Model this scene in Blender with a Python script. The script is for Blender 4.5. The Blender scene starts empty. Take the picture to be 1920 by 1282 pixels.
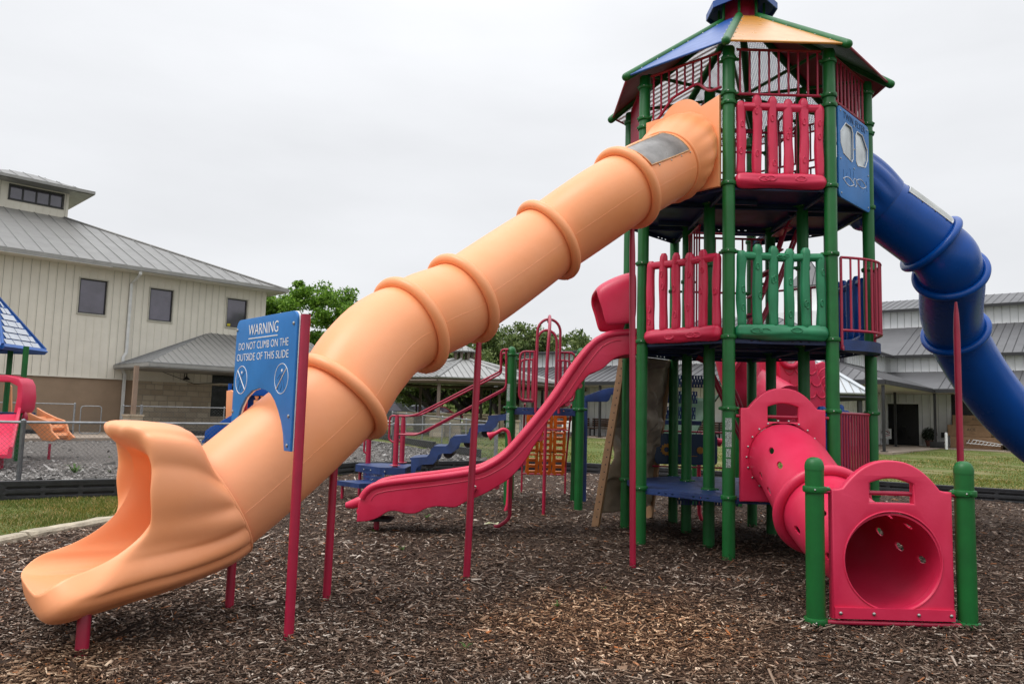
import bpy, bmesh, math, random
import numpy as np
from mathutils import Vector, Matrix
random.seed(7); rng = np.random.default_rng(7)
R = math.radians; PI = math.pi
S = bpy.context.scene
COL = S.collection
# ------------------------------------------------------------------ camera
FPX, PIT, ROL, EH = 1400.9, R(5.40), R(1.57), 1.444
cam = bpy.data.cameras.new('camera'); camo = bpy.data.objects.new('camera', cam); COL.objects.link(camo)
cam.sensor_width = 36; cam.lens = 36 * FPX / 1920; cam.clip_end = 2000; cam.clip_start = .05
camo.matrix_world = Matrix.Translation((0, 0, EH)) @ Matrix.Rotation(R(90) + PIT, 4, 'X') @ Matrix.Rotation(ROL, 4, 'Z')
S.camera = camo
# ------------------------------------------------------------------ light
SUN_EL, SUN_AZ = R(58), R(-25)      # azimuth from +Y towards +X, seen from behind the photographer: see below
w = bpy.data.worlds.new('World'); S.world = w; w.use_nodes = True
nt = w.node_tree; nt.nodes.clear()
def wn(t, **k):
    n = nt.nodes.new(t)
    for a, b in k.items(): setattr(n, a, b)
    return n
wo = wn('ShaderNodeOutputWorld'); bg = wn('ShaderNodeBackground'); bg.inputs[1].default_value = .10
sky = wn('ShaderNodeTexSky', sky_type='NISHITA', sun_disc=False, sun_elevation=SUN_EL, sun_rotation=R(215), dust_density=4, air_density=1)
tc = wn('ShaderNodeTexCoord'); sep = wn('ShaderNodeSeparateXYZ'); nt.links.new(tc.outputs['Generated'], sep.inputs[0])
mr = wn('ShaderNodeMapRange'); mr.inputs[1].default_value = 0; mr.inputs[2].default_value = .5; mr.inputs[3].default_value = 8.3; mr.inputs[4].default_value = 10.0
mr2 = wn('ShaderNodeMapRange', interpolation_type='SMOOTHSTEP'); mr2.inputs[1].default_value = .45; mr2.inputs[2].default_value = 1; mr2.inputs[3].default_value = 0; mr2.inputs[4].default_value = 15
nt.links.new(sep.outputs[2], mr2.inputs[0])
nt.links.new(sep.outputs[2], mr.inputs[0])
mp = wn('ShaderNodeMapping'); mp.inputs['Scale'].default_value = (1.2, 1.2, 4.0); nt.links.new(tc.outputs['Generated'], mp.inputs[0])
nz = wn('ShaderNodeTexNoise'); nz.inputs['Scale'].default_value = 1.6; nz.inputs['Detail'].default_value = 5; nz.inputs['Roughness'].default_value = .5; nt.links.new(mp.outputs[0], nz.inputs[0])
cr_ = wn('ShaderNodeMapRange'); cr_.inputs[1].default_value = .3; cr_.inputs[2].default_value = .7; cr_.inputs[3].default_value = .925; cr_.inputs[4].default_value = 1.075; nt.links.new(nz.outputs[0], cr_.inputs[0])
ad = wn('ShaderNodeMath', operation='ADD'); nt.links.new(mr.outputs[0], ad.inputs[0]); nt.links.new(mr2.outputs[0], ad.inputs[1])
mu = wn('ShaderNodeMath', operation='MULTIPLY'); nt.links.new(ad.outputs[0], mu.inputs[0]); nt.links.new(cr_.outputs[0], mu.inputs[1])
gc = wn('ShaderNodeCombineColor')
for i, c in enumerate((.975, .99, 1.02)):
    m_ = wn('ShaderNodeMath', operation='MULTIPLY'); m_.inputs[1].default_value = c; nt.links.new(mu.outputs[0], m_.inputs[0]); nt.links.new(m_.outputs[0], gc.inputs[i])
mx = wn('ShaderNodeMix', data_type='RGBA'); mx.inputs[0].default_value = .94
nt.links.new(sky.outputs[0], mx.inputs[6]); nt.links.new(gc.outputs[0], mx.inputs[7])
nt.links.new(mx.outputs[2], bg.inputs[0]); nt.links.new(bg.outputs[0], wo.inputs[0])
sl = bpy.data.lights.new('sun', 'SUN'); sl.energy = 1.5; sl.angle = R(28); sl.color = (1, .97, .93)
so = bpy.data.objects.new('sun', sl); COL.objects.link(so)
sd = Vector((-.62, -.30, 1.0)).normalized()      # direction towards the sun: high, left, a little behind the camera
so.rotation_euler = sd.to_track_quat('Z', 'Y').to_euler(); so.location = (-5, -5, 20)
S.view_settings.view_transform = 'Standard'; S.view_settings.look = 'None'; S.view_settings.exposure = 0; S.view_settings.gamma = 1
# ------------------------------------------------------------------ survey helpers: photo pixel + distance -> world point
def ray(X, Y):
    a, b = X - 960, Y - 641; c, s = math.cos(ROL), math.sin(ROL)
    px = c*a + s*b; py = -s*a + c*b; u, v = px/FPX, -py/FPX; c, s = math.cos(PIT), math.sin(PIT)
    return Vector((u, c - s*v, s + c*v))
def at(X, Y, D): r = ray(X, Y); return r * (D / r.y) + Vector((0, 0, EH))
def gr(X, Y, z=0): r = ray(X, Y); return r * ((z - EH) / r.z) + Vector((0, 0, EH))
# ------------------------------------------------------------------ materials
MATS = {}
def mat(name, col, rough=.5, metal=0, var=.12, vscale=3.0, bump=0, bscale=40, spec=.5, col2=None, rvar=.1, stretch=None, island=None, trans=0, detail=6, coat=0):
    if name in MATS: return MATS[name]
    m = bpy.data.materials.new(name); m.use_nodes = True; MATS[name] = m
    n = m.node_tree.nodes; L = m.node_tree.links; b = n['Principled BSDF']
    b.inputs['Roughness'].default_value = rough; b.inputs['Metallic'].default_value = metal; b.inputs['Specular IOR Level'].default_value = spec
    if coat: b.inputs['Coat Weight'].default_value = coat; b.inputs['Coat Roughness'].default_value = .25
    t = n.new('ShaderNodeTexCoord'); src = t.outputs['Object']
    if stretch:
        q = n.new('ShaderNodeMapping'); q.inputs['Scale'].default_value = stretch; L.new(src, q.inputs[0]); src = q.outputs[0]
    z = n.new('ShaderNodeTexNoise'); z.inputs['Scale'].default_value = vscale; z.inputs['Detail'].default_value = detail; z.inputs['Roughness'].default_value = .6; L.new(src, z.inputs[0])
    c2 = col2 or tuple(c * (1 - 1.6*var) for c in col); c1 = col if col2 else tuple(min(1, c * (1 + .6*var)) for c in col)
    r = n.new('ShaderNodeMapRange'); r.inputs[1].default_value = .3; r.inputs[2].default_value = .7; L.new(z.outputs[0], r.inputs[0])
    x = n.new('ShaderNodeMix'); x.data_type = 'RGBA'; x.inputs[6].default_value = (*c1, 1); x.inputs[7].default_value = (*c2, 1); L.new(r.outputs[0], x.inputs[0])
    out = x.outputs[2]
    if island:      # colour ramp driven by a random value per chip / leaf
        g = n.new('ShaderNodeNewGeometry'); cr = n.new('ShaderNodeValToRGB'); L.new(g.outputs['Random Per Island'], cr.inputs[0])
        e = cr.color_ramp.elements
        while len(e) < len(island): e.new(.5)
        for i, (p, c) in enumerate(island): e[i].position = p; e[i].color = (*c, 1)
        y = n.new('ShaderNodeMix'); y.data_type = 'RGBA'; y.blend_type = 'MULTIPLY'; y.inputs[0].default_value = 1
        L.new(cr.outputs[0], y.inputs[6]); L.new(out, y.inputs[7]); out = y.outputs[2]
    L.new(out, b.inputs['Base Color'])
    if rvar:
        q = n.new('ShaderNodeMapRange'); q.inputs[3].default_value = max(0, rough - rvar); q.inputs[4].default_value = min(1, rough + rvar); L.new(z.outputs[0], q.inputs[0]); L.new(q.outputs[0], b.inputs['Roughness'])
    if bump:
        zz = n.new('ShaderNodeTexNoise'); zz.inputs['Scale'].default_value = bscale; zz.inputs['Detail'].default_value = 5; L.new(src, zz.inputs[0])
        bb = n.new('ShaderNodeBump'); bb.inputs['Strength'].default_value = bump; bb.inputs['Distance'].default_value = .02; L.new(zz.outputs[0], bb.inputs['Height']); L.new(bb.outputs[0], b.inputs['Normal'])
    if trans:
        tr = n.new('ShaderNodeBsdfTranslucent'); ms = n.new('ShaderNodeMixShader'); ms.inputs[0].default_value = trans
        L.new(out, tr.inputs[0]); L.new(b.outputs[0], ms.inputs[1]); L.new(tr.outputs[0], ms.inputs[2]); L.new(ms.outputs[0], n['Material Output'].inputs[0])
    return m
M_OR = mat('orange_plastic', (.90, .335, .130), .40, var=.07, vscale=1.1, bump=.06, bscale=14, spec=.45, col2=(.91, .39, .195), rvar=.16)
M_ORD = mat('orange_plastic_deep', (.83, .22, .04), .45, var=.1, vscale=2)
M_RED = mat('red_plastic', (.56, .015, .058), .38, var=.1, vscale=2.2, bump=.05, bscale=30, spec=.45, col2=(.64, .032, .095), rvar=.13)
M_PIPE = mat('red_powder_coat', (.36, .012, .045), .35, var=.12, vscale=6)
M_GRN = mat('green_powder_coat', (.008, .118, .024), .40, spec=.35, var=.14, vscale=5, col2=None)
M_GPL = mat('green_plastic', (.014, .20, .085), .45, var=.15, vscale=5)
M_BLU = mat('blue_plastic', (.0, .066, .33), .26, var=.12, vscale=2, spec=.35)
M_BLS = mat('blue_sign_plastic', (.006, .155, .47), .5, var=.1, vscale=4, rvar=.05)
M_NAVY = mat('navy_vinyl_coat', (.010, .036, .145), .5, var=.3, vscale=4, bump=.2, bscale=60)
M_WHT = mat('white_plastic', (.75, .76, .76), .5, var=.05)
M_BOLT = mat('steel_bolt', (.45, .44, .42), .35, metal=1, var=.2)
M_BLK = mat('black_rubber', (.018, .018, .02), .7, var=.3, bump=.2)
M_GALV = mat('galvanised_steel', (.33, .34, .35), .45, metal=.7, var=.15, vscale=12)
M_WIN2 = mat('cloudy_window', (.26, .245, .235), .3, var=.35, vscale=4, bump=.1); M_WIN = mat('frosted_plastic', (.45, .46, .44), .35, var=.2, vscale=5)
M_STICK = mat('sticker', (.30, .38, .34), .5, var=.6, vscale=120, detail=1)
# ------------------------------------------------------------------ mesh builder
ORG = {}
class MB:
    def __init__(s): s.v = []; s.f = []; s.m = []
    def add(s, V, F, M=None, mi=0):
        o = len(s.v)
        s.v += [tuple(M @ Vector(p)) if M else tuple(p) for p in V]; s.f += [tuple(i + o for i in f) for f in F]; s.m += [mi] * len(F); return s
    def box(s, c, d, M=None, mi=0, rz=0):
        x, y, z = d[0]/2, d[1]/2, d[2]/2; c = Vector(c)
        V = [Vector((i*x, j*y, k*z)) for i in (-1, 1) for j in (-1, 1) for k in (-1, 1)]
        if rz: V = [Matrix.Rotation(rz, 3, 'Z') @ p for p in V]
        F = [(0, 1, 3, 2), (4, 6, 7, 5), (0, 4, 5, 1), (2, 3, 7, 6), (0, 2, 6, 4), (1, 5, 7, 3)]
        return s.add([p + c for p in V], F, M, mi)
    def loft(s, rings, closed=True, caps=True, mi=0, loop=False):
        n = len(rings[0]); o = len(s.v); k = len(rings)
        for r in rings: s.v += [tuple(p) for p in r]
        for a in range(k if loop else k - 1):
            b = (a + 1) % k
            for i in range(n if closed else n - 1):
                j = (i + 1) % n; s.f.append((o + a*n + i, o + a*n + j, o + b*n + j, o + b*n + i)); s.m.append(mi)
        if caps and not loop and closed:
            s.f.append(tuple(o + i for i in reversed(range(n)))); s.f.append(tuple(o + (k-1)*n + i for i in range(n))); s.m += [mi, mi]
        return s
    def tube(s, pts, r, n=8, loop=False, caps=True, mi=0, sq=None):
        P = [Vector(p) for p in pts]; k = len(P); rings = []; u = None
        for i in range(k):
            if loop: t = P[(i+1) % k] - P[i-1]
            else: t = P[min(i+1, k-1)] - P[max(i-1, 0)]
            t.normalize()
            if u is None: u = t.orthogonal().normalized() if abs(t.z) > .95 else t.cross(Vector((0, 0, 1))).normalized()
            else: u = (u - t * u.dot(t)).normalized()
            vv = t.cross(u); rr = r[i] if isinstance(r, (list, tuple)) else r
            a, b = (rr, rr) if sq is None else (rr, rr*sq)
            rings.append([P[i] + u*(a*math.cos(2*PI*j/n)) + vv*(b*math.sin(2*PI*j/n)) for j in range(n)])
        return s.loft(rings, True, caps, mi, loop)
    def cyl(s, p, q, r, r2=None, n=16, mi=0, caps=True): return s.tube([p, q], [r, r if r2 is None else r2], n, caps=caps, mi=mi)
    def lathe(s, c, prof, n=20, ax=(0, 0, 1), mi=0, caps=True):
        ax = Vector(ax).normalized(); u = ax.orthogonal().normalized(); v = ax.cross(u); c = Vector(c)
        return s.loft([[c + ax*h + (u*math.cos(2*PI*j/n) + v*math.sin(2*PI*j/n))*max(r, 1e-4) for j in range(n)] for r, h in prof], True, caps, mi)
    def bolt(s, c, ax, r=.011, mi=0): return s.lathe(c, [(r, 0), (r*.95, r*.4), (r*.5, r*.75), (0, r*.8)], 8, ax, mi)
    def prism(s, poly, h, M=None, mi=0):     # polygon in local XY, extruded 0..h in local Z
        n = len(poly); V = [(x, y, 0) for x, y in poly] + [(x, y, h) for x, y in poly]
        F = [tuple(reversed(range(n))), tuple(range(n, 2*n))] + [(i, (i+1) % n, n + (i+1) % n, n + i) for i in range(n)]
        return s.add(V, F, M, mi)
    def slab(s, P, t, mi=0):                 # planar polygon of world points thickened by t along its normal
        P = [Vector(p) for p in P]; nrm = (P[1]-P[0]).cross(P[2]-P[0]).normalized() * t; n = len(P)
        return s.add(P + [p + nrm for p in P], [tuple(reversed(range(n))), tuple(range(n, 2*n))] + [(i, (i+1) % n, n + (i+1) % n, n + i) for i in range(n)], None, mi)
    def shape(s, outer, holes, thick, bev, M, mi=0):
        V, F = shape2d(outer, holes, thick, bev); return s.add(V, F, M, mi)
    def build(s, name, mats, parent=None, smooth=True, ang=38, fixn=True):
        me = bpy.data.meshes.new(name); o = ORG.get(parent.name, Vector()) if parent else Vector()
        if ORG.get('_own') is not None and parent is None: o = ORG['_own']
        me.from_pydata([(a - o.x, b - o.y, c - o.z) for a, b, c in s.v], [], s.f)
        for m_ in (mats if isinstance(mats, (list, tuple)) else [mats]): me.materials.append(m_)
        if any(s.m): me.polygons.foreach_set('material_index', s.m)
        if fixn:
            bm = bmesh.new(); bm.from_mesh(me); bmesh.ops.recalc_face_normals(bm, faces=bm.faces); bm.to_mesh(me); bm.free()
        if smooth:
            me.shade_smooth(); me.set_sharp_from_angle(angle=R(ang))
        me.update(); ob = bpy.data.objects.new(name, me); COL.objects.link(ob)
        if parent: ob.parent = parent; ORG[ob.name] = o
        else: ob.location = o
        return ob
def bolts(parent, lst, r=.011, name='bolt', m=None):
    mb = MB(); mb.bolt((0, 0, 0), (0, 0, 1), r); me = mb.build(name, m or M_BOLT); bm_ = me.data; o0 = ORG.get(parent.name, Vector())
    for i, (p, ax) in enumerate(lst):
        o = me if i == 0 else me.copy()
        if i: COL.objects.link(o)
        o.parent = parent; o.location = Vector(p)-o0; o.rotation_euler = Vector(ax).to_track_quat('Z', 'Y').to_euler()
def own(v=None): ORG['_own'] = Vector(v) if v is not None else None
def shape2d(outer, holes, thick, bev):
    cu = bpy.data.curves.new('c', 'CURVE'); cu.dimensions = '2D'; cu.fill_mode = 'BOTH'
    cu.extrude = max(thick/2 - bev, 0); cu.bevel_depth = bev; cu.bevel_resolution = 2; cu.offset = -bev
    for P in [outer] + list(holes):
        sp = cu.splines.new('POLY'); sp.points.add(len(P) - 1); sp.use_cyclic_u = True
        for i, p in enumerate(P): sp.points[i].co = (p[0], p[1], 0, 1)
    return from_curve(cu)
def from_curve(cu):
    ob = bpy.data.objects.new('c', cu); COL.objects.link(ob); dg = bpy.context.evaluated_depsgraph_get(); dg.update()
    me = bpy.data.meshes.new_from_object(ob.evaluated_get(dg)); bm = bmesh.new(); bm.from_mesh(me); bmesh.ops.remove_doubles(bm, verts=bm.verts, dist=1e-5)
    V = [tuple(v.co) for v in bm.verts]; bm.verts.index_update(); F = [tuple(v.index for v in f.verts) for f in bm.faces]
    bm.free(); bpy.data.objects.remove(ob); bpy.data.meshes.remove(me); return V, F
def text(body, size, ext=.002, align='CENTER', off=0, space=1, shear=0):
    cu = bpy.data.curves.new('t', 'FONT'); cu.body = body; cu.size = size; cu.extrude = ext; cu.align_x = align; cu.offset = off; cu.space_character = space; cu.resolution_u = 3
    return from_curve(cu)
def thing(name, label, cat, loc=(0, 0, 0), rz=0, group=None):
    o = bpy.data.objects.new(name, None); COL.objects.link(o); o.empty_display_size = .2
    o.location = loc; o.rotation_euler = (0, 0, rz); tag(o, label, cat, group)
    ORG[o.name] = Vector() if rz else Vector(loc)      # turned things are built in local coordinates
    if rz: o['_l'] = 1; del o['_l']
    return o
def local_thing(name, label, cat, loc, rz=0, group=None):
    o = thing(name, label, cat, loc, rz, group); ORG[o.name] = Vector(); return o
def tag(o, label=None, cat=None, group=None, kind=None):
    for k, v in (('label', label), ('category', cat), ('group', group), ('kind', kind)):
        if v: o[k] = v
    return o
def dup(root, loc, rz=0, label=None):
    r = root.copy(); COL.objects.link(r); r.location = loc; r.rotation_euler = (0, 0, rz)
    if label: r['label'] = label
    for ch in list(root.children):
        c = ch.copy(); COL.objects.link(c); c.parent = r
        for g in ch.children:
            d = g.copy(); COL.objects.link(d); d.parent = c
    return r
def frame(o, x, y):      # matrix from local XY(+Z) to world: origin, x axis, y axis
    x = Vector(x).normalized(); y = Vector(y); y = (y - x*y.dot(x)).normalized(); z = x.cross(y)
    m = Matrix((x, y, z)).transposed().to_4x4(); m.translation = Vector(o); return m
def cr(P, n=12):
    P = [Vector(p) for p in P]; P = [2*P[0]-P[1]] + P + [2*P[-1]-P[-2]]; o = []
    for i in range(1, len(P)-2):
        for k in range(n):
            t = k/n; a, b, c, d = P[i-1:i+3]; o.append(.5*((2*b)+(c-a)*t+(2*a-5*b+4*c-d)*t*t+(3*b-a-3*c+d)*t**3))
    o.append(P[-2]); return o
def arc(cx, cy, r, a0, a1, n, ry=None): return [(cx + r*math.cos(a0+(a1-a0)*i/n), cy + (ry or r)*math.sin(a0+(a1-a0)*i/n)) for i in range(n+1)]
def fillet(P, r, n=4):   # round the corners of an open polyline of points
    P = [Vector(p) for p in P]; o = [P[0]]
    for i in range(1, len(P)-1):
        a = (P[i-1]-P[i]); b = (P[i+1]-P[i]); q = min(r, a.length*.45, b.length*.45); a = P[i]+a.normalized()*q; b = P[i]+b.normalized()*q
        for k in range(n+1): t = k/n; o.append(a*(1-t)**2 + P[i]*2*t*(1-t) + b*t*t)
    o.append(P[-1]); return o
# ================================================================== SETTING: ground sheets
def rise(y): t = min(max((y - 17) / 22, 0), 1); return .2 * t*t*(3-2*t)
def ground_mat(name, cols, scale, detail, bump, stretch=None, patch=None):
    m = bpy.data.materials.new(name); m.use_nodes = True; n = m.node_tree.nodes; L = m.node_tree.links; b = n['Principled BSDF']; b.inputs['Roughness'].default_value = .9; b.inputs['Specular IOR Level'].default_value = .2
    t = n.new('ShaderNodeTexCoord'); z = n.new('ShaderNodeTexNoise'); z.inputs['Scale'].default_value = scale; z.inputs['Detail'].default_value = detail; z.inputs['Roughness'].default_value = .75; L.new(t.outputs['Object'], z.inputs[0])
    c = n.new('ShaderNodeValToRGB'); L.new(z.outputs[0], c.inputs[0]); e = c.color_ramp.elements
    while len(e) < len(cols): e.new(.5)
    for i, (p, q) in enumerate(cols): e[i].position = p; e[i].color = (*q, 1)
    out = c.outputs[0]
    if patch:
        z2 = n.new('ShaderNodeTexNoise'); z2.inputs['Scale'].default_value = patch[0]; z2.inputs['Detail'].default_value = 4; L.new(t.outputs['Object'], z2.inputs[0])
        r = n.new('ShaderNodeMapRange'); r.inputs[1].default_value = patch[2]; r.inputs[2].default_value = patch[3]; L.new(z2.outputs[0], r.inputs[0])
        x = n.new('ShaderNodeMix'); x.data_type = 'RGBA'; L.new(r.outputs[0], x.inputs[0]); L.new(out, x.inputs[6]); x.inputs[7].default_value = (*patch[1], 1)
        y = n.new('ShaderNodeMix'); y.data_type = 'RGBA'; y.inputs[0].default_value = .55; L.new(out, y.inputs[6]); L.new(x.outputs[2], y.inputs[7]); out = y.outputs[2]
    L.new(out, b.inputs['Base Color'])
    v = n.new('ShaderNodeTexVoronoi'); v.inputs['Scale'].default_value = scale*1.3; L.new(t.outputs['Object'], v.inputs[0])
    bb = n.new('ShaderNodeBump'); bb.inputs['Strength'].default_value = bump; bb.inputs['Distance'].default_value = .03; L.new(z.outputs[0], bb.inputs['Height']); L.new(bb.outputs[0], b.inputs['Normal'])
    MATS[name] = m; return m
M_GRASS = ground_mat('lawn', [(.25, (.035, .05, .012)), (.45, (.075, .105, .022)), (.6, (.13, .15, .04)), (.78, (.22, .19, .09))], 14, 10, .8, patch=(.55, (.24, .185, .10), .5, .62))
M_MUL = ground_mat('mulch_bed', [(.3, (.012, .007, .005)), (.48, (.045, .028, .019)), (.6, (.10, .066, .048)), (.75, (.2, .16, .13))], 38, 12, 1)
M_MULG = ground_mat('grey_mulch_bed', [(.3, (.03, .026, .022)), (.47, (.09, .08, .072)), (.58, (.20, .18, .165)), (.7, (.42, .39, .37))], 16, 12, 1)
def sheet(name, poly, z, m, sub=0):
    mb = MB(); mb.add([(x, y, z + (rise(y))) for x, y in poly], [tuple(range(len(poly)))]); o = mb.build(name, m, None, smooth=False); tag(o, kind='structure'); return o
# the ground: one sheet to the horizon
mb = MB(); xs = [-500, -60, -30, -12, 0, 12, 30, 60, 500]; ys = [-60, 0, 8, 14, 17, 20, 23, 26, 29, 32, 35, 39, 60, 120, 700]
for j in ys:
    for i in xs: mb.v.append((i, j, rise(j)))
for a in range(len(ys)-1):
    for b in range(len(xs)-1): k = a*len(xs)+b; mb.f.append((k, k+1, k+1+len(xs), k+len(xs))); mb.m.append(0)
gnd = mb.build('ground', M_GRASS, None); tag(gnd, kind='structure')
# mulch bed around the play equipment (with a gentle relief), and the grey bed of the next playground
EDGE = [(-5.6, -3), (-5.3, 4), (-5.05, 7.3), (-4.85, 8.9), (-4.45, 11), (-3.7, 15.2), (-3.2, 16.6), (-.5, 18.4), (2, 18.4), (6, 16.2), (9.5, 14.1), (16, 10.5), (16, -3)]
def inpoly(x, y, P):
    x = np.asarray(x); y = np.asarray(y); c = np.zeros(x.shape, bool); n = len(P)
    for i in range(n):
        x1, y1 = P[i]; x2, y2 = P[(i+1) % n]; d = (y1 > y) != (y2 > y)
        with np.errstate(divide='ignore', invalid='ignore'): c ^= d & (x < (x2-x1)*(y-y1)/((y2-y1) if y2 != y1 else 1e-9)+x1)
    return c
POLES = [(-2.37, 4.36), (-1.9, 5.32), (-1.29, 4.64), (-1.32, 5.67), (-.33, 6.44), (1.2, 7.22), (2.17, 5.36), (3.23, 5.36), (-1.5, 8.95), (-.455, 8.6)] + [(2.757+a, 8.921+b) for a in (-1.288, -.533, .533, 1.288) for b in (-1.288, -.533, .533, 1.288) if abs(a)+abs(b) < 2.5]
def relief(x, y): return sum(.035*np.exp(-((x-a)**2+(y-b)**2)/.022) for a, b in POLES) - .05*np.exp(-((x+2.9)**2+(y-4.2)**2)/.3) + .018*np.sin(1.3*x+.7*y)+.014*np.sin(2.9*x-1.7*y+1)+.010*np.sin(5.1*y+3.3*x)+.008*np.sin(9*x+4*y)
bm = bmesh.new(); fv = [bm.verts.new((x, y, 0)) for x, y in EDGE]; bm.faces.new(fv)
for ax, rg in ((0, np.arange(-5.5, 16, .5)), (1, np.arange(-3, 18.4, .5))):
    for q in rg:
        nrm = (1, 0, 0) if ax == 0 else (0, 1, 0); co = (q, 0, 0) if ax == 0 else (0, q, 0)
        bmesh.ops.bisect_plane(bm, geom=bm.verts[:]+bm.edges[:]+bm.faces[:], plane_co=co, plane_no=nrm)
for v in bm.verts: v.co.z = .03 + float(relief(v.co.x, v.co.y))*.5
me = bpy.data.meshes.new('mulch_bed'); bm.to_mesh(me); bm.free(); me.materials.append(M_MUL); me.shade_smooth()
o = bpy.data.objects.new('mulch_bed', me); COL.objects.link(o); tag(o, kind='structure')
GB = [(-30, 12), (-7.3, 10.95), (-6, 11.75), (-4.7, 14.2), (-3.3, 17.2), (-.5, 18.8), (-.7, 22.5), (-6.2, 32), (-10, 33), (-14, 29), (-30, 20)]
sheet('grey_mulch_bed', GB, .012, M_MULG)
# ---- loose chips: nobody could count them
def chips(name, N, gen, size, m, keep=None):
    x, y = gen(N)
    if keep is not None: k = keep(x, y); x = x[k]; y = y[k]
    n = len(x); sc = np.clip((y/4.5), .8, 3.2)**.55
    L = np.exp(rng.normal(math.log(size[0]), .55, n))*sc; W = np.exp(rng.normal(math.log(size[1]), .4, n))*sc; T = np.exp(rng.normal(math.log(size[2]), .3, n))
    L = np.clip(L, .008, .15)
    yaw = rng.uniform(0, 2*PI, n); pt = rng.normal(0, .22, n); rl = rng.normal(0, .35, n)
    big = rng.random(n) < .035; L[big] *= 2.1; W[big] *= 1.9; T[big] *= 1.6
    cx, sx = np.cos(yaw), np.sin(yaw); cp, sp = np.cos(pt), np.sin(pt); cr2, sr = np.cos(rl), np.sin(rl)
    ux = np.stack([cx*cp, sx*cp, sp], 1); uy = np.stack([-sx*cr2, cx*cr2, sr], 1); uz = np.cross(ux, uy)
    z = .03 + relief(x, y)*.5 + rng.uniform(0, .022, n) if 'grey' not in name else np.array([rise(q) for q in y]) + .02
    C = np.stack([x, y, z], 1); V = np.zeros((n, 8, 3)); tp = rng.uniform(.25, 1, n)
    k = 0
    for a in (-1, 1):
        for (b, c) in ((-1, -1), (1, -1), (1, 1), (-1, 1)):
            wd = W*(tp if a > 0 else 1)/2
            V[:, k] = C + ux*(a*L/2)[:, None] + uy*(b*wd)[:, None] + uz*(c*T/2)[:, None]; k += 1
    F = np.array([(0, 1, 5, 4), (1, 2, 6, 5), (2, 3, 7, 6), (3, 0, 4, 7), (0, 3, 2, 1), (4, 5, 6, 7)])
    FF = (F[None] + (np.arange(n)*8)[:, None, None]).reshape(-1)
    return fastmesh(name, V.reshape(-1, 3), FF, 4, m)
def fastmesh(name, V, FF, k, m, parent=None, smooth=False):
    me = bpy.data.meshes.new(name); nf = len(FF)//k
    me.vertices.add(len(V)); me.vertices.foreach_set('co', V.astype(np.float32).reshape(-1)); me.loops.add(len(FF)); me.loops.foreach_set('vertex_index', FF.astype(np.int32))
    me.polygons.add(nf); me.polygons.foreach_set('loop_start', np.arange(0, nf*k, k, dtype=np.int32)); me.update(calc_edges=True); me.materials.append(m)
    ob = bpy.data.objects.new(name, me); COL.objects.link(ob)
    if parent: ob.parent = parent
    return ob
M_CHIP = mat('wood_chips', (1.14, 1.11, 1.08), .85, var=.0, col2=(.70, .62, .56), vscale=.9, rvar=0, spec=.2, detail=3,
             island=[(0, (.022, .014, .010)), (.34, (.062, .040, .029)), (.60, (.12, .080, .058)), (.77, (.20, .15, .115)), (.90, (.33, .275, .23)), (.965, (.55, .50, .44)), (.985, (.28, .12, .05))])
M_CHIPG = mat('grey_chips', (.86, .86, .86), .85, col2=(.66, .65, .64), vscale=2, rvar=0, spec=.2, island=[(0, (.06, .055, .05)), (.4, (.15, .14, .13)), (.75, (.27, .25, .235)), (1, (.5, .48, .46))])
def chip_patches():
    n = M_CHIP.node_tree.nodes; L = M_CHIP.node_tree.links; b = n['Principled BSDF']; src = b.inputs['Base Color'].links[0].from_socket; t = n['Texture Coordinate']
    for (c, r0, r1, col, fac) in (((1.25, 5.75, 0), .35, 1.5, (1.6, 1.3, 1.0), 1), ((-1.9, 4.5, 0), .2, .7, (1.3, 1.1, .85), .8), ((-4.2, 7.5, 0), 1.2, 5.2, (1.35, 1.38, 1.42), 1), ((6.5, 8.5, 0), 1.5, 5.0, (.85, .82, .82), 1), ((1.5, 17.5, 0), 3.0, 6.5, (1.5, 1.6, 1.68), 1), ((2.75, 9.2, 0), .6, 2.6, (.62, .58, .56), 1)):  # last entry paints the shade under the tower into the chip colour
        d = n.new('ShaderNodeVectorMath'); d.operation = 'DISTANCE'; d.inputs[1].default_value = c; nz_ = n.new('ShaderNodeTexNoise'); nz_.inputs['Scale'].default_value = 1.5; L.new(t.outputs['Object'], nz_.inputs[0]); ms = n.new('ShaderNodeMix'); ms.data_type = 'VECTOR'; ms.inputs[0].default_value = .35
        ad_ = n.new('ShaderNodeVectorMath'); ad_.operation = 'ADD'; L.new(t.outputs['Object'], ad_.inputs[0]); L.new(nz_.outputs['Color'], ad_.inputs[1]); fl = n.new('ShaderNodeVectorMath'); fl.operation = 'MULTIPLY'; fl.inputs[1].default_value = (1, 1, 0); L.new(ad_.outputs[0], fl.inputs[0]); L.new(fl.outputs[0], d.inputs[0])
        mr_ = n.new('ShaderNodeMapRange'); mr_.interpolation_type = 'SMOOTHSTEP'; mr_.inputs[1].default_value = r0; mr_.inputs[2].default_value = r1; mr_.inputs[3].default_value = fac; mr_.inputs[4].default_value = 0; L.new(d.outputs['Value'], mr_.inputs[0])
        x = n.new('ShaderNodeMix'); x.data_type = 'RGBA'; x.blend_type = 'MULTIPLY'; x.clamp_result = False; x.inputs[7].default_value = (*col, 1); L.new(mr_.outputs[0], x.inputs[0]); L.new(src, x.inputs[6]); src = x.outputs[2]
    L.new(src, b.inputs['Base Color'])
chip_patches()
def g1(n):
    y = 2.3 / (1 - rng.random(n)*(1 - 2.3/18.3)); x = rng.uniform(-.78, .86, n)*(y+.8); return x, y
o = chips('wood_chips', 330000, g1, (.026, .0070, .0034), M_CHIP, lambda x, y: inpoly(x, y, EDGE)); tag(o, 'loose brown and grey wood chips covering the ground under the play equipment', 'wood chips', kind='stuff')
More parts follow.
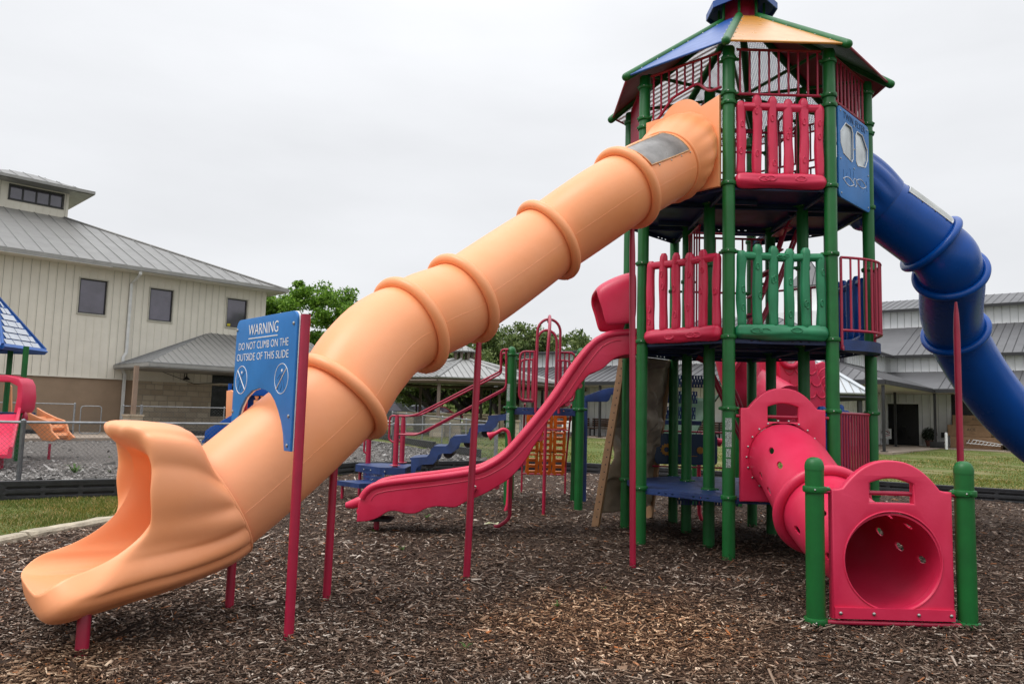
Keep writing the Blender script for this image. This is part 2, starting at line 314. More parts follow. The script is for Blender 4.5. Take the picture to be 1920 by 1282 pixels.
def g2(n):
    y = 10.9 / (1 - rng.random(n)*(1 - 10.9/30)); x = rng.uniform(-.9, .02, n)*y; return x, y
o = chips('grey_chips', 130000, g2, (.055, .024, .011), M_CHIPG, lambda x, y: inpoly(x, y, GB)); tag(o, 'weathered grey wood chips on the ground beyond the chain link fence', 'wood chips', kind='stuff')
def grass(name, N, gen, h, m, lab):
    x, y, hh = gen(N); n = len(x); a = rng.uniform(0, 2*PI, n); H = h*hh*rng.uniform(.5, 1.3, n); W = rng.uniform(.0022, .004, n)*np.clip(y/6, 1, 4)
    z = np.array([rise(q) for q in y]); le = rng.normal(0, .45, (n, 2))*H[:, None]
    d = np.stack([np.cos(a), np.sin(a)], 1)*W[:, None]
    V = np.zeros((n, 4, 3)); V[:, 0, :2] = np.stack([x, y], 1)-d; V[:, 1, :2] = np.stack([x, y], 1)+d; V[:, 2, :2] = np.stack([x, y], 1)+d*.25+le; V[:, 3, :2] = np.stack([x, y], 1)-d*.25+le
    V[:, 0, 2] = V[:, 1, 2] = z; V[:, 2, 2] = V[:, 3, 2] = z+H
    o = fastmesh(name, V.reshape(-1, 3), np.arange(n*4), 4, m); tag(o, lab, 'grass', kind='stuff'); return o
M_BLADE = mat('grass_blades', (1.1, 1.02, .9), .7, col2=(1.5, 1.1, .75), vscale=.8, rvar=0, spec=.25, trans=.3, island=[(0, (.05, .085, .015)), (.45, (.095, .15, .03)), (.75, (.15, .18, .05)), (.92, (.30, .26, .12)), (1, (.40, .33, .2))])
STRIP = [(-14, 5), (-5.35, 5), (-5.15, 7.3), (-4.95, 8.9), (-4.55, 11), (-3.8, 15), (-3.5, 16.2), (-4.9, 14.0), (-6.1, 11.5), (-7.4, 10.7), (-14, 10.2)]
def gs(n):
    x = rng.uniform(-10, -3.4, n); y = rng.uniform(6, 16.2, n); k = inpoly(x, y, STRIP); x = x[k]; y = y[k]
    p = np.sin(x*2.1+y*1.3)+np.sin(y*3.7-x); return x, y, np.where(p > -.3, 1, .45)
grass('near_grass', 150000, gs, .035, M_BLADE, 'short patchy grass strip between the stone edging and the black timbers')
LAWN = [(-.3, 18.9), (2, 18.7), (6, 16.5), (9.6, 14.4), (16, 11), (40, 20), (34, 36), (14, 34), (-2, 44), (-14, 40), (-6, 33)]
def gl(n):
    y = 12 / (1 - rng.random(n)*(1 - 12/42)); x = rng.uniform(-.3, .8, n)*y; k = inpoly(x, y, LAWN); x = x[k]; y = y[k]
    p = np.sin(x*.9+y*.5)+np.sin(y*1.1-x*.6)+.6*np.sin(3*x+2*y); return x[p > -1.1], y[p > -1.1], np.where(p > 1.5, 1.7, .8)[p > -1.1]
grass('lawn_grass', 170000, gl, .032, M_BLADE, 'patchy lawn grass beyond the black edging timbers')
# weeds
def weed(x, y, s, lab):
    mb = MB(); own((x, y, rise(y)+.02))
    for i in range(int(16+10*s)):
        a = random.uniform(0, 2*PI); l = s*random.uniform(.05, .13)*(1 if s > 1.2 else .8); q = random.uniform(.4, 1.1); w = l*.16; c = Vector((x, y, rise(y)+.03)); d = Vector((math.cos(a), math.sin(a), 0)); n = Vector((-d.y, d.x, 0))
        p1 = c+d*l*.5+Vector((0, 0, l*q*.7)); p2 = c+d*l+Vector((0, 0, l*q*.75))
        mb.add([c-n*w*.3, c+n*w*.3, p1+n*w*.6, p1-n*w*.6, p2], [(0, 1, 2, 3), (3, 2, 4)])
    o = mb.build('weed', M_WEED, None, fixn=False); own(); tag(o, lab, 'weed', 'weeds growing in the mulch'); return o
M_WEED = mat('weed_leaf', (.09, .18, .03), .6, var=.3, vscale=20, trans=.3)
for (px, py, s, lab) in [(140, 890, 1.9, 'large leafy weed in the grey chips behind the fence'), (205, 862, 1.0, 'small faint weed in the grey chips above and right of the large weed'),
                         (205, 888, .8, 'low weed in the grey chips beside the curled slide lip'), (754, 1037, .55, 'bright tiny weed in the chips left of the bent red pole'),
                         (872, 1226, .5, 'tiny sprout among the chips near the bottom centre of the photo'), (1045, 1145, .5, 'tiny sprout in the brown chips below the centre poles'),
                         (1132, 1112, .4, 'tiny sprout just below the yellowish chip patch'), (800, 975, .8, 'low weed beneath the wavy red slide'), (700, 1003, .6, 'low weed beside the red slide foot'), (470, 1030, .6, 'small weed at the flange of the orange slide')]:
    g = gr(px, py); weed(g.x, g.y, s, lab)
# stone edging and black timbers
M_LIME = mat('limestone', (.46, .40, .30), .85, var=.25, vscale=5, bump=.7, bscale=25)
for i, (a, b) in enumerate([((-5.35, 5.4), (-5.16, 6.62)), ((-5.15, 6.66), (-4.98, 7.82)), ((-4.97, 7.86), (-4.72, 9.1)), ((-4.70, 9.14), (-4.42, 10.3)), ((-4.4, 10.35), (-4.1, 11.7)), ((-4.08, 11.75), (-3.85, 13.0)), ((-3.82, 13.1), (-3.6, 14.5))]):
    mb = MB(); A = Vector((*a, 0)); B = Vector((*b, 0)); d = (B-A).normalized(); n = Vector((-d.y, d.x, 0)); L_ = (B-A).length; k = 7; own(A); rings = []
    for j in range(k+1):
        c = A + d*L_*j/k; e = [random.uniform(-.008, .008) for _ in range(6)]; w_ = .09 if 0 < j < k else .08
        rings.append([c+n*(w_+e[0])+Vector((0, 0, -.02)), c+n*(w_+e[1])+Vector((0, 0, .06+e[4])), c+n*(w_-.025)+Vector((0, 0, .085+e[5])), c-n*(w_-.025)+Vector((0, 0, .085+e[2])), c-n*(w_+e[2])+Vector((0, 0, .06+e[3])), c-n*(w_+e[3])+Vector((0, 0, -.02))])
    mb.loft(rings); o = mb.build('edging_stone', M_LIME, None, smooth=False); own()
    tag(o, ['pale limestone edging block nearest the camera at the left frame edge', 'pale limestone edging block at the left, second from the near end', 'pale limestone edging block beside the orange slide lip', 'pale limestone edging block fourth from the near end, behind the orange slide', 'pale limestone edging block fifth from the near end, behind the slide', 'pale limestone edging block sixth from the near end', 'pale limestone edging block farthest from the camera'][i], 'edging stone', 'limestone blocks along the mulch edge')
def timber(a, b, lab, z=0, h=.24):
    A = Vector((*a, 0)); B = Vector((*b, 0)); d = (B-A).normalized(); L_ = (B-A).length; M = frame(A+Vector((0, 0, rise(A.y)+z)), d, (0, 0, 1)); mb = MB(); own(A)
    holes = []
    n = max(2, int(L_/.5)); w_ = (L_-.1)/n
    for i in range(n):
        x0 = .08 + i*w_; 
        for zc in (.07, .17): holes.append([(x0+.03, zc-.018), (x0+w_-.06, zc-.018), (x0+w_-.035, zc), (x0+w_-.06, zc+.018), (x0+.03, zc+.018), (x0+.005, zc)])
    mb.shape([(0, 0), (L_, 0), (L_, h), (0, h)], holes, .03, .004, M @ Matrix.Translation((0, 0, .05)))
    mb.shape([(0, 0), (L_, 0), (L_, h), (0, h)], [], .02, .004, M @ Matrix.Translation((0, 0, -.03)))
    mb.box((L_/2, h+.012, .01), (L_, .03, .13), M); mb.box((L_/2, h/2, 0), (L_-.04, h-.03, .03), M)
    o = mb.build('edging_timber', M_TIM, None); own(); tag(o, lab, 'edging timber', 'black plastic edging timbers'); return o
M_TIM = mat('black_plastic_timber', (.022, .023, .026), .5, var=.3, vscale=8, bump=.2)
TL = [((-9.6, 9.9), (-7.32, 10.86)), ((-7.3, 10.88), (-6.0, 11.7)), ((-6.02, 11.85), (-5.1, 13.2)), ((-5.08, 13.25), (-4.2, 14.9)), ((-4.18, 14.95), (-3.4, 16.6)), ((-3.38, 16.65), (-1.9, 17.6)), ((-1.88, 17.62), (-.3, 18.6)),
      ((-.25, 18.62), (1.6, 18.6)), ((1.62, 18.6), (3.3, 17.85)), ((3.32, 17.83), (4.9, 16.9)), ((4.92, 16.9), (6.6, 15.95)), ((6.62, 15.93), (8.2, 14.95)), ((8.22, 14.93), (9.8, 14.1)), ((9.82, 14.1), (11.6, 13.1))]
TLn = ['leftmost black edging timber with slots, cut by the left frame edge', 'black ribbed edging timber just left of the orange slide opening', 'black edging timber hidden partly behind the orange slide mouth', 'black edging timber behind the orange tube slide', 'black edging timber left of the low blue platform', 'black edging timber behind the lowest blue stairs', 'black edging timber right behind the blue stairs',
       'black edging timber behind the green posts of the small deck', 'black edging timber behind the rock wall edge', 'black edging timber behind the tower on its left', 'black edging timber behind the middle of the tower', 'black edging timber behind the right side of the tower', 'black edging timber visible through the red arch handle', 'black edging timber at the right frame edge']
for (a, b), l in zip(TL, TLn): timber(a, b, l)
# ================================================================== PLAY TOWER
TX, TY = 2.757, 8.921
PO = {'A': (-.533, -1.288), 'B': (.533, -1.288), 'C': (1.288, -.533), 'D': (1.288, .533), 'H': (.533, 1.288), 'G': (-.533, 1.288), 'E': (-1.288, .533), 'F': (-1.288, -.533)}
OCT = 'ABCDHGEF'
PW = {k: Vector((TX+x, TY+y, 0)) for k, (x, y) in PO.items()}
IN = [Vector((TX+x, TY+y, 0)) for x, y in ((-.533, -.533), (.533, -.533), (.533, .533), (-.533, .533))]
PR = .0635; Z1, Z2, Z3 = .656, 2.28, 3.892
tower = thing('play_tower', 'tall octagonal play tower with green posts, three blue decks and a many coloured roof', 'play tower', (TX, TY, 0))
def clamp(mb, c, ang=None, mi=0):
    c = Vector(c); mb.lathe(c+Vector((0, 0, -.024)), [(PR+.001, 0), (PR+.014, .004), (PR+.017, .012), (PR+.017, .036), (PR+.014, .044), (PR+.001, .048)], 20, mi=mi, caps=False)
    for a in (ang or []):
        d = Vector((math.cos(a), math.sin(a), 0)); mb.tube([c+d*(PR+.008), c+d*(PR+.045)], [.02, .015], 10, mi=mi); mb.bolt(c+d*(PR+.03)+Vector((0, 0, .016)), (0, 0, 1), .006, mi=1)
        n = Vector((-d.y, d.x, 0)); mb.lathe(c+n*(PR+.012), [(.012, 0), (.012, .012), (.009, .014)], 8, n, mi=mi)
    mb.bolt(c+Vector((-.35, -1, 0)).normalized()*(PR+.016), (-.35, -1, 0), .007, mi=1)
def dirang(p, q): return math.atan2(q.y-p.y, q.x-p.x)
for i, k in enumerate(OCT):
    p = PW[k]; mb = MB(); mb.lathe(p, [(PR, -.3), (PR, 5.36), (PR*.9, 5.38)], 24); post = mb.build('post', M_GRN, tower)
    l, r = PW[OCT[i-1]], PW[OCT[(i+1) % 8]]; a = [dirang(p, l), dirang(p, r)]
    for z in (Z3-.0, 4.765, 4.874, 5.251, 3.17, Z2, Z1) + ((1.548,) if k in 'ABC' else ()):
        mb = MB(); clamp(mb, (p.x, p.y, z), a if z not in (Z3, Z2, Z1) else None); mb.build('clamp', [M_GRN, M_BOLT], post)
    if k == 'A':
        for z0, z1, w_ in ((1.33, 1.45, 1.1), (1.16, 1.315, 1.05), (1.06, 1.145, .8), (.955, 1.045, .8)):
            V = []; n = 6; mb = MB()
            for j in range(n+1):
                t_ = math.radians(-108 + (j-n/2)*9*w_); d = Vector((math.cos(t_), math.sin(t_), 0))*(PR+.0012); V += [p+d+Vector((0, 0, z0)), p+d+Vector((0, 0, z1))]
            mb.add(V, [(2*j, 2*j+2, 2*j+3, 2*j+1) for j in range(n)]); mb.build('sticker', M_STICK, post, fixn=False)
for j, p in enumerate(IN):
    mb = MB(); mb.lathe(p, [(PR, -.3), (PR, 5.22), (PR*.8, 5.26), (0, 5.275)], 24); post = mb.build('post', M_GRN, tower)
    for z in (Z3, Z2, Z1, 3.17, 4.9): mb = MB(); clamp(mb, (p.x, p.y, z), [dirang(p, IN[j-1]), dirang(p, IN[(j+1) % 4])]); mb.build('clamp', [M_GRN, M_BOLT], post)
# ---- decks
def octp(r, z): return [Vector((TX+PO[k][0]*r, TY+PO[k][1]*r, z)) for k in OCT]
def deck(z, hole=None):
    mb = MB()
    segs = [['A', 'B', 1, 0], ['B', 'C', 1], ['C', 'D', 2, 1], ['D', 'H', 2], ['H', 'G', 3, 2], ['G', 'E', 3], ['E', 'F', 0, 3], ['F', 'A', 0]]
    tiles = []
    for s_ in segs:
        P = [PW[s_[0]], PW[s_[1]]] + [IN[j] for j in s_[2:]]; tiles.append(P)
    tiles.append(IN)
    for ti, P in enumerate(tiles):
        if hole == ti: continue
        c = sum(P, Vector())/len(P); Q = [c + (p-c)*.992 + Vector((0, 0, z)) for p in P]
        mb.slab([q - Vector((0, 0, .004)) for q in Q], .004) if False else mb.add([q for q in Q], [tuple(range(len(Q)))])
        # formed lips of each deck panel, with slots
        for i in range(len(Q)):
            a, b = Q[i], Q[(i+1) % len(Q)]; d = (b-a).normalized(); L_ = (b-a).length; inn = (c+Vector((0, 0, z))-(a+b)/2); inn = (inn - d*inn.dot(d)).normalized()
            M = frame(a, d, (0, 0, -1)); hl = []
            for q in (.22, .30, .38, .62, .70, .78): hl.append([(q*L_-.015, .03), (q*L_+.015, .03), (q*L_+.015, .04), (q*L_-.015, .04)])
            mb.shape([(0, 0), (L_, 0), (L_, .062), (0, .062)], hl, .004, .0005, M @ Matrix.Translation((0, 0, .0025)))
    # joists under
    mbs = mb
    for k1, k2 in (('A', 'G'), ('B', 'H'), ('F', 'C'), ('E', 'D')):
        a, b = PW[k1]+Vector((0, 0, z-.05)), PW[k2]+Vector((0, 0, z-.05)); mb.tube([a, b], .018, 6)
    for q in octp(.55, z-.03)[::2]: mb.box(q, (.5, .03, .05))
    return mb.build('deck', M_NAVYP if z > 1 else M_NAVY, tower, ang=30)
# vinyl coated deck punched with small drainage holes
M_NAVYP = mat('navy_deck', (.010, .030, .115), .5, var=.3, vscale=4)
deck(Z1); deck(Z2); deck(Z3, 4)
# ---- roof
KR, KZ, TR, TZ = 1.65, 5.331, .30, 6.30
def rv(k, r, z): x, y = PO[k]; return Vector((TX+x/1.394*r, TY+y/1.394*r, z))
for k in OCT:
    mb = MB(); a, b = rv(k, KR, KZ), rv(k, TR, TZ); mb.tube([a, b], .047, 16); mb.lathe(a, [(.047, .0), (.044, .02), (.033, .037), (.017, .046), (0, .049)], 16, (a-b)); mb.lathe(b, [(.047, 0), (.03, .035), (0, .045)], 16, (b-a))
    mb.build('roof_rib', M_GRN, tower)
def perf(name, col, thr=.53):
    m = mat(name, col, .45, var=.1); n = m.node_tree.nodes; L = m.node_tree.links; t = n['Texture Coordinate']
    v = n.new('ShaderNodeTexVoronoi'); v.inputs['Scale'].default_value = 72; v.inputs['Randomness'].default_value = .0; q = n.new('ShaderNodeMapping'); q.inputs['Rotation'].default_value = (.3, .5, .2); L.new(t.outputs['Object'], q.inputs[0]); L.new(q.outputs[0], v.inputs[0])
    c = n.new('ShaderNodeMath'); c.operation = 'LESS_THAN'; c.inputs[1].default_value = thr; L.new(v.outputs['Distance'], c.inputs[0])
    tr = n.new('ShaderNodeBsdfTransparent'); ms = n.new('ShaderNodeMixShader'); L.new(c.outputs[0], ms.inputs[0]); L.new(n['Principled BSDF'].outputs[0], ms.inputs[1]); L.new(tr.outputs[0], ms.inputs[2]); L.new(ms.outputs[0], n['Material Output'].inputs[0]); return m
M_ROR = mat('orange_roof_metal', (.62, .27, .045), .3, var=.12, vscale=7, col2=None, spec=.6, coat=.15)
M_RBL = mat('blue_roof_metal', (.02, .085, .33), .35, var=.12, vscale=7, spec=.4)
M_PMAR = perf('maroon_perforated_metal', (.22, .008, .022)); M_PMAR2 = perf('maroon_finely_perforated_metal', (.24, .008, .025), .22); M_PGRN2 = perf('green_finely_perforated_metal', (.012, .10, .035), .30); M_PGRN = perf('green_perforated_metal', (.012, .10, .035)); M_PBLU = perf('blue_perforated_metal', (.01, .05, .25)); M_POR = perf('orange_perforated_metal', (.55, .22, .04))
RM = {'A': M_ROR, 'B': M_PGRN2, 'C': M_PMAR2, 'D': M_PBLU, 'H': M_PMAR, 'G': M_POR, 'E': M_PMAR2, 'F': M_RBL}
for i, k in enumerate(OCT):
    k2 = OCT[(i+1) % 8]; a, b, c, d = rv(k, KR-.02, KZ+.02), rv(k2, KR-.02, KZ+.02), rv(k2, TR, TZ+.01), rv(k, TR, TZ+.01)
    mb = MB(); mb.slab([a, b, c, d], .004); pn = mb.build('roof_panel', RM[k], tower, smooth=False)
    mb = MB(); e = (b-a).normalized(); mb.tube([a+e*.04-Vector((0, 0, .006)), b-e*.04-Vector((0, 0, .006))], .013, 8)
    mb.build('eave_roll', {'A': M_ROR, 'F': M_RBL}.get(k, M_PIPE), pn)
    bl = []; up = (b-a).cross(d-a).normalized()
    for s0, s1, o_ in ((a, d, (b-a)), (b, c, (a-b))):
        for j in range(6): bl.append((s0.lerp(s1, .1+.16*j)+o_.normalized()*.062+up*(-.002 if up.z < 0 else .006), up if up.z > 0 else -up))
    bolts(pn, bl, .009)
# cross braces below the roof
mb = MB()
for k1, k2 in (('A', 'H'), ('B', 'G'), ('C', 'E'), ('D', 'F')):
    mb.tube([rv(k1, KR-.3, KZ+.08), rv(k2, KR-.3, KZ+.08)], .02, 6)
mb.build('roof_brace', M_GRN, tower)
mb = MB(); mb.lathe((TX, TY, 0), [(.20, TZ-.04), (.20, TZ+.30)], 24); mb.build('cupola_drum', M_PIPE, tower)
for k in OCT: mb = MB(); mb.tube([rv(k, TR-.03, TZ+.0), rv(k, TR-.03, TZ+.27)], .017, 8); mb.build('cupola_post', M_GRN, tower)
mb = MB(); rg = [[rv(k, r, z) for k in OCT] for r, z in ((.43, TZ+.17), (.43, TZ+.25), (.02, TZ+.47), (.02, TZ+.45), (.415, TZ+.235), (.415, TZ+.17))]; mb.loft(rg, caps=False, loop=True)
mb.build('cupola_cap', M_RBL, tower, smooth=False)
# ---- pipe barriers between posts
def barrier(p, q, z0, z1, n=8, zig=None, r=.0155, inset=.085, mat_=M_PIPE, name='pipe_barrier', bars=.0115, dz=(0, 0)):
    p = Vector(p); q = Vector(q); d = (q-p).normalized(); L_ = (q-p).length; a = p+d*inset; b = q-d*inset; mb = MB(); Z = lambda v, z: Vector((v.x, v.y, z))
    mb.tube([Z(a, z1), Z(b, z1)], r, 8)
    low = zig or [(0, z0), (1, z0)]
    mb.tube(fillet([Z(a.lerp(b, t), z) for t, z in low], .05), r, 8)
    for i in range(n):
        t = (i+.0)/(n-1)*.92+.04
        for (t0, za), (t1, zb) in zip(low, low[1:]):
            if t0 <= t <= t1+1e-6: zz = za+(zb-za)*(t-t0)/(t1-t0)
        c = a.lerp(b, t); mb.tube([Z(c, zz), Z(c, z1)], bars, 6)
    return mb.build(name, mat_, tower)
UT = 5.36
barrier(PW['A'], PW['B'], 4.87, UT, 9); barrier(PW['B'], PW['C'], 4.87, UT, 9)
barrier(PW['F'], PW['A'], 4.87, UT, 9, zig=[(0, 4.78), (.12, 4.83), (.32, 5.02), (.68, 5.10), (.84, 4.96), (1, 4.97)])
barrier(PW['E'], PW['F'], 4.0, UT, 11); barrier(PW['C'], PW['D'], 4.95, UT, 8)
for a, b in (('D', 'H'), ('H', 'G'), ('G', 'E')): barrier(PW[a], PW[b], 4.87, UT, 9); barrier(PW[a], PW[b], 4.0, 4.77, 9)
barrier(PW['B'], PW['C'], 4.0, 4.78, 10)
# upper framework between the inner posts, and inner barriers
for i in range(4): barrier(IN[i], IN[(i+1) % 4], 4.9, 5.2, 5) if i != 0 else None
barrier(IN[3], IN[2], Z2+.06, 3.75, 8); barrier(IN[3], IN[0]+Vector((0, .35, 0)), Z2+.06, 3.75, 5); barrier(IN[0], IN[1], 4.0, 4.75, 7)
for a, b in (('D', 'H'), ('H', 'G')): barrier(PW[a], PW[b], Z2+.1, 3.17, 8)
# ---- log rail panels
def log_panel(p, q, z0, z1, m, out, part='log_rail_panel'):
    p = Vector(p); q = Vector(q); d = (q-p).normalized(); L_ = (q-p).length; a = p+d*.092; W = L_-.184; z = Vector((0, 0, 1)); n = Vector(out).normalized(); mb = MB(); rr = random.Random(int(z0*100)+int(p.x*10))
    def log(A, B, r0, sq=.8, n_=20, k=26, wob=.004, end=True, fl=0):
        ax = (B-A).normalized(); u = d if abs(ax.z) > .5 else z; v = n; ph = [rr.uniform(0, 6) for _ in range(6)]; rings = []
        for i in range(k+1):
            t = i/k; c = A.lerp(B, t) + u*wob*math.sin(ph[0]+t*6.5) ; e = 1
            if end: e = min(1, math.sqrt(max(0, 1-(1-min(t, 1-t)*k/1.6)**2))) if min(t, 1-t)*k < 1.6 else 1; e = max(e, .55)
            ring = []
            for j in range(n_):
                th = 2*PI*j/n_; g = .075*math.sin(th*5+ph[1]+1.6*math.sin(t*5+ph[2])) + .03*math.sin(th*9+ph[3]+2*math.sin(t*7+ph[4])); r = r0*e*(1+g*.9+.05*math.sin(t*11+ph[5]))
                ring.append(c + u*(r*math.cos(th)) + v*(r*sq*math.sin(th)))
            rings.append(ring)
        mb.loft(rings)
        for q_ in range(2 if abs(ax.z) > .5 else 3):      # knots
            t = rr.uniform(.15, .85); c = A.lerp(B, t) + n*(r0*sq*.93) + u*rr.uniform(-.3, .3)*r0; w1, w2 = (.3*r0*1.2, .62*r0*1.2)
            uu, vv = (u, ax)
            rg = [[c + n*h + uu*(w1*s_*math.cos(2*PI*j/12)) + vv*(w2*s_*math.sin(2*PI*j/12)) for j in range(12)] for s_, h in ((1.25, -.012), (1.1, .006), (.9, .009), (.75, .003), (.5, .004))]
            mb.loft(rg)
    H = z1-z0; xs = [.035, .225, .41, .595, .785, .965]
    hs = [.985, 1.06, 1.045, 1.02, 1.035, .965]
    for x, h in zip(xs, hs): log(a+d*x*W+z*(z0+.10), a+d*x*W+z*(z0+H*h), .0485 if 0 < x < .95 else .046)
    log(a+d*.03*W+z*(z0+H*.925), a+d*.97*W+z*(z0+H*.925), .042, end=False)
    log(a-d*.03+z*(z0+.065), a+d*(W+.03)+z*(z0+.065), .078, .75, n_=26, k=30)
    return mb.build(part, m, tower, ang=60)
out = lambda a, b: ((PW[a]+PW[b])/2-Vector((TX, TY, 0)))
log_panel(PW['A']+out('A', 'B')*.02, PW['B']+out('A', 'B')*.02, Z3-.03, 4.79, M_RED, out('A', 'B'))
log_panel(PW['A']+out('A', 'B')*.02, PW['B']+out('A', 'B')*.02, Z2-.01, 3.19, M_GPL, out('A', 'B'))
log_panel(PW['F']+out('F', 'A')*.02, PW['A']+out('F', 'A')*.02, Z2-.02, 3.19, M_RED, out('F', 'A'))
log_panel(PW['D']+Vector((-.02, 0, 0)), PW['C']+Vector((-.02, 0, 0)), Z2+.02, 3.12, M_BLU, (1, 0, 0))
# backing pipes of the upper right log panel
barrier(PW['A']+Vector((0, .06, 0)), PW['B']+Vector((0, .06, 0)), 3.95, 4.76, 5, bars=.008)
# curved balcony right of the green panel: bowed deck and bowed rail between B and C
def bow(t, r=.30, up=0):
    c = PW['B'].lerp(PW['C'], t); n = Vector((.7071, -.7071, 0)); return c + n*r*math.sin(PI*t)**.8
mb = MB(); top = [bow(i/14, .26) for i in range(15)]; P = [p+Vector((0, 0, Z2+.004)) for p in top]; mb.add(P, [tuple(range(15))]); mb.loft([[p+Vector((0, 0, Z2+.004)), p+Vector((0, 0, Z2-.105))] for p in top], closed=False); mb.add([p-Vector((0, 0, .1)) for p in P], [tuple(range(15))]); mb.build('balcony_deck', M_NAVY, tower, ang=30)
mb = MB(); Z = lambda v, z: Vector((v.x, v.y, z))
pts = [bow(.06+.88*i/20, .27) for i in range(21)]
mb.tube([Z(p, 3.14) for p in pts], .0145, 8); mb.tube([Z(p, 2.38) for p in pts], .0145, 8)
for i in range(12): c = bow(.06+.88*i/11, .27); mb.tube([Z(c, 3.14), Z(c, 2.38)] if 0 < i < 11 else [Z(c, 3.14), Z(c, 2.18)], .0115 if 0 < i < 11 else .0155, 8)
for i in (0, 8): c = bow(.06+.88*i/8, .295); mb.lathe(Z(c, 2.20), [(.028, 0), (.028, .01)], 12, (.707, -.707, 0)); 
rl = mb.build('balcony_rail', M_PIPE, tower)
bolts(rl, [(Z(bow(.06+.88*i/8, .305), 2.20), (.5, -.8, 0)) for i in (0, 8)], .012)
# ---- blue pilot panel between B and C on the top level
n = Vector((.7071, -.7071, 0)); d = Vector((.7071, .7071, 0)); M = frame(PW['B']+d*.09+n*.045+Vector((0, 0, 3.80)), d, (0, 0, 1))
W, Hh = .885, 1.0
rc = lambda w_, h_, r, n_=4, x=0, y=0: [(x+px, y+py) for cx_, cy_, a0 in ((w_-r, h_-r, 0), (r, h_-r, 90), (r, r, 180), (w_-r, r, 270)) for px, py in arc(cx_, cy_, r, R(a0), R(a0+90), n_)]
w1 = [(.06, .60), (.13, .50), (.36, .46), (.40, .50), (.40, .80), (.36, .85), (.20, .85), (.06, .72)]; w2 = [(.47, .50), (.51, .46), (.74, .46), (.83, .52), (.83, .62), (.70, .83), (.50, .87), (.47, .82)]
w2 = [(W-x, y) for x, y in reversed(w1)]
mb = MB(); mb.shape(rc(W, Hh, .06), [w1, w2], .02, .003, M); pp = mb.build('pilot_panel', M_BLS, tower)
for w_ in (w1, w2): mb = MB(); mb.prism(w_, .004, M @ Matrix.Translation((0, 0, -.006))); mb.build('window_pane', mat('clear_pane', (.55, .60, .63), .12, var=.35, vscale=3, spec=.8), pp, smooth=False)
for w_ in (w1, w2): mb = MB(); mb.tube([M @ Vector((x, y, .011)) for x, y in w_], .006, 6, loop=True); mb.build('window_trim', M_WHT, pp)
mb = MB()
for sg in (-1, 1):
    P = [(.445+sg*(.03+.30*t), .25+sg*.03+.045*math.sin(PI*t)) for t in np.linspace(0, 1, 12)] + [(.445+sg*(.03+.30*t), .25+sg*.03-.045*math.sin(PI*t)) for t in np.linspace(1, 0, 12)]
    mb.tube([M @ Vector((x, y, .0115)) for x, y in P], .004, 5, loop=True)
mb.tube([M @ Vector((x, y, .0115)) for x, y in arc(.445, .25, .045, 0, 2*PI, 20)[:-1]], .003, 5, loop=True)
mb.build('propeller_mark', M_WHT, pp)
for wd_, xx in (('TWIN', .28), ('FLYER', .62)): mb = MB(); V, F = text(wd_, .105, .001, space=1.05); mb.add(V, F, M @ Matrix.Translation((xx, .895, .0125))); mb.build('engraved_text', mat('engraving', (.006, .04, .13), .6), pp, smooth=False)
mb = MB(); rr = random.Random(3)
for x in np.linspace(.12, .78, 8):
    y0 = rr.uniform(.10, .2); mb.tube([M @ Vector((x+rr.uniform(-.02, .02), y0+rr.uniform(0, .08)+j*.05, .0105)) for j in range(rr.randint(2, 4))], .002, 4)
mb.build('engraved_grain', MATS['engraving'], pp)
bl = []
for x, y in ((.06, .05), (W-.06, .05), (.06, .95), (W-.06, .95), (.42, .40), (.05, .42), (W-.05, .42), (.435, .88), (.435, .62)): bl.append((M @ Vector((x, y, .010)), n))
bolts(pp, bl, .011)
# ---- ladders inside (deck two to three, deck one to two)
def ladder(x0, x1, y0, z0, y1, z1, nr=6):
    mb = MB()
    for x in (x0, x1):
        mb.tube(fillet([Vector((x, y0, z0)), Vector((x, y1, z1)), Vector((x, y1+.25, z1+.35)), Vector((x, y1+.35, z1+.85))], .15), .0165, 8)
        mb.tube(fillet([Vector((x, y0-.16, z0+.25)), Vector((x, y1-.14, z1+.3)), Vector((x, y1+.2, z1+.85))], .15), .0135, 8)
    for i in range(nr): t = (i+.5)/nr; mb.box((x0/2+x1/2, y0+(y1-y0)*t, z0+(z1-z0)*t), (x1-x0, .10, .02))
    return mb.build('ladder', M_PIPE, tower)
mb = MB()
for off in (0, .42):
    mb.tube(fillet([Vector((2.66+off*.2, 8.7+off, Z2)), Vector((3.0+off*.2, 8.75+off, 3.0)), Vector((3.30+off*.2, 8.8+off, 3.85)), Vector((3.45+off*.2, 8.8+off, 3.95))], .12), .018, 8)
    mb.tube(fillet([Vector((2.78+off*.2, 8.65+off, Z2)), Vector((3.1+off*.2, 8.7+off, 2.95)), Vector((3.42+off*.2, 8.7+off, 3.80))], .12), .018, 8)
for i in range(6): t = (i+.5)/6; mb.box((2.66+.64*t, 8.92, Z2+1.57*t), (.10, .42, .02))
mb.build('ladder', M_PIPE, tower)
mb = MB()
for off in (0, .42):
    mb.tube(fillet([Vector((2.66+off*.2, 9.1+off, 1.9)), Vector((2.75+off*.2, 9.1+off, 1.75)), Vector((3.05+off*.2, 9.1+off, .95)), Vector((3.1+off*.2, 9.1+off, Z1))], .12), .018, 8)
    mb.tube(fillet([Vector((2.30+off*.2, 9.2+off, 2.2)), Vector((2.42+off*.2, 9.2+off, 2.15)), Vector((2.95+off*.2, 9.2+off, 1.0))], .12), .018, 8)
mb.build('ladder', M_PIPE, tower)
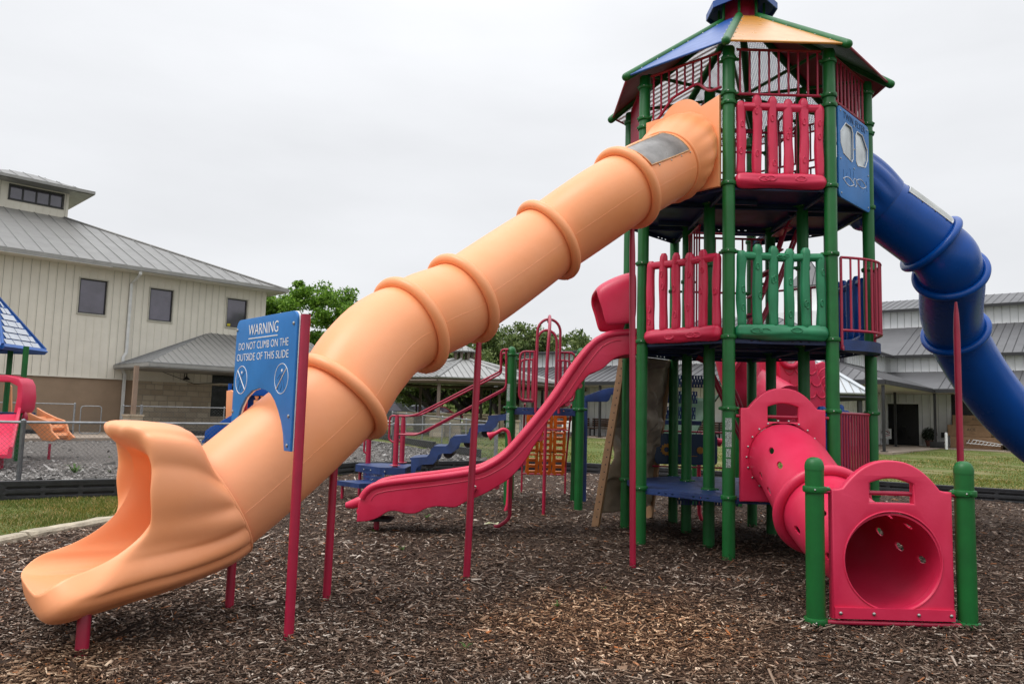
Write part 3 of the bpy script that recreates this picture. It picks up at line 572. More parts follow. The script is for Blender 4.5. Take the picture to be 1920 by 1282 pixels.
# perforated stair risers behind the decks
def perfo(name, c, w_, h, holes, yaw=0, m=None, par=None):
    x = Vector((math.cos(yaw), math.sin(yaw), 0)); M_ = frame(Vector(c), x, (0, 0, 1)); H_ = []
    nx, nz = holes
    for i in range(nx):
        for j in range(nz):
            cx_ = -w_/2 + w_*(i+.5+(.25 if j % 2 else -.25)*.8)/nx; cz = h*(j+.5)/nz; H_.append([(cx_-.005, cz-.02), (cx_+.005, cz-.02), (cx_+.005, cz+.02), (cx_-.005, cz+.02)])
    mb = MB(); mb.shape([(-w_/2, 0), (w_/2, 0), (w_/2, h), (-w_/2, h)], H_, .004, .0005, M_); return mb.build(name, m or M_NAVY, par or tower)
perfo('perforated_riser', (2.22, 10.6, 1.42), .8, .17, (20, 3)); perfo('perforated_riser', (2.22, 10.5, 1.64), .8, .17, (20, 3)); perfo('perforated_riser', (2.3, 10.4, 1.86), .8, .17, (20, 3))
perfo('perforated_riser', (2.45, 9.3, .38), .75, .22, (20, 4))
mb = MB(); mb.box((2.22, 10.62, 1.37), (.9, .3, .06)); mb.box((1.83, 10.5, 1.55), (.03, .35, .5)); mb.build('transfer_step', M_NAVY, tower)
# gear panel on the far side of the lowest level
M = frame((2.0, 10.35, .80), (1, 0, 0), (0, 0, 1)); mb = MB(); mb.shape(rc(.86, .42, .06), [], .02, .003, M); gp = mb.build('gear_panel', mat('dark_blue_panel', (.01, .035, .09), .5), tower)
mb = MB(); g_ = [];
for j in range(48): r_ = .085 if (j//2) % 2 else .07; g_.append((.16+r_*math.cos(2*PI*j/48), .2+r_*math.sin(2*PI*j/48)))
mb.shape(g_, [arc(.16, .2, .035, 0, 2*PI, 16)[:-1]], .012, .001, M @ Matrix.Translation((0, 0, .016))); g_ = [(.62+.6*(x-.16), .2+.6*(y-.2)) for x, y in g_]; mb.shape(g_, [], .012, .001, M @ Matrix.Translation((0, 0, .016))); mb.box((.4, .12, .014), (.36, .008, .006), M); mb.box((.42, .28, .014), (.16, .008, .006), M)
mb.build('gear', mat('mustard_plastic', (.45, .20, .02), .5), gp)
mb = MB(); mb.tube([M @ Vector((-.03, -.03, 0)), M @ Vector((.98, -.03, 0))], .012, 8); mb.tube([M @ Vector((-.03, .45, 0)), M @ Vector((.98, .45, 0))], .012, 8); mb.tube([M @ Vector((.98, -.75, 0)), M @ Vector((.98, .45, 0))], .012, 8); mb.build('panel_frame', M_PIPE, gp)
# bars and bongo caps at the right of the lowest level
barrier(PW['B'], PW['C'], .50, 1.53, 12, bars=.0125)
for i in range(5):
    mb = MB(); c = PW['B'].lerp(PW['C'], .2+.15*i)+Vector((-.14, .16, 0)); h = (1.53, 1.5, 1.53, 1.56, 1.5)[i]; mb.lathe((c.x, c.y, .55), [(.045, 0), (.045, h-.62), (.062, h-.60), (.062, h-.55), (.045, h-.53), (.045, h-.50), (.03, h-.48), (0, h-.478)], 16); mb.build('bongo_tube', M_BLU, tower)
# ================================================================== ORANGE TUBE SLIDE
def tubeshell(mb, P, r, n=48, th=.012, mi=0):
    k = len(P); rings = []; ri = []; u = None; fr = []
    for i in range(k):
        t = (P[min(i+1, k-1)]-P[max(i-1, 0)]).normalized()
        u = t.cross(Vector((0, 0, 1))).normalized() if u is None else (u-t*u.dot(t)).normalized(); v = u.cross(t); fr.append((P[i], t, u, v))
        rr = r[i] if isinstance(r, list) else r
        rings.append([P[i]+u*(rr*math.cos(2*PI*j/n))+v*(rr*math.sin(2*PI*j/n)) for j in range(n)]); ri.append([P[i]+u*((rr-th)*math.cos(2*PI*j/n))+v*((rr-th)*math.sin(2*PI*j/n)) for j in range(n)])
    mb.loft(rings + ri[::-1], True, False, mi, loop=True); return fr
def collar(mb, c, t, R_=.385, r=.047, bulge=.012, mi=0):
    t = Vector(t).normalized(); u = t.cross(Vector((0, 0, 1))).normalized(); v = u.cross(t); c = Vector(c)
    mb.tube([c+u*(R_*math.cos(a))+v*(R_*math.sin(a)) for a in np.linspace(0, 2*PI, 73)[:-1]], r, 14, loop=True, mi=mi, sq=None)
    # the moulded joint lugs underneath
    b = c-v*(R_+r*.5); mb.tube([b-t*.03, b+t*.03], [.02, .02], 8, mi=mi)
OC = [Vector(p) for p in ((1.085, 7.232, 3.685), (.316, 7.075, 3.10), (-.45, 6.482, 2.418), (-.844, 6.096, 2.128), (-1.275, 5.593, 1.521), (-1.993, 5.065, .74))]
OE = OC[5]+Vector((-.29, -.24, -.20))
start = Vector((1.86, 8.02, 4.30)); allp = [start]+OC+[OE]; N_ = 14; SP = cr(allp, N_)
for i_ in range(4*N_+1, 5*N_):      # the elbow below the fourth collar bends outwards
    t_ = (SP[i_+1]-SP[i_-1]).normalized(); b_ = Vector((-.6, -.1, .8)); b_ = (b_-t_*b_.dot(t_)).normalized(); SP[i_] = SP[i_] + b_*.085*math.sin(PI*(i_-4*N_)/N_)**1.3
oslide = thing('tube_slide', 'long orange tube slide winding from the top deck to its open mouth at left', 'tube slide', (-.45, 6.482, 0))
TRad = .352
dn = Vector((-.7071, -.7071, 0)); fd = Vector((.7071, -.7071, 0)); fc = (PW['F']+PW['A'])/2 + dn*.05
# entrance panel with a scalloped hood
M = frame(fc+Vector((0, 0, 3.86)), fd, (0, 0, 1)); Wp = .93; hc = (0, .44)
ol = [(-Wp/2, 0), (Wp/2, 0), (Wp/2, 1.0), (Wp/2-.22, .93)] + [(x, y) for x, y in arc(0, .80, .27, R(35), R(145), 10, .27)] + [(-Wp/2+.22, .93), (-Wp/2, .93)]
mb = MB(); mb.shape(ol, [arc(0, .44, .34, 0, 2*PI, 40)[:-1]], .05, .012, M); ep = mb.build('entrance_panel', M_OR, oslide)
a0 = SP[0]; idx = 5; P = SP[idx]; t = (SP[idx+1]-SP[idx-1]).normalized()
mb = MB(); rings = []; n_ = 96; u = t.cross(Vector((0, 0, 1))).normalized(); v = u.cross(t)
Cw = M @ Vector((0, .45, .02)); ux = fd; vz = Vector((0, 0, 1))
for q in range(13):
    s = q/12; ring = []
    for j in range(n_):
        th = 2*PI*j/n_; sc = abs(math.sin(th*9+.3)); r0 = (.44 + .007*sc) ; r1 = TRad+.022
        A_ = Cw + ux*(-math.cos(th)*min(r0, .455)) + vz*(math.sin(th)*r0*(1.05 if math.sin(th) > 0 else .98)); B_ = P + u*(r1*math.cos(th)) + v*(r1*math.sin(th))
        f = s*s*(3-2*s); bul = math.sin(PI*s)*(.05+.009*sc)
        X = A_.lerp(B_, s); cc = Cw.lerp(P, s); rad = (X-cc); ring.append(cc + rad*(1+bul/rad.length*1.0) if rad.length else X)
    rings.append(ring)
th0 = 0
if (rings[0][0]-rings[-1][0]).length > .5:      # make both ends start on the same side
    pass
mb.loft(rings, caps=False); mb.build('entrance_hood', M_OR, ep, ang=60, fixn=True)
bolts(ep, [(P+(u*math.cos(a)+v*math.sin(a))*(TRad+.024)-t*.03, u*math.cos(a)+v*math.sin(a)) for a in [2*PI*j/20 for j in range(20)]], .011)
mb = MB(); collar(mb, P, t, TRad+.012, .018); mb.build('entrance_flange', M_OR, ep)
# sections of tube between the collars
cut = [idx-1]+[N_*(i+1) for i in range(5)]+[N_*6]
for i in range(6):
    seg = SP[cut[i]:cut[i+1]+1]; rad = [TRad+.016*math.sin(PI*min(1, j/(len(seg)-1)))**.5 for j in range(len(seg))]
    mb = MB(); fr_ = tubeshell(mb, seg, rad, 64)
    for a_ in (R(8), R(188)): mb.tube([c_+u_*((rad[k_]-.0005)*math.cos(a_))+v_*((rad[k_]-.0005)*math.sin(a_)) for k_, (c_, t_, u_, v_) in enumerate(fr_)], .0020, 4)
    mb.build('tube_section', M_OR, oslide, ang=50)
for i in range(5):
    mb = MB(); collar(mb, OC[i], SP[N_*(i+1)+1]-SP[N_*(i+1)-1]); mb.build('collar', M_OR, oslide)
# bubble window on the first section
mb = MB(); bd = []; k0, k1 = idx+1, N_-1; rings = []
def tframe(i):
    t = (SP[i+1]-SP[i-1]).normalized(); u = t.cross(Vector((0, 0, 1))).normalized(); v = u.cross(t); return SP[i], t, u, v
def onTube(i, a, r): c, t, u, v = tframe(i); return c+u*(r*math.cos(a))+v*(r*math.sin(a))
sgn = 1 if tframe(8)[2].dot(Vector((0, -1, 0))) > 0 else -1
A0, A1 = (R(20), R(76)) if sgn > 0 else (R(104), R(160))
for i in range(k0, k1+1): rings.append([onTube(i, A0+(A1-A0)*j/10, TRad+.0185+.010*math.sin(PI*j/10)*math.sin(PI*(i-k0)/(k1-k0))) for j in range(11)])
mb.loft(rings, closed=False); wp = mb.build('window', M_WIN2, oslide, fixn=False)
mb = MB(); edge = [onTube(i, A0, TRad+.019) for i in range(k0, k1+1)]+[onTube(k1, A0+(A1-A0)*j/10, TRad+.019) for j in range(1, 10)]+[onTube(i, A1, TRad+.019) for i in range(k1, k0-1, -1)]+[onTube(k0, A0+(A1-A0)*j/10, TRad+.019) for j in range(9, 0, -1)]
mb.tube(edge, .007, 6, loop=True); mb.build('window_trim', mat('worn_trim', (.35, .22, .12), .6, var=.5, vscale=30, col2=(.75, .38, .16)), wp)
bolts(wp, [(onTube(i, a+(.06 if a == A1 else -.06), TRad+.016), onTube(i, a, 1)-SP[i]) for a in (A0, A1) for i in range(k0, k1+1, 2)], .009)
# open mouth: flange circle -> flared rim, hermite patch
CE = SP[N_*6]; te = (SP[N_*6]-SP[N_*6-2]).normalized(); u = te.cross(Vector((0, 0, 1))).normalized(); v = u.cross(te)
ed = Vector((-.775, -.632, 0)).normalized(); wd = ed.cross(Vector((0, 0, 1))).normalized()
rim = [(0, 1.0, 0, -.34), (16, 1.0, .19, -.34), (30, .99, .36, -.335), (38, .94, .41, -.285), (47, .87, .415, -.24), (58, .76, .41, -.215), (72, .62, .405, -.15), (86, .48, .395, -.04), (100, .40, .39, .12), (115, .38, .365, .26), (132, .43, .30, .385), (150, .52, .19, .45), (166, .575, .09, .475), (180, .59, 0, .475)]
def rimpt(a):
    a = abs((a+180) % 360 - 180); xs_ = [r[0] for r in rim]; q = [np.interp(a, xs_, [r[i] for r in rim]) for i in (1, 2, 3)]; return q
def smoothrim(a):
    ws = [(-6, .15), (-3, .22), (0, .26), (3, .22), (6, .15)]; q = [0, 0, 0]
    for da, w_ in ws:
        aa = a+da; r = rimpt(aa); sg = 1 if ((aa+180) % 360-180) >= 0 else -1
        for k, val in enumerate((r[0], r[1]*sg, r[2])): q[k] += w_*val
    return q
FLO = Vector((CE.x, CE.y, .72)); NS = 26; NA = 120; ringsM = [[] for _ in range(NS+1)]
for j in range(NA):
    a = 360*j/NA; s_, w_, h_ = smoothrim(a); Rm = FLO + ed*s_ + wd*w_ + Vector((0, 0, h_)); th = R(a)
    rad0 = u*math.sin(th)*1.0 - v*math.cos(th); rF = TRad+.026; fs = ((1-math.cos(th))/2)**.75; F0 = CE - te*(.02+.13*fs) + rad0*(rF+.018*fs)
    aa = abs((a+180) % 360-180); up = max(0, (aa-60)/120)
    Tn0 = te.lerp(ed, min(1, up*1.15))*.62; outw = (wd*w_ + Vector((0, 0, h_*.8))).normalized() if aa > 25 else Vector((0, 0, .1))
    Tn1 = ed*(.55*(1-up)+.38*up) + outw*(.15+.12*up) + Vector((0, 0, (.12 if aa < 45 else 0)))
    for q in range(NS+1):
        t = q/NS; h00 = 2*t**3-3*t**2+1; h10 = t**3-2*t**2+t; h01 = -2*t**3+3*t**2; h11 = t**3-t**2
        X = F0*h00 + Tn0*h10 + Rm*h01 + Tn1*h11
        sc = (abs(math.sin(th*7.0))-.5) * .032 * (1-t)**.8 * min(1, t*8) * (1 if aa > 30 else .2); ringsM[q].append(X)
outer = [[] for _ in range(NS+1)]
for j in range(NA):
    a = 360*j/NA; aa = abs((a+180) % 360-180); sg = 1 if ((a+180) % 360-180) >= 0 else -1; th = R(a); rad0 = u*math.sin(th) - v*math.cos(th)
    bt = max(0, min(1, (80-aa)/35)); bt = bt*bt*(3-2*bt); tb = max(0, min(1, (aa-75)/45)); tb = tb*tb*(3-2*tb); tm = (.035+.065*tb)*(1-bt)+.165*bt; tk = .86-.02*tb; hv = smoothrim(a); od2 = (wd*hv[1]+Vector((0, 0, hv[2]+.05))).normalized(); cw = max(0, min(1, (aa-14)/26))
    od = (Vector((0, 0, -1))*(1-.35*cw)*bt + wd*sg*cw*bt*.75 + rad0*(1-bt)).normalized()
    for q in range(NS+1):
        t = q/NS; odq = od.lerp(od2, tb*t).normalized(); g = .014+(tm-.014)*min(1, t*1.25)**1.3
        if t > tk: g *= math.sqrt(max(0, 1-((t-tk)/(1-tk))**2))
        sc = (abs(math.sin(th*8.0+.2))**.8-.5) * .044 * (1-t)**.7 * min(1, t*8+.3) * min(1, max(.1, (aa-25)/20))
        outer[q].append(ringsM[q][j] + rad0*sc + odq*g + (odq*.17*tb*math.sin(PI*t)**1.1*(1-t*.3)) + ed*(.05*bt*math.sin(PI*min(1, t/.97))**1 if t > .5 else 0)*t + ed*(bt*.035 if .8 < t < 1 else 0)*0)
oR = [(75, .56, .43, -.12), (86, .50, .44, -.02), (100, .45, .455, .17), (113, .445, .46, .36), (124, .46, .455, .48), (135, .50, .42, .555), (150, .555, .31, .59), (165, .59, .16, .60), (180, .60, 0, .60)]
oM = [(75, .26, .42, -.08), (86, .24, .435, .02), (100, .22, .455, .17), (113, .215, .455, .32), (124, .215, .44, .43), (135, .22, .40, .50), (150, .23, .29, .55), (165, .24, .15, .57), (180, .24, 0, .57)]
ip = lambda T, a_: [np.interp(a_, [r_[0] for r_ in T], [r_[i_] for r_ in T]) for i_ in (1, 2, 3)]
for j in range(NA):
    a = 360*j/NA; aa = abs((a+180) % 360-180); sg = 1 if ((a+180) % 360-180) >= 0 else -1; tb = max(0, min(1, (aa-75)/32)); tb = tb*tb*(3-2*tb)
    if tb <= 0: continue
    th = R(a); rad0 = u*math.sin(th) - v*math.cos(th); Q = []
    for T in (oM, oR):
        q_ = [0, 0, 0]
        for da, w_ in ((-7, .2), (-3, .2), (0, .2), (3, .2), (7, .2)):
            ab = min(180, max(75, aa+da if aa+da <= 180 else 360-aa-da)); sg2 = sg if aa+da <= 180 else -sg; r_ = ip(T, ab); q_[0] += w_*r_[0]; q_[1] += w_*r_[1]*sg2; q_[2] += w_*r_[2]
        Q.append(FLO + ed*q_[0] + wd*q_[1] + Vector((0, 0, q_[2])))
    F0 = ringsM[0][j] + rad0*.014; Ri = ringsM[NS][j]; mid_ = (Q[1]+Ri)/2 + ed*.05; crv = cr([F0, Q[0], Q[1], mid_, Ri], 8); kk = len(crv)-1
    for q in range(NS+1):
        t = q/NS; f_ = (t/.78*2/4 if t < .78 else .5+(t-.78)/.22*.5)*kk; i_ = min(kk-1, int(f_)); X = crv[i_].lerp(crv[i_+1], f_-i_); sc = (abs(math.sin(th*8.0+.2))**.8-.5)*.050*(1-t)**.6*min(1, t*8+.3)
        outer[q][j] = outer[q][j].lerp(X + rad0*sc*.9, tb)
mb = MB(); mb.loft(outer + ringsM[::-1], True, False, loop=True)
mouth = mb.build('slide_mouth', M_OR, oslide, ang=80); sb_ = mouth.modifiers.new('s', 'SUBSURF'); sb_.levels = 1; sb_.render_levels = 1
mb = MB(); mb.tube([CE - te*(.02+.13*((1-math.cos(R(a)))/2)**.75) + (u*math.sin(R(a))-v*math.cos(R(a)))*(TRad+.030+.018*((1-math.cos(R(a)))/2)**.75) for a in range(0, 360, 5)], .011, 8, loop=True); mb.build('flange_edge', M_OR, mouth)
# support legs
legs = [(gr(152, 1235), None, .33), (gr(429, 1153), None, .62), (gr(611, 1133), OC[4], 1.14), (gr(873, 1095), OC[2], 1.99), (gr(1187, 1068), OC[0], 3.27)]
for i, (b, tgt, z) in enumerate(legs):
    r = .036 if i == 0 else .03; mb = MB(); top = Vector((b.x, b.y, z))
    if i == 3: top = Vector((-.285, 6.40, 2.035))
    elif tgt is not None and i >= 2: top = Vector((b.x*.6+tgt.x*.4, b.y*.6+tgt.y*.4, z))
    mb.tube([b-Vector((0, 0, .2)), b.lerp(top, .93), top], [r, r, r*.75], 14); mb.build('support_leg', M_PIPE, oslide)
# ================================================================== WARNING SIGN (stands across the orange slide on two posts)
sp1, sp2 = gr(429, 1153), gr(540, 1215)
sign = thing('warning_sign', 'blue arched warning board on red posts straddling the orange tube slide', 'sign', sp2)
q1 = Vector((sp1.x, sp1.y, 0)); q2 = Vector((sp2.x, sp2.y, 0)); dx = (q2-q1).normalized(); nrm = dx.cross(Vector((0, 0, 1))).normalized()
if nrm.y > 0: nrm = -nrm
mb = MB(); mb.tube([q2-Vector((0, 0, .2)), q2+Vector((0, 0, 2.02))], .03, 16); mb.build('sign_post', M_PIPE, sign)
mb = MB(); mb.tube([q1+dx*.03+Vector((0, 0, .5)), q1+dx*.03+Vector((0, 0, 2.0))], .028, 16); mb.build('sign_post', M_PIPE, sign)
L_ = (q2-q1).length
# ---- the board itself
M = frame(q1+nrm*.04, dx, (0, 0, 1))
def textfit(mb, body, x0, x1, base, h, M, z=.001, ext=.001, off=0):
    V, F = text(body, 1, 0.001, 'LEFT', off); xa = min(v[0] for v in V); xb = max(v[0] for v in V); ya = min(v[1] for v in V); yb = max(v[1] for v in V)
    V = [(x0+(v[0]-xa)/(xb-xa)*(x1-x0), base+(v[1]-ya)/(yb-ya)*h, z+(ext if v[2] > 0 else 0)) for v in V]; mb.add(V, F, M)
arch = [(.0, 1.17), (.02, 1.27), (.046, 1.337), (.10, 1.43), (.17, 1.497), (.27, 1.543), (.387, 1.56), (.48, 1.55), (.564, 1.524), (.63, 1.48), (.688, 1.42), (.74, 1.35), (.778, 1.275), (.804, 1.17)]
outl = [(-.05, 1.17)] + arch + [(.892, 1.17)] + arc(.832, 1.985, .06, 0, R(90), 5) + arc(.01, 1.985, .06, R(90), R(180), 5)
mb = MB(); mb.shape(outl, [], .016, .003, M); board = mb.build('board', M_BLS, sign)
mb = MB(); mb.shape([(x, y) for x, y in outl], [], .012, .003, M @ Matrix.Translation((.004, .002, -.0145))); mb.build('backing', M_WHT, board)
M2 = M @ Matrix.Translation((0, 0, .0085)); mb = MB(); textfit(mb, 'WARNING', .165, .632, 1.925, .074, M2, off=-.004); mb.build('heading_text', M_WHT, board, smooth=False)
mb = MB(); textfit(mb, 'DO NOT CLIMB ON THE', .012, .79, 1.829, .050, M2, off=-.010); mb.build('warning_text', M_WHT, board, smooth=False)
mb = MB(); textfit(mb, 'OUTSIDE OF THIS SLIDE', -.012, .80, 1.752, .050, M2, off=-.010); mb.build('warning_text', M_WHT, board, smooth=False)
mb = MB(); mb.box((.398, 1.903, .001), (.46, .006, .0016), M2); mb.build('underline', M_WHT, board)
M_ENG = MATS['engraving']
for cx_, sg in ((.085, -1), (.715, 1)):
    mb = MB(); mb.tube([M2 @ Vector((x, y, .0)) for x, y in arc(cx_, 1.62, .096, 0, 2*PI, 40)[:-1]], .0022, 5, loop=True); pc = mb.build('prohibition_ring', M_WHT, board)
    mb = MB(); mb.tube([M2 @ Vector((cx_-.068*1, 1.62-sg*.068, 0)), M2 @ Vector((cx_+.068, 1.62+sg*.068, 0))], .0042, 5); mb.build('prohibition_bar', M_WHT, pc)
    mb = MB(); F_ = lambda P: mb.tube([M2 @ Vector((cx_+x, 1.62+y, 0)) for x, y in P], .0018, 4)
    F_([(-.05, -.07), (-.02, .0), (0, .02), (.03, -.02), (.05, -.075)]); F_([(-.055, .0), (-.02, .025), (.02, .03), (.06, .06)]); F_([(-.015, -.01), (.01, -.05), (-.01, -.08)]); mb.build('climbing_figure', M_ENG, pc)
    mb = MB(); mb.lathe(M2 @ Vector((cx_+.002, 1.62+.052, 0)), [(.010, 0), (.009, .001)], 12, nrm); mb.build('figure_head', M_WHT, pc)
bolts(board, [(M @ Vector((x, y, .008)), nrm) for x, y in ((-.03, 1.975), (.852, 1.965), (-.03, 1.40), (.848, 1.385), (.848, 1.205))], .012)
# ================================================================== BLUE TUBE SLIDE
bslide = thing('tube_slide', 'deep blue tube slide dropping from the right of the tower beyond the right frame edge', 'tube slide', (5.45, 9.2, 0))
BC = [Vector(p) for p in ((5.08, 8.965, 3.63), (5.38, 9.08, 3.30), (6.0, 10.05, 2.70), (6.88, 10.48, 1.74), (7.75, 10.5, 1.0), (8.5, 10.4, .62))]
BS = Vector((4.07, 8.93, 4.36)); allb = [BS]+BC; SB = cr(allb, N_)
for i, (a, b) in enumerate([(0, 1), (1, 2), (2, 3), (3, 6)]):
    seg = SB[a*N_+(4 if i == 0 else 0):b*N_+1]; k = len(seg)-1; mb = MB(); tubeshell(mb, seg, [TRad+.014*math.sin(PI*j/k)**.5 if i < 3 else TRad+.01 for j in range(k+1)], 64); mb.build('tube_section', M_BLU, bslide, ang=50)
for i in (0, 1, 2): mb = MB(); collar(mb, BC[i], SB[N_*(i+1)+1]-SB[N_*(i+1)-1]); mb.build('collar', M_BLU, bslide)
M = frame(Vector((TX+1.288+.06, TY, 3.86)), (0, 1, 0), (0, 0, 1)); mb = MB(); mb.shape([(-.465, 0), (.465, 0), (.465, .93), (.25, .96)]+arc(0, .78, .27, R(35), R(145), 8)+[(-.25, .96), (-.465, .93)], [arc(0, .5, .34, 0, 2*PI, 40)[:-1]], .05, .012, M); ep = mb.build('entrance_panel', M_BLU, bslide)
rings = []; i5 = 5; P5 = SB[i5]; t = (SB[i5+1]-SB[i5-1]).normalized(); u = t.cross(Vector((0, 0, 1))).normalized(); v = u.cross(t); Cw = M @ Vector((0, .5, .02))
for q in range(11):
    s = q/10; ring = []
    for j in range(72):
        th = 2*PI*j/72; sc = abs(math.sin(th*6)); A_ = Cw + Vector((0, -math.cos(th), 0))*min(.455, .44+.02*sc) + Vector((0, 0, math.sin(th)*(.43+.02*sc))); B_ = P5+(u*math.cos(th)+v*math.sin(th))*(TRad+.022)
        X = A_.lerp(B_, s); cc = Cw.lerp(P5, s); ring.append(cc+(X-cc)*(1+math.sin(PI*s)*(.05+.04*sc)))
    rings.append(ring)
mb = MB(); mb.loft(rings, caps=False); mb.build('entrance_hood', M_BLU, ep, ang=60)
mb = MB(); rings = []
def bT(i, a, r): t = (SB[i+1]-SB[i-1]).normalized(); u = t.cross(Vector((0, 0, 1))).normalized(); v = u.cross(t); return SB[i]+u*(r*math.cos(a))+v*(r*math.sin(a))
a0, a1 = R(68), R(30)
for i in range(6, 14): rings.append([bT(i, a0+(a1-a0)*j/8, TRad+.0165+.008*math.sin(PI*j/8)) for j in range(9)])
mb.loft(rings, closed=False); wp = mb.build('window', M_WIN, bslide, fixn=False)
mb = MB(); ed_ = [bT(i, a0, TRad+.017) for i in range(6, 14)]+[bT(13, a0+(a1-a0)*j/8, TRad+.017) for j in range(1, 8)]+[bT(i, a1, TRad+.017) for i in range(13, 5, -1)]+[bT(6, a1+(a0-a1)*j/8, TRad+.017) for j in range(1, 8)]; mb.tube(ed_, .008, 6, loop=True); mb.build('window_trim', M_WHT, wp)
bolts(wp, [(bT(i, a+(.05 if a == a0 else -.05), TRad+.015), bT(i, a, 1)-SB[i]) for a in (a0, a1) for i in range(6, 14, 2)], .009, m=M_BLK)
b2 = BC[1]-Vector((0, .385, .0)); lp = at(1791, 566, 8.85); lb = Vector((at(1801, 870, 8.85).x, 8.85, 0)); lp = Vector((lb.x, lb.y, lp.z))
mb = MB(); mb.tube([lb-Vector((0, 0, .2)), lb.lerp(lp, .55), lb.lerp(lp, .88), lb.lerp(lp, .95), lp], [.037, .037, .036, .028, .014], 14); mb.build('support_leg', M_PIPE, bslide)
mb = MB(); mb.tube([Vector((8.2, 10.4, -.2)), Vector((8.2, 10.4, .4))], .035, 12); mb.build('support_leg', M_PIPE, bslide)
# ================================================================== RED CRAWL TUBE with its two low posts
ctube = thing('crawl_tube', 'red crawl tube ending in a square arched panel between two low green posts', 'crawl tube', (2.70, 5.36, 0))
def arch_panel(W, H, hole_r, hole_c, hand, M, th=.07, name='end_panel', rise_=.21):
    hw = W/2; o_ = [(-hw, 0), (hw, 0), (hw, H), (hw*.90, H+.002)]
    for i in range(1, 24):
        x = hw*.88*(1-i/12); o_.append((x, H+.001+rise_*max(0, 1-(abs(x)/.35)**2.3)))
    o_ += [(-hw*.90, H+.002), (-hw, H)]
    hx, h0, h1 = hand; hd = [(-hx, h0), (hx, h0), (hx, h1-.035)] + [(hx*(1-2*i/10), h1-.035+.035*math.sin(PI*i/10)) for i in range(1, 10)] + [(-hx, h1-.035)]
    holes = [hd, arc(hole_c[0], hole_c[1], hole_r, 0, 2*PI, 48)[:-1]]
    mb = MB(); mb.shape(o_, holes, th, .014, M); p_ = mb.build(name, M_RED, ctube, ang=45); return p_
MF = frame(Vector((2.70, 5.36, .085)), (1, 0, 0), (0, 0, 1)); MB_ = frame(Vector((2.757, TY-1.288-.03, .625)), (1, 0, 0), (0, 0, 1))
fp = arch_panel(.85, .885, .335, (0, .40), (.155, .80, .97), MF); bp = arch_panel(.86, .93, .345, (0, .44), (.155, .80, .985), MB_)
mb = MB(); mb.box((0, .045, .042), (.83, .075, .02), MF); mb.build('kick_strip', M_RED, fp)
bolts(fp, [(MF @ Vector((x, .045, .053)), (0, -1, 0)) for x in (-.38, -.15, .16, .385)], .013)
for Mx, par, y in ((MF, fp, .865), (MB_, bp, .85)): mb = MB(); mb.tube([Mx @ Vector((-.47, y, 0)), Mx @ Vector((.47, y, 0))], .0165, 10); mb.build('grip_bar', M_PIPE, par)
mb = MB(); mb.tube([MF @ Vector((-.47, -.022, .03)), MF @ Vector((.47, -.022, .03))], .017, 10); mb.build('ground_bar', M_PIPE, fp)
bolts(bp, [(MB_ @ Vector((.375*math.cos(a)*.99, .44+.375*math.sin(a)*.99, .036)), (0, -1, 0)) for a in [2*PI*j/22 for j in range(22)]], .011)
mb = MB(); mb.tube([MF @ Vector((x, y, .036)) for x, y in arc(0, .40, .343, 0, 2*PI, 60)[:-1]], .006, 8, loop=True); mb.build('hole_rim', M_RED, fp)
CT = cr([Vector((2.70, 5.34, .47)), Vector((2.71, 5.75, .49)), Vector((2.70, 6.25, .60)), Vector((2.70, 6.75, .78)), Vector((2.74, 7.25, .98)), Vector((2.757, 7.62, 1.065))], 10)
def drops(me_ob, lst):
    return
# tube wall with real drop-shaped holes: faces inside a hole outline are left out
def holed(P, r, name, hl, n=400, par=ctube, th=.014):
    fr = []; u = None; Ls = [0]
    for i in range(len(P)):
        t = (P[min(i+1, len(P)-1)]-P[max(i-1, 0)]).normalized(); u = t.cross(Vector((0, 0, 1))).normalized() if u is None else (u-t*u.dot(t)).normalized(); fr.append((P[i], u.copy(), u.cross(t)))
        if i: Ls.append(Ls[-1]+(P[i]-P[i-1]).length)
    def hit(s, a):
        for hs, ha in hl:
            x = (s-hs)/.062; y = ((a-ha+PI) % (2*PI)-PI)*r/.036
            w_ = math.sqrt(max(0, 1-x*x))*.75 if abs(x) <= 1 else 0
            if abs(x) < 1 and abs(y) < w_: return True
        return False
    V = []; F = []; k = len(P)
    for rr in (r, r-th):
        for c, u_, v_ in fr:
            for j in range(n): V.append(c+u_*(rr*math.cos(2*PI*j/n))+v_*(rr*math.sin(2*PI*j/n)))
    cut_ = [[hit((Ls[i]+Ls[i+1])/2, 2*PI*(j+.5)/n) for j in range(n)] for i in range(k-1)]
    o2 = k*n; idx_ = lambda i, j: i*n+(j % n)
    for i in range(k-1):
        for j in range(n):
            if cut_[i][j]: continue
            F.append((idx_(i, j), idx_(i, j+1), idx_(i+1, j+1), idx_(i+1, j))); F.append((o2+idx_(i, j), o2+idx_(i+1, j), o2+idx_(i+1, j+1), o2+idx_(i, j+1)))
            if i == 0 or cut_[i-1][j]: F.append((idx_(i, j), o2+idx_(i, j), o2+idx_(i, j+1), idx_(i, j+1)))
            if i == k-2 or cut_[i+1][j]: F.append((idx_(i+1, j), idx_(i+1, j+1), o2+idx_(i+1, j+1), o2+idx_(i+1, j)))
            if cut_[i][(j-1) % n]: F.append((idx_(i, j), idx_(i+1, j), o2+idx_(i+1, j), o2+idx_(i, j)))
            if cut_[i][(j+1) % n]: F.append((idx_(i, j+1), o2+idx_(i, j+1), o2+idx_(i+1, j+1), idx_(i+1, j+1)))
    mb = MB(); mb.add(V, F); return mb.build(name, M_RED, par, ang=50)
def dense(P, k): return cr([P[i] for i in range(0, len(P), 5)] + ([P[-1]] if (len(P)-1) % 5 else []), k)
D1_ = dense(CT[:26], 44); D2_ = dense(CT[25:], 44); mid = CT[25]
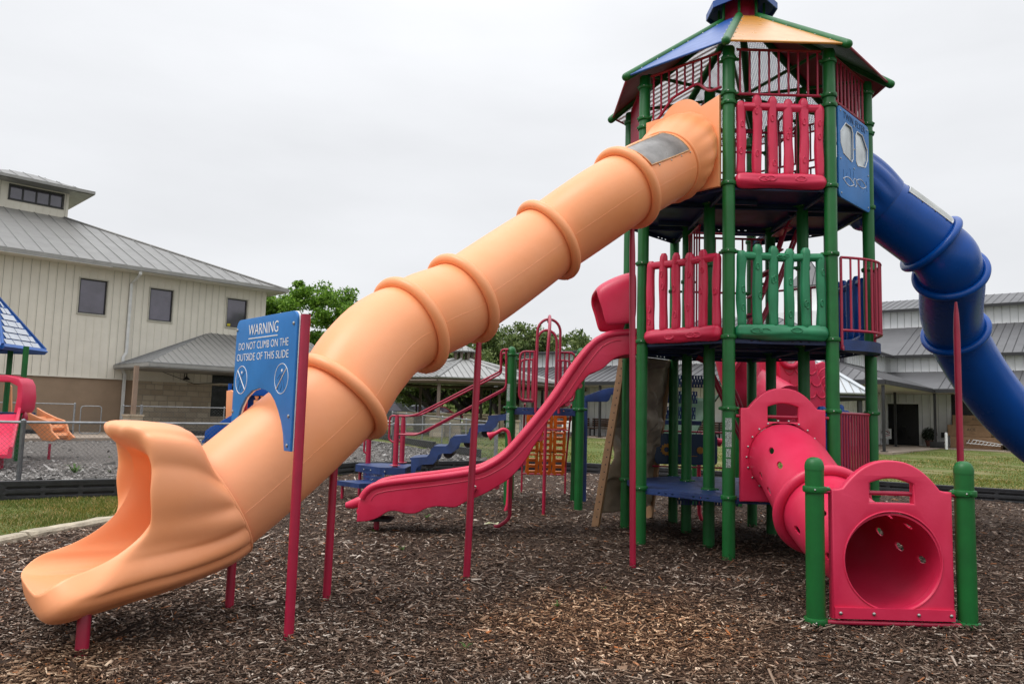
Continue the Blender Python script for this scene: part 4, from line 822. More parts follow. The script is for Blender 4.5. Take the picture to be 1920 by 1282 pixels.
hl = [(s_, R(a)) for a, ss in ((-3, (.25, .55, .85)), (183, (.25, .55, .85)), (40, (.3, .6)), (140, (.3, .6))) for s_ in ss]
holed(D1_, .345, 'tube_section', hl); holed(D2_, .345, 'tube_section', [(s_+.1, a) for s_, a in hl if s_ < .8])
mb = MB(); collar(mb, mid, CT[26]-CT[24], .375, .05); mb.build('collar', M_RED, ctube)
for px in (2.17, 3.23):
    p = Vector((px, 5.36, 0)); mb = MB(); mb.lathe(p, [(PR, -.3), (PR, 1.10)], 28); po = mb.build('post', M_GRN, ctube)
    mb = MB(); mb.lathe(p+Vector((0, 0, 1.10)), [(PR+.002, 0), (PR+.002, .03), (PR*.93, .055), (PR*.74, .075), (PR*.4, .087), (0, .09)], 28); mb.build('post_cap', M_GRN, po)
    for z_ in (.965, .062): mb = MB(); clamp(mb, (px, 5.36, z_), [0 if px < 2.7 else PI]); mb.build('clamp', [M_GRN, M_BOLT], po)
# ================================================================== RED WAVY SLIDE on the left of the tower
wslide = thing('wave_slide', 'wavy red open slide with high side walls, running left from the middle deck', 'slide', (-1.5, 8.95, 0))
topE = [(1.46, 2.45), (1.17, 2.42), (1.03, 2.36), (.93, 2.28), (.75, 2.04), (.51, 1.67), (.27, 1.35), (.03, 1.06), (-.10, .94), (-.21, .87), (-.33, .81), (-.45, .78), (-.70, .735), (-.93, .70), (-1.29, .65), (-1.45, .62), (-1.56, .58), (-1.64, .50), (-1.70, .36)]
botE = [(1.46, 2.16), (1.30, 2.14), (1.18, 2.09), (1.06, 1.98), (.98, 1.94), (.90, 1.90), (.78, 1.76), (.70, 1.62), (.60, 1.54), (.45, 1.40), (.38, 1.22), (.28, 1.06), (.19, .90), (.04, .72), (-.14, .59), (-.30, .50), (-.44, .44), (-.58, .36), (-.67, .355), (-.80, .36), (-.92, .335), (-1.03, .28), (-1.15, .27), (-1.26, .295), (-1.36, .285), (-1.46, .22), (-1.58, .175), (-1.71, .165)]
Wd = .62; y0_ = 8.64
def xz(P, y): return [Vector((x, y, z)) for x, z in P]
tS = cr([Vector((x, 0, z)) for x, z in topE], 3); bS = cr([Vector((x, 0, z)) for x, z in botE], 3)
poly = [(v.x, v.z) for v in tS] + [(v.x, v.z) for v in reversed(bS)]
for k, yy in enumerate((y0_, y0_+Wd-.05)):
    mb = MB(); mb.shape(poly, [], .05, .012, Matrix.Translation((0, yy+.025, 0)) @ Matrix.Rotation(R(90), 4, 'X')); wl = mb.build('side_wall', M_RED, wslide, ang=45)
    # rolled top rail and the moulded line below it
    mb = MB(); mb.tube([Vector((v.x, yy+.015, v.z-.03)) for v in tS[:-2]], .042, 12); mb.build('top_roll', M_RED, wl)
mb = MB(); ln = []
for i in range(2, len(tS)-2):
    t = (tS[i+1]-tS[i-1]).normalized(); nn = Vector((-t.z, 0, t.x)); nn = nn if nn.z < 0 else -nn; nn = -nn if abs(t.x) < .01 else nn; ln.append(tS[i]+nn*.115)
mb.tube([Vector((v.x, y0_-.001, v.z)) for v in ln], .006, 6); mb.build('moulded_line', M_RED, wslide)
bed = [(x, z-.16) if i < 15 else (x, z-.2) for i, (x, z) in enumerate(topE)]; bed[-1] = (-1.72, .30); bed[-2] = (-1.6, .33); bed[-3] = (-1.5, .36)
bc = cr([Vector((x, 0, z)) for x, z in bed], 4); mb = MB(); rings = []
for v in bc: rings.append([Vector((v.x, y, v.z+h)) for y, h in ((y0_+.03, 0), (y0_+Wd-.03, 0), (y0_+Wd-.03, -.05), (y0_+.03, -.05))])
mb.loft(rings); mb.build('slide_bed', M_RED, wslide)
mb = MB(); mb.tube([Vector((-1.60, y0_+.1, .40)), Vector((-1.72, y0_+.1, .37)), Vector((-1.80, y0_+.12, .34)), Vector((-1.86, y0_+.13, .33))], [.07, .06, .05, .035], 12); mb.tube([Vector((-1.62, y0_+.1, .30)), Vector((-1.62, y0_+.5, .30))], .06, 10); mb.build('foot_lip', M_RED, wslide)
mb = MB(); mb.box((-1.52, y0_+.3, .165), (.34, .30, .03)); mb.build('foot_bracket', M_BLK, wslide)
fb = gr(697, 997); mb = MB(); mb.tube([Vector((fb.x+.06, y0_+.3, -.2)), Vector((fb.x+.06, y0_+.3, .17))], .033, 12); mb.build('support_leg', M_PIPE, wslide)
mb = MB(); mb.tube(fillet([Vector((-.36, y0_-.03, .58)), Vector((-.43, y0_-.03, .50)), Vector((-.455, y0_-.03, -.2))], .06), .022, 10); mb.build('support_leg', M_PIPE, wslide)
bolts(wslide, [(Vector((-.37, y0_-.055, .60)), (0, -1, 0))], .014)
mb = MB(); mb.tube(fillet([Vector((.03, y0_+.68, .75)), Vector((.03, y0_+.68, .15)), Vector((-.1, y0_+.68, .06)), Vector((-.16, y0_+.68, .05))], .12), .024, 10); mb.build('support_leg', M_PIPE, wslide)
for x, z_ in ((.80, 1.78), (.66, 1.57), (.36, 1.16), (.17, .88), (-.13, .60)):
    mb = MB(); mb.tube([Vector((x, y0_+.05, z_)), Vector((x-.03, y0_+.5, z_-.02))], .035, 8); mb.build('stiffener', M_RED, wslide)
# hood over the slide entrance
mb = MB()
def hs(x, w_, zt, zb, yc): return [Vector((x+dx_, yc-w_, z)) for dx_, z in ()]
hoodp = []
for x0, x1, w_, zt, zb in ((1.43, 1.43, .40, 3.12, 2.50), (1.30, 1.34, .40, 3.10, 2.49), (1.12, 1.20, .385, 3.02, 2.475), (1.01, 1.10, .37, 2.95, 2.47), (.985, 1.085, .35, 2.90, 2.50)):
    yc = 8.95; ring = [Vector((x1, yc-w_, zb)), Vector((x1+(x0-x1)*.5, yc-w_, (zb+zt)/2)), Vector((x0, yc-w_*.98, zt-.10)), Vector((x0, yc-w_*.85, zt-.02)), Vector((x0, yc-w_*.5, zt)), Vector((x0, yc+w_*.5, zt)), Vector((x0, yc+w_*.85, zt-.02)), Vector((x0, yc+w_*.98, zt-.10)), Vector((x1+(x0-x1)*.5, yc+w_, (zb+zt)/2)), Vector((x1, yc+w_, zb))]
    hoodp.append(ring)
mb.loft(hoodp, closed=False); hd = mb.build('entrance_hood', M_RED, wslide, ang=60); q_ = hd.modifiers.new('s', 'SOLIDIFY'); q_.thickness = .05; q_.offset = 0; q_ = hd.modifiers.new('b', 'SUBSURF'); q_.levels = 2; q_.render_levels = 2
# ================================================================== ROCK CLIMBING WALL
rock = thing('climbing_wall', 'brown moulded rock climbing wall leaning on the far left corner of the tower', 'climbing wall', (1.15, 9.7, 0))
g0, g1, e0, e1 = Vector((1.11, 9.60, .0)), Vector((1.97, 10.58, .0)), Vector((1.43, 9.50, 2.22)), Vector((2.16, 10.22, 2.22))
ax = (g1-g0).normalized(); M_ROCK = mat('rock_plastic', (.33, .26, .185), .55, var=.25, vscale=4, bump=.35, bscale=9); NU, NV = 40, 70; grid = []
from mathutils import noise
nr_ = (e0-g0).cross(g1-g0).normalized()
for i in range(NV+1):
    t = i/NV; row = []; 
    for j in range(NU+1):
        s = j/NU; zt = .16 if 1 else 0; A_ = g0.lerp(e0, .10+.90*t); B_ = g1.lerp(e1, .10+.90*t); P_ = A_.lerp(B_, s*.97+.015)
        q = Vector((s*1.25, t*2.4, 0)); b_ = noise.cell(q*2.2+Vector((.5*noise.noise(q*3), .5*noise.noise(q*3+Vector((5, 5, 5))), 0)))*.06 + abs(noise.noise(q*1.7))*.22 + noise.noise(q*5)*.05
        row.append(P_ - nr_*b_*1.05*math.sin(PI*min(1, max(0, .06+s*.9)))**.4)
    grid.append(row)
mb = MB(); back = [[p+nr_*.14 for p in row] for row in grid]; V = [p for row in grid for p in row]; F = [(i*(NU+1)+j, i*(NU+1)+j+1, (i+1)*(NU+1)+j+1, (i+1)*(NU+1)+j) for i in range(NV) for j in range(NU)]; mb.add(V, F)
o_ = mb.build('rock_panel', M_ROCK, rock, ang=70); q_ = o_.modifiers.new('s', 'SOLIDIFY'); q_.thickness = .03; q_.offset = 0; q_ = o_.modifiers.new('m', 'SUBSURF'); q_.levels = 1; q_.render_levels = 1
M_TAN = mat('tan_edge', (.33, .19, .095), .6, var=.15, vscale=10)
for a, b in ((g0, e0), (g1, e1)):
    mb = MB(); d_ = (b-a); A2 = a - d_*.04; n2 = Vector((-ax.y, ax.x, 0)); sd_ = ax
    rg = [[p+sd_*-.02+n2*-.05, p+sd_*.02+n2*-.05, p+sd_*.02+n2*.05, p+sd_*-.02+n2*.05] for p in (A2, b+d_*.0)]; mb.loft(rg); st_ = mb.build('side_rail', M_TAN, rock, smooth=False)
bolts(rock, [(g0.lerp(e0, t)+Vector((-.0, -.06, 0))+ax*-.02, -ax) for t in np.linspace(.08, .96, 22)], .009, m=M_BLK)
# ================================================================== SMALL PLAY DECK BEHIND (stairs, arch climber, net)
sd2 = thing('play_deck', 'small low play deck with four green posts, behind the wavy red slide', 'play structure', (.54, 11.95, 0))
SPo = [Vector((0, 11.45, 0)), Vector((1.06, 11.38, 0)), Vector((1.09, 12.47, 0)), Vector((.03, 12.53, 0))]; ZD = 1.52
for i, p in enumerate(SPo):
    mb = MB(); mb.lathe(p, [(PR, -.3), (PR, 2.36)], 20); po = mb.build('post', M_GRN, sd2)
    mb = MB(); mb.lathe(p+Vector((0, 0, 2.36)), [(PR+.003, 0), (PR+.003, .03), (PR*.9, .06), (PR*.5, .09), (0, .10)], 20); mb.build('post_cap', M_GRN, po)
    for z_ in (ZD, 2.33): mb = MB(); clamp(mb, (p.x, p.y, z_), [0, PI]); mb.build('clamp', [M_GRN, M_BOLT], po)
    if i == 0:
        for z0_, z1_ in ((1.62, 1.88), (1.32, 1.44), (1.22, 1.30)):
            mb = MB(); V = []
            for j in range(6): t_ = R(-150+j*10); d_ = Vector((math.cos(t_), math.sin(t_), 0))*(PR+.0015); V += [p+d_+Vector((0, 0, z0_)), p+d_+Vector((0, 0, z1_))]
            mb.add(V, [(2*j, 2*j+2, 2*j+3, 2*j+1) for j in range(5)]); mb.build('sticker', M_STICK, po, fixn=False)
mb = MB(); mb.box((.545, 11.95, ZD), (1.0, 1.03, .01))
for a, b in zip(SPo, SPo[1:]+SPo[:1]):
    d_ = (b-a).normalized(); Lq = (b-a).length-.14; hl = [(q*Lq-.02, .03) for q in (.15, .22, .5, .57, .82, .89)]
    mb.shape([(0, 0), (Lq, 0), (Lq, .11), (0, .11)], [[(x, y), (x+.04, y), (x+.04, y+.012), (x, y+.012)] for x, y in hl], .012, .002, frame(a+d_*.07+Vector((0, 0, ZD+.01)), d_, (0, 0, -1)))
mb.build('deck', M_NAVY, sd2)
V3 = lambda x, y, z: Vector((x, y, z))
def pbars(x0, x1, y, zt, zb, xs_, out_sign=-1, par=sd2):
    mb = MB(); mb.tube(fillet([V3(x1, y, zt), V3(x0, y, zt), V3(x0, y, zb), V3(x1, y, zb)], .09), .017, 8); mb.tube([V3(x1, y, zt+.02), V3(x1, y, zb-.02)], .019, 8)
    for x in xs_: mb.tube([V3(x, y, zt), V3(x, y, zb)], .0125, 6)
    return mb.build('pipe_barrier', M_PIPE, par)
pbars(.13, .35, 11.38, 2.38, 1.64, (.20, .28)); pbars(.97, .74, 11.38, 2.38, 1.64, (.88, .81))
pbars(.15, .36, 12.42, 2.33, 1.64, (.20, .28)); pbars(.99, .76, 12.42, 2.33, 1.64, (.91, .83))
# arch climber: two bowed hoops and a centre loop leaning out in front
for y, xa, xb, top in ((11.34, .385, .735, 2.88), (11.95, .40, .72, 2.78)):
    P = [V3(xa, y, 1.45)] + [V3((xa+xb)/2-(xb-xa)/2*math.cos(a), y, top-.2+.2*math.sin(a)) for a in np.linspace(0, PI, 14)] + [V3(xb, y, 1.45)]
    mb = MB(); mb.tube(P, .021, 8); mb.build('entry_hoop', M_PIPE, sd2)
fpole = gr(1019, 970); mb = MB(); mb.tube(fillet([V3(.56, 11.5, 2.86), V3(.56, 11.2, 2.93), V3(.54, 10.7, 2.7), V3(fpole.x, 10.62, 2.2), V3(fpole.x, 10.62, -.2)], .35, 8), .024, 10); mb.build('slide_pole', M_PIPE, sd2)
# wavy navy stairs going down to the left
P0, P1 = at(948, 786, 11.42), at(772, 868, 11.95); st = thing('stepped_stair', 'navy zigzag stairs with long red handrails rising right to the small deck', 'stairs', (-1.55, 11.9, 0))
def stair_side(yo):
    top = [at(x, y, D) for x, y, D in ((952, 765, 11.4), (948, 776, 11.42), (918, 779, 11.5), (912, 792, 11.55), (908, 796, 11.57), (888, 796, 11.6), (881, 802, 11.62), (878, 812, 11.65), (874, 816, 11.66), (852, 817, 11.7), (844, 822, 11.73), (841, 832, 11.75), (836, 836, 11.76), (815, 836, 11.8), (808, 841, 11.83), (805, 851, 11.85), (800, 856, 11.87), (771, 858, 11.95))]
    bot = [at(x, y, D) for x, y, D in ((770, 888, 11.95), (778, 888, 11.93), (781, 877, 11.92), (788, 871, 11.9), (812, 870, 11.82), (818, 864, 11.8), (822, 852, 11.78), (828, 850, 11.76), (846, 850, 11.72), (854, 844, 11.7), (858, 834, 11.68), (864, 830, 11.66), (884, 830, 11.62), (890, 824, 11.6), (894, 812, 11.58), (900, 809, 11.56), (922, 808, 11.5), (930, 800, 11.48), (934, 789, 11.46), (951, 787, 11.42))]
    P = [p+Vector((0, yo, 0)) for p in top+bot]; 
    mb = MB(); n = len(P); q = [p+Vector((0, .03, 0)) for p in P]
    mb.add(P+q, [tuple(reversed(range(n))), tuple(range(n, 2*n))]+[(i, (i+1) % n, n+(i+1) % n, n+i) for i in range(n)]); return mb, top
mb, tp = stair_side(0); mb.build('stringer', M_NAVY, st, ang=50); mb, tp2 = stair_side(.72); mb.build('stringer', M_NAVY, st, ang=50)
for (xa, xb) in (((912, 948)), ((878, 908)), ((841, 874)), ((805, 836)), ((771, 800))):
    i = {912: (2, 1), 878: (5, 4), 841: (9, 8), 805: (13, 12), 771: (17, 16)}[xa]; a, b = tp[i[0]], tp[i[1]]
    a = a if xa != 912 else tp[2]; w_ = (b-a); a = a-w_*.1
    mb = MB(); mb.loft([[a+Vector((0, .03, .0)), a+Vector((0, .72, .0)), a+Vector((0, .72, -.035)), a+Vector((0, .03, -.035))], [b+w_*.15+Vector((0, .03, .0)), b+w_*.15+Vector((0, .72, 0)), b+w_*.15+Vector((0, .72, -.035)), b+w_*.15+Vector((0, .03, -.035))]])
    mb.build('tread', M_NAVY, st); c = b+w_*.2+Vector((0, .4, -.12)); mb = MB(); mb.tube([c-Vector((0, .34, 0)), c+Vector((0, .34, 0))], .075, 14); mb.build('riser_roll', M_BLK, st)
for dy, dx_ in ((0, 0), (.72, .0)):
    # upper and lower handrail of one side, with the end loop
    q = [at(953, 655, 11.40), at(942, 655, 11.42), at(939, 662, 11.44), at(939, 692, 11.44), at(936, 697, 11.45), at(782, 777, 11.95), at(765, 780, 12.0), at(735, 779, 12.05), at(731, 783, 12.06), at(729, 822, 12.06), at(735, 828, 12.05), at(740, 829, 12.05)]
    q2_ = [at(950, 655, 11.4), at(949, 662, 11.42), at(949, 722, 11.42), at(945, 729, 11.43), at(790, 811, 11.95), at(778, 815, 11.97), at(744, 814, 12.03)]
    for Q in (q, q2_): mb = MB(); mb.tube(fillet([p+Vector((0, dy, 0)) for p in Q], .06, 3), .0165, 8); mb.build('handrail', M_PIPE, st)
    b = at(741, 872, 12.03); mb = MB(); mb.tube([V3(b.x, 12.03+dy, -.2), V3(b.x, 12.03+dy, 1.18), V3(b.x, 12.03+dy, 1.36)], [.042, .042, .028], 12); mb.build('rail_post', M_PIPE, st)
    mb = MB(); mb.lathe((b.x, 12.03+dy, .56), [(.09, 0), (.085, .008), (.05, .012)], 12); mb.build('base_flange', M_PIPE, st)
pl = thing('transfer_platform', 'low navy transfer platform with a lower step, left of the stairs', 'platform', (-2.2, 12.2, 0))
a_, b_, c_, d_ = at(672, 877, 12.5), at(720, 893, 11.75), at(770, 884, 11.85), at(725, 868, 12.85)
zt = .535; P = [V3(-2.50, 12.35, zt), V3(-2.02, 11.85, zt), V3(-1.62, 11.85, zt), V3(-1.58, 12.75, zt), V3(-2.2, 12.85, zt), V3(-2.5, 12.6, zt)]
mb = MB(); mb.slab([p-Vector((0, 0, .11)) for p in P], .11 if (P[1]-P[0]).cross(P[2]-P[0]).z > 0 else -.11); mb.build('platform_top', M_NAVY, pl, smooth=False)
P = [V3(-2.72, 12.0, .30), V3(-2.28, 11.6, .30), V3(-1.95, 11.8, .30), V3(-2.35, 12.25, .30)]
mb = MB(); mb.slab([p-Vector((0, 0, .07)) for p in P], .07 if (P[1]-P[0]).cross(P[2]-P[0]).z > 0 else -.07); mb.build('lower_step', M_NAVY, pl, smooth=False)
perfo('riser_plate', (-2.13, 11.98, .30), .52, .20, (16, 3), yaw=R(-40), par=pl)
bolts(pl, [(V3(-2.32+.13*i, 12.13-.11*i, .475), (-.64, -.77, 0)) for i in range(4)], .012, m=M_BOLT)
for x, y in ((-2.62, 12.0), (-2.02, 11.78), (-2.45, 12.5), (-1.7, 12.7)): mb = MB(); mb.tube([V3(x, y, -.2), V3(x, y, .28 if x < -2.55 or y < 11.8 else .45)], .025, 8); mb.build('leg', M_PIPE, pl)
# red loops left of the stairs
tb = thing('grab_loop', 'short red grab loop post behind the lowest orange collar', 'grab bar', (-2.45, 12.75, 0)); b = at(690, 866, 12.7)
mb = MB(); mb.tube([V3(b.x, 12.7, -.2), V3(b.x, 12.7, 1.25)], .042, 12); mb.build('post', M_PIPE, tb)
mb = MB(); mb.tube(fillet([V3(b.x, 12.68, 1.2), V3(b.x-.06, 12.68, 1.2), V3(b.x-.075, 12.68, .72), V3(b.x, 12.68, .68)], .05), .017, 8); mb.tube(fillet([V3(b.x, 12.68, 1.2), V3(b.x+.10, 12.68, 1.2), V3(b.x+.10, 12.68, .95), V3(b.x, 12.68, .93)], .05), .017, 8); mb.build('loop', M_PIPE, tb)
mb = MB(); mb.box((b.x-.16, 12.75, .98), (.22, .03, .14)); mb.build('side_plate', M_RED, tb)
# talking tube horn in front of the stairs
for (px, py, D, sg, lb) in ((916, 818, 10.9, 1, 'red curved talk tube horn beside the wavy slide, near the stairs'), (1352, 830, 10.6, -1, 'red curved talk tube horn seen between the tower posts')):
    h = at(px, py, D); tt = thing('talk_tube', lb, 'talk tube', (h.x+.25*sg, D, 0), group='talk tubes')
    Q = cr([h, h+V3(.10*sg, 0, .05), h+V3(.2*sg, 0, .105), h+V3(.27*sg, 0, .085), h+V3(.30*sg, 0, 0), h+V3(.31*sg, 0, -.12)] , 6)+[V3(h.x+.31*sg, D, .3), V3(h.x+.30*sg, D, .12), V3(h.x+.27*sg, D, .02)]
    mb = MB(); n = len(Q); mb.tube(Q, [.062 if i < 2 else (.055-.028*min(1, (i-1)/5)) for i in range(n)], 14); mb.build('horn', M_RED, tt)
# orange block climbing net at the back of the small deck
net = thing('block_climber', 'orange climbing wall of linked blocks hanging behind the small deck', 'climber', (.6, 13.1, 0))
mo = mat('burnt_orange_plastic', (.92, .19, .014), .5, var=.15, vscale=6)
zz = np.linspace(.42, 1.55, 4)
for r_ in range(3):
    for c_i in range(3):
        x0 = .29+.235*c_i; z0 = .40+.385*r_; y0n = 13.35-.10*r_; hl = [[(.065, .03), (.175, .03), (.175, .10), (.065, .10)], [(.065, .14), (.175, .14), (.175, .21), (.065, .21)], [(.065, .25), (.175, .25), (.175, .32), (.065, .32)]]
        o_ = [(0, .01), (.03, 0), (.035, -.03), (.07, -.03), (.08, .0), (.165, .0), (.17, -.03), (.205, -.03), (.21, 0), (.235, .01), (.225, .1), (.235, .18), (.225, .28), (.23, .34), (.23, .375), (.20, .375), (.195, .345), (.045, .345), (.04, .375), (.005, .375), (.005, .34), (.012, .28), (0, .18), (.012, .1)]
        Mn = frame(V3(x0, y0n, z0), (1, -.02, 0), (0, -.22, 1)); mb = MB(); mb.shape(o_, hl, .05, .004, Mn); pl_ = mb.build('climbing_block', mo, net)
        for z_ in (.03, .14, .25): mb = MB(); mb.box((.12, z_+.015, .03), (.108, .014, .04), Mn); mb.build('step_insert', mat('light_orange_plastic', (.85, .30, .09), .5), pl_)
for z_, y_ in ((.36, 13.6), (.78, 13.28), (1.17, 12.98)): mb = MB(); mb.tube([V3(.25, y_, z_), V3(1.02, y_, z_)], .014, 6); mb.build('cross_bar', M_PIPE, net)
for x in (.245, 1.03): mb = MB(); mb.tube([V3(x, 13.68, -.1), V3(x, 13.68, .5), V3(x, 12.6, 1.6)], .017, 8); mb.build('side_pole', M_PIPE, net)
# red scaled bird-like slide tower behind
bt = thing('spiral_slide', 'red spiral slide with a scale patterned panel and wing, behind the tower posts', 'slide', (4.3, 12.0, 0)); Yb = 12.2
body = [at(x, y, Yb) for x, y in ((1458, 700), (1458, 650), (1475, 628), (1500, 628), (1520, 650), (1532, 700), (1548, 745), (1556, 800), (1556, 850), (1470, 850), (1462, 760))]
Mb = frame(V3(0, Yb, 0), (1, 0, 0), (0, 0, 1)); mb = MB(); mb.shape([(p.x, p.z) for p in reversed(body)], [], .12, .03, Mb); bp_ = mb.build('bird_panel', M_RED, bt)
for r_ in range(7):
    for c_i in range(5):
        c = at(1478+c_i*20+(10 if r_ % 2 else 0), 690+r_*22, Yb)
        if not inpoly([c.x], [c.z], [(p.x, p.z) for p in body])[0]: continue
        mb = MB(); mb.tube([Mb @ Vector((c.x+.085*math.cos(a), c.z+.105*math.sin(a), .062)) for a in np.linspace(PI*1.02, PI*1.98, 13)], .011, 6); mb.build('scale_ridge', M_RED, bp_)
e_ = at(1479, 673, Yb); mb = MB(); mb.tube([Mb @ Vector((e_.x+.16*math.cos(a), e_.z+.03+.16*math.sin(a), .07)) for a in np.linspace(0, 2*PI, 25)[:-1]], .05, 10, loop=True); mb.build('porthole_ring', M_RED, bp_)
mb = MB(); mb.lathe(Mb @ Vector((e_.x, e_.z+.03, .065)), [(.13, 0), (.13, .012)], 20, (0, -1, 0)); mb.build('porthole', mat('pale_window', (.5, .5, .5), .3, var=.5, vscale=15, col2=(.5, .03, .06)), bp_)
wing = [at(x, y, Yb) for x, y in ((1520, 690), (1530, 682), (1543, 677), (1552, 680), (1556, 720), (1552, 748), (1540, 730), (1526, 712))]
mb = MB(); mb.shape([(p.x, p.z) for p in reversed(wing)], [], .08, .02, Mb @ Matrix.Translation((.02, 0, -.1))); wg = mb.build('wing', M_RED, bt)
for i in range(4): q = [at(1532+i*4, 706+i*16, Yb-.05), at(1540+i*2, 694+i*16, Yb-.05), at(1552, 688+i*15, Yb-.05)]; mb = MB(); mb.tube(cr(q, 5), .014, 6); mb.build('feather_ridge', M_RED, wg)
mb = MB(); P = cr([at(1378, 660, 12.0), at(1395, 715, 12.1), at(1430, 735, 12.0), at(1470, 760, 11.6)], 8); mb.tube(P, .34, 24); mb.build('slide_chute', M_RED, bt)
mb = MB(); p0, p1_, p2_, p3_ = [at(x, y, 12.3) for x, y in ((1385, 640), (1460, 640), (1460, 790), (1385, 790))]; mb.slab([p0, p1_, p2_, p3_], .05); mb.build('back_panel', M_RED, bt)
mb = MB(); mb.tube([at(1360, 715, 11.7), at(1412, 640, 11.7)], .04, 8); mb.build('slide_lip', M_RED, bt)
mb = MB(); mb.tube([at(1372, 700, 11.6), at(1405, 640, 11.6)], .02, 8); mb.build('pipe_rail', M_PIPE, bt)
for x in (3.75, 4.9): mb = MB(); mb.tube([V3(x, 12.35, -.2), V3(x, 12.35, 2.6)], PR, 16); mb.build('post', M_GRN, bt)
# blue tube hanging panel (navy bracket) right of the small deck, green chute behind the rock wall
nb = thing('navy_bracket', 'navy curved bracket plate sticking out left of the rock climbing wall', 'bracket', (1.45, 12.4, 0))
P = [at(x, y, 12.4) for x, y in ((1097, 742), (1130, 730), (1142, 727), (1156, 727), (1200, 727), (1200, 736), (1146, 740), (1142, 750), (1138, 753), (1097, 753))]
mb = MB(); mb.shape([(p.x, p.z) for p in reversed(P)], [], .03, .004, frame(V3(0, 12.4, 0), (1, 0, 0), (0, 0, 1))); mb.build('plate', M_NAVY, nb)
mb = MB(); mb.tube([V3(P[0].x+.02, 12.42, 0), V3(P[0].x+.02, 12.42, P[0].z)], .03, 8); mb.build('stem', M_NAVY, nb)
gc_ = thing('green_chute', 'green sloping chute, darkened for shade, under the tower between the rear posts', 'slide', (2.9, 11.8, 0)); mb = MB()
Q = [at(1318, 730, 12.2), at(1290, 770, 12.0), at(1265, 815, 11.6), at(1250, 850, 11.3)]; rg = []
for p in cr(Q, 6): rg.append([p+V3(.32*math.cos(a), 0, .16*math.sin(a)-.0) for a in np.linspace(PI, 2*PI, 10)])
mb.loft(rg, closed=False); g_ = mb.build('chute', mat('shade_darkened_green_plastic', (.012, .05, .022), .6), gc_, fixn=False); q_ = g_.modifiers.new('s', 'SOLIDIFY'); q_.thickness = .03  # green darkened to paint in the shade below the decks
mb = MB(); mb.tube([V3(3.0, 12.2, -.1), V3(3.0, 12.2, 1.6)], .04, 8); mb.build('leg', M_GRN, gc_)
# ================================================================== BUILDINGS
M_CREAM = mat('cream_metal_siding', (.66, .62, .53), .55, var=.06, vscale=1.2); M_CRIBSHD = mat('cream_rib_shade_line', (.28, .26, .21), .7); M_BEIGE = mat('tan_stucco', (.27, .19, .125), .85, var=.1, vscale=1, bump=.2, bscale=60)
M_ROOF = mat('galvalume_roof', (.205, .20, .19), .42, metal=.3, var=.08, vscale=1.5, stretch=(1, 1, 1)); M_SEAM = mat('roof_seam', (.17, .17, .165), .5, metal=.3); M_GUT = mat('grey_trim', (.27, .265, .25), .5)
M_GLASS = mat('tinted_glass', (.10, .088, .125), .05, var=.35, vscale=.7, spec=1.0, rvar=0); M_DKG = mat('dark_recess_glass', (.008, .008, .009), .15, spec=.3); M_FRD = mat('dark_window_frame', (.02, .02, .02), .5); M_FRL = mat('light_window_frame', (.45, .43, .36), .5)
M_DRF = mat('charcoal_roof', (.105, .105, .11), .5, metal=.2, var=.08, vscale=1); M_DSM = mat('charcoal_seam', (.045, .045, .048), .5); M_WSD = mat('white_metal_siding', (.80, .81, .82), .5, var=.06, vscale=1.5); M_RIBSHD = mat('rib_shade_line', (.16, .16, .165), .7); M_BLKT = mat('black_trim', (.02, .02, .022), .5); M_CONC = mat('porch_concrete', (.30, .24, .19), .9, var=.15, vscale=2, bump=.2)
M_STONE = None
def stone_mat():
    m = mat('limestone_masonry', (.36, .30, .215), .9, var=.3, vscale=2.2, bump=.3, bscale=20); n = m.node_tree.nodes; L = m.node_tree.links; b = n['Principled BSDF']; t = n['Texture Coordinate']
    mp = n.new('ShaderNodeMapping'); mp.inputs['Rotation'].default_value = (R(90), 0, 0); mp.inputs['Scale'].default_value = (1, 1, 1); L.new(t.outputs['Object'], mp.inputs[0])
    k = n.new('ShaderNodeTexBrick'); k.inputs['Scale'].default_value = 1; k.inputs['Brick Width'].default_value = .52; k.inputs['Row Height'].default_value = .24; k.inputs['Mortar Size'].default_value = .02; k.inputs['Mortar Smooth'].default_value = .3; k.offset = .37; k.squash = .7; k.squash_frequency = 3; k.inputs['Bias'].default_value = 0
    k.inputs['Color1'].default_value = (.56, .48, .36, 1); k.inputs['Color2'].default_value = (.36, .29, .205, 1); k.inputs['Mortar'].default_value = (.30, .27, .22, 1); L.new(mp.outputs[0], k.inputs[0])
    src = b.inputs['Base Color'].links[0].from_socket; x = n.new('ShaderNodeMix'); x.data_type = 'RGBA'; x.inputs[0].default_value = .7; L.new(src, x.inputs[6]); L.new(k.outputs[0], x.inputs[7]); L.new(x.outputs[2], b.inputs['Base Color'])
    bb = n.new('ShaderNodeBump'); bb.inputs['Strength'].default_value = .8; bb.invert = True; bb.inputs['Distance'].default_value = .02; L.new(k.outputs[1], bb.inputs['Height']); L.new(bb.outputs[0], b.inputs['Normal']); return m
M_STONE = stone_mat()
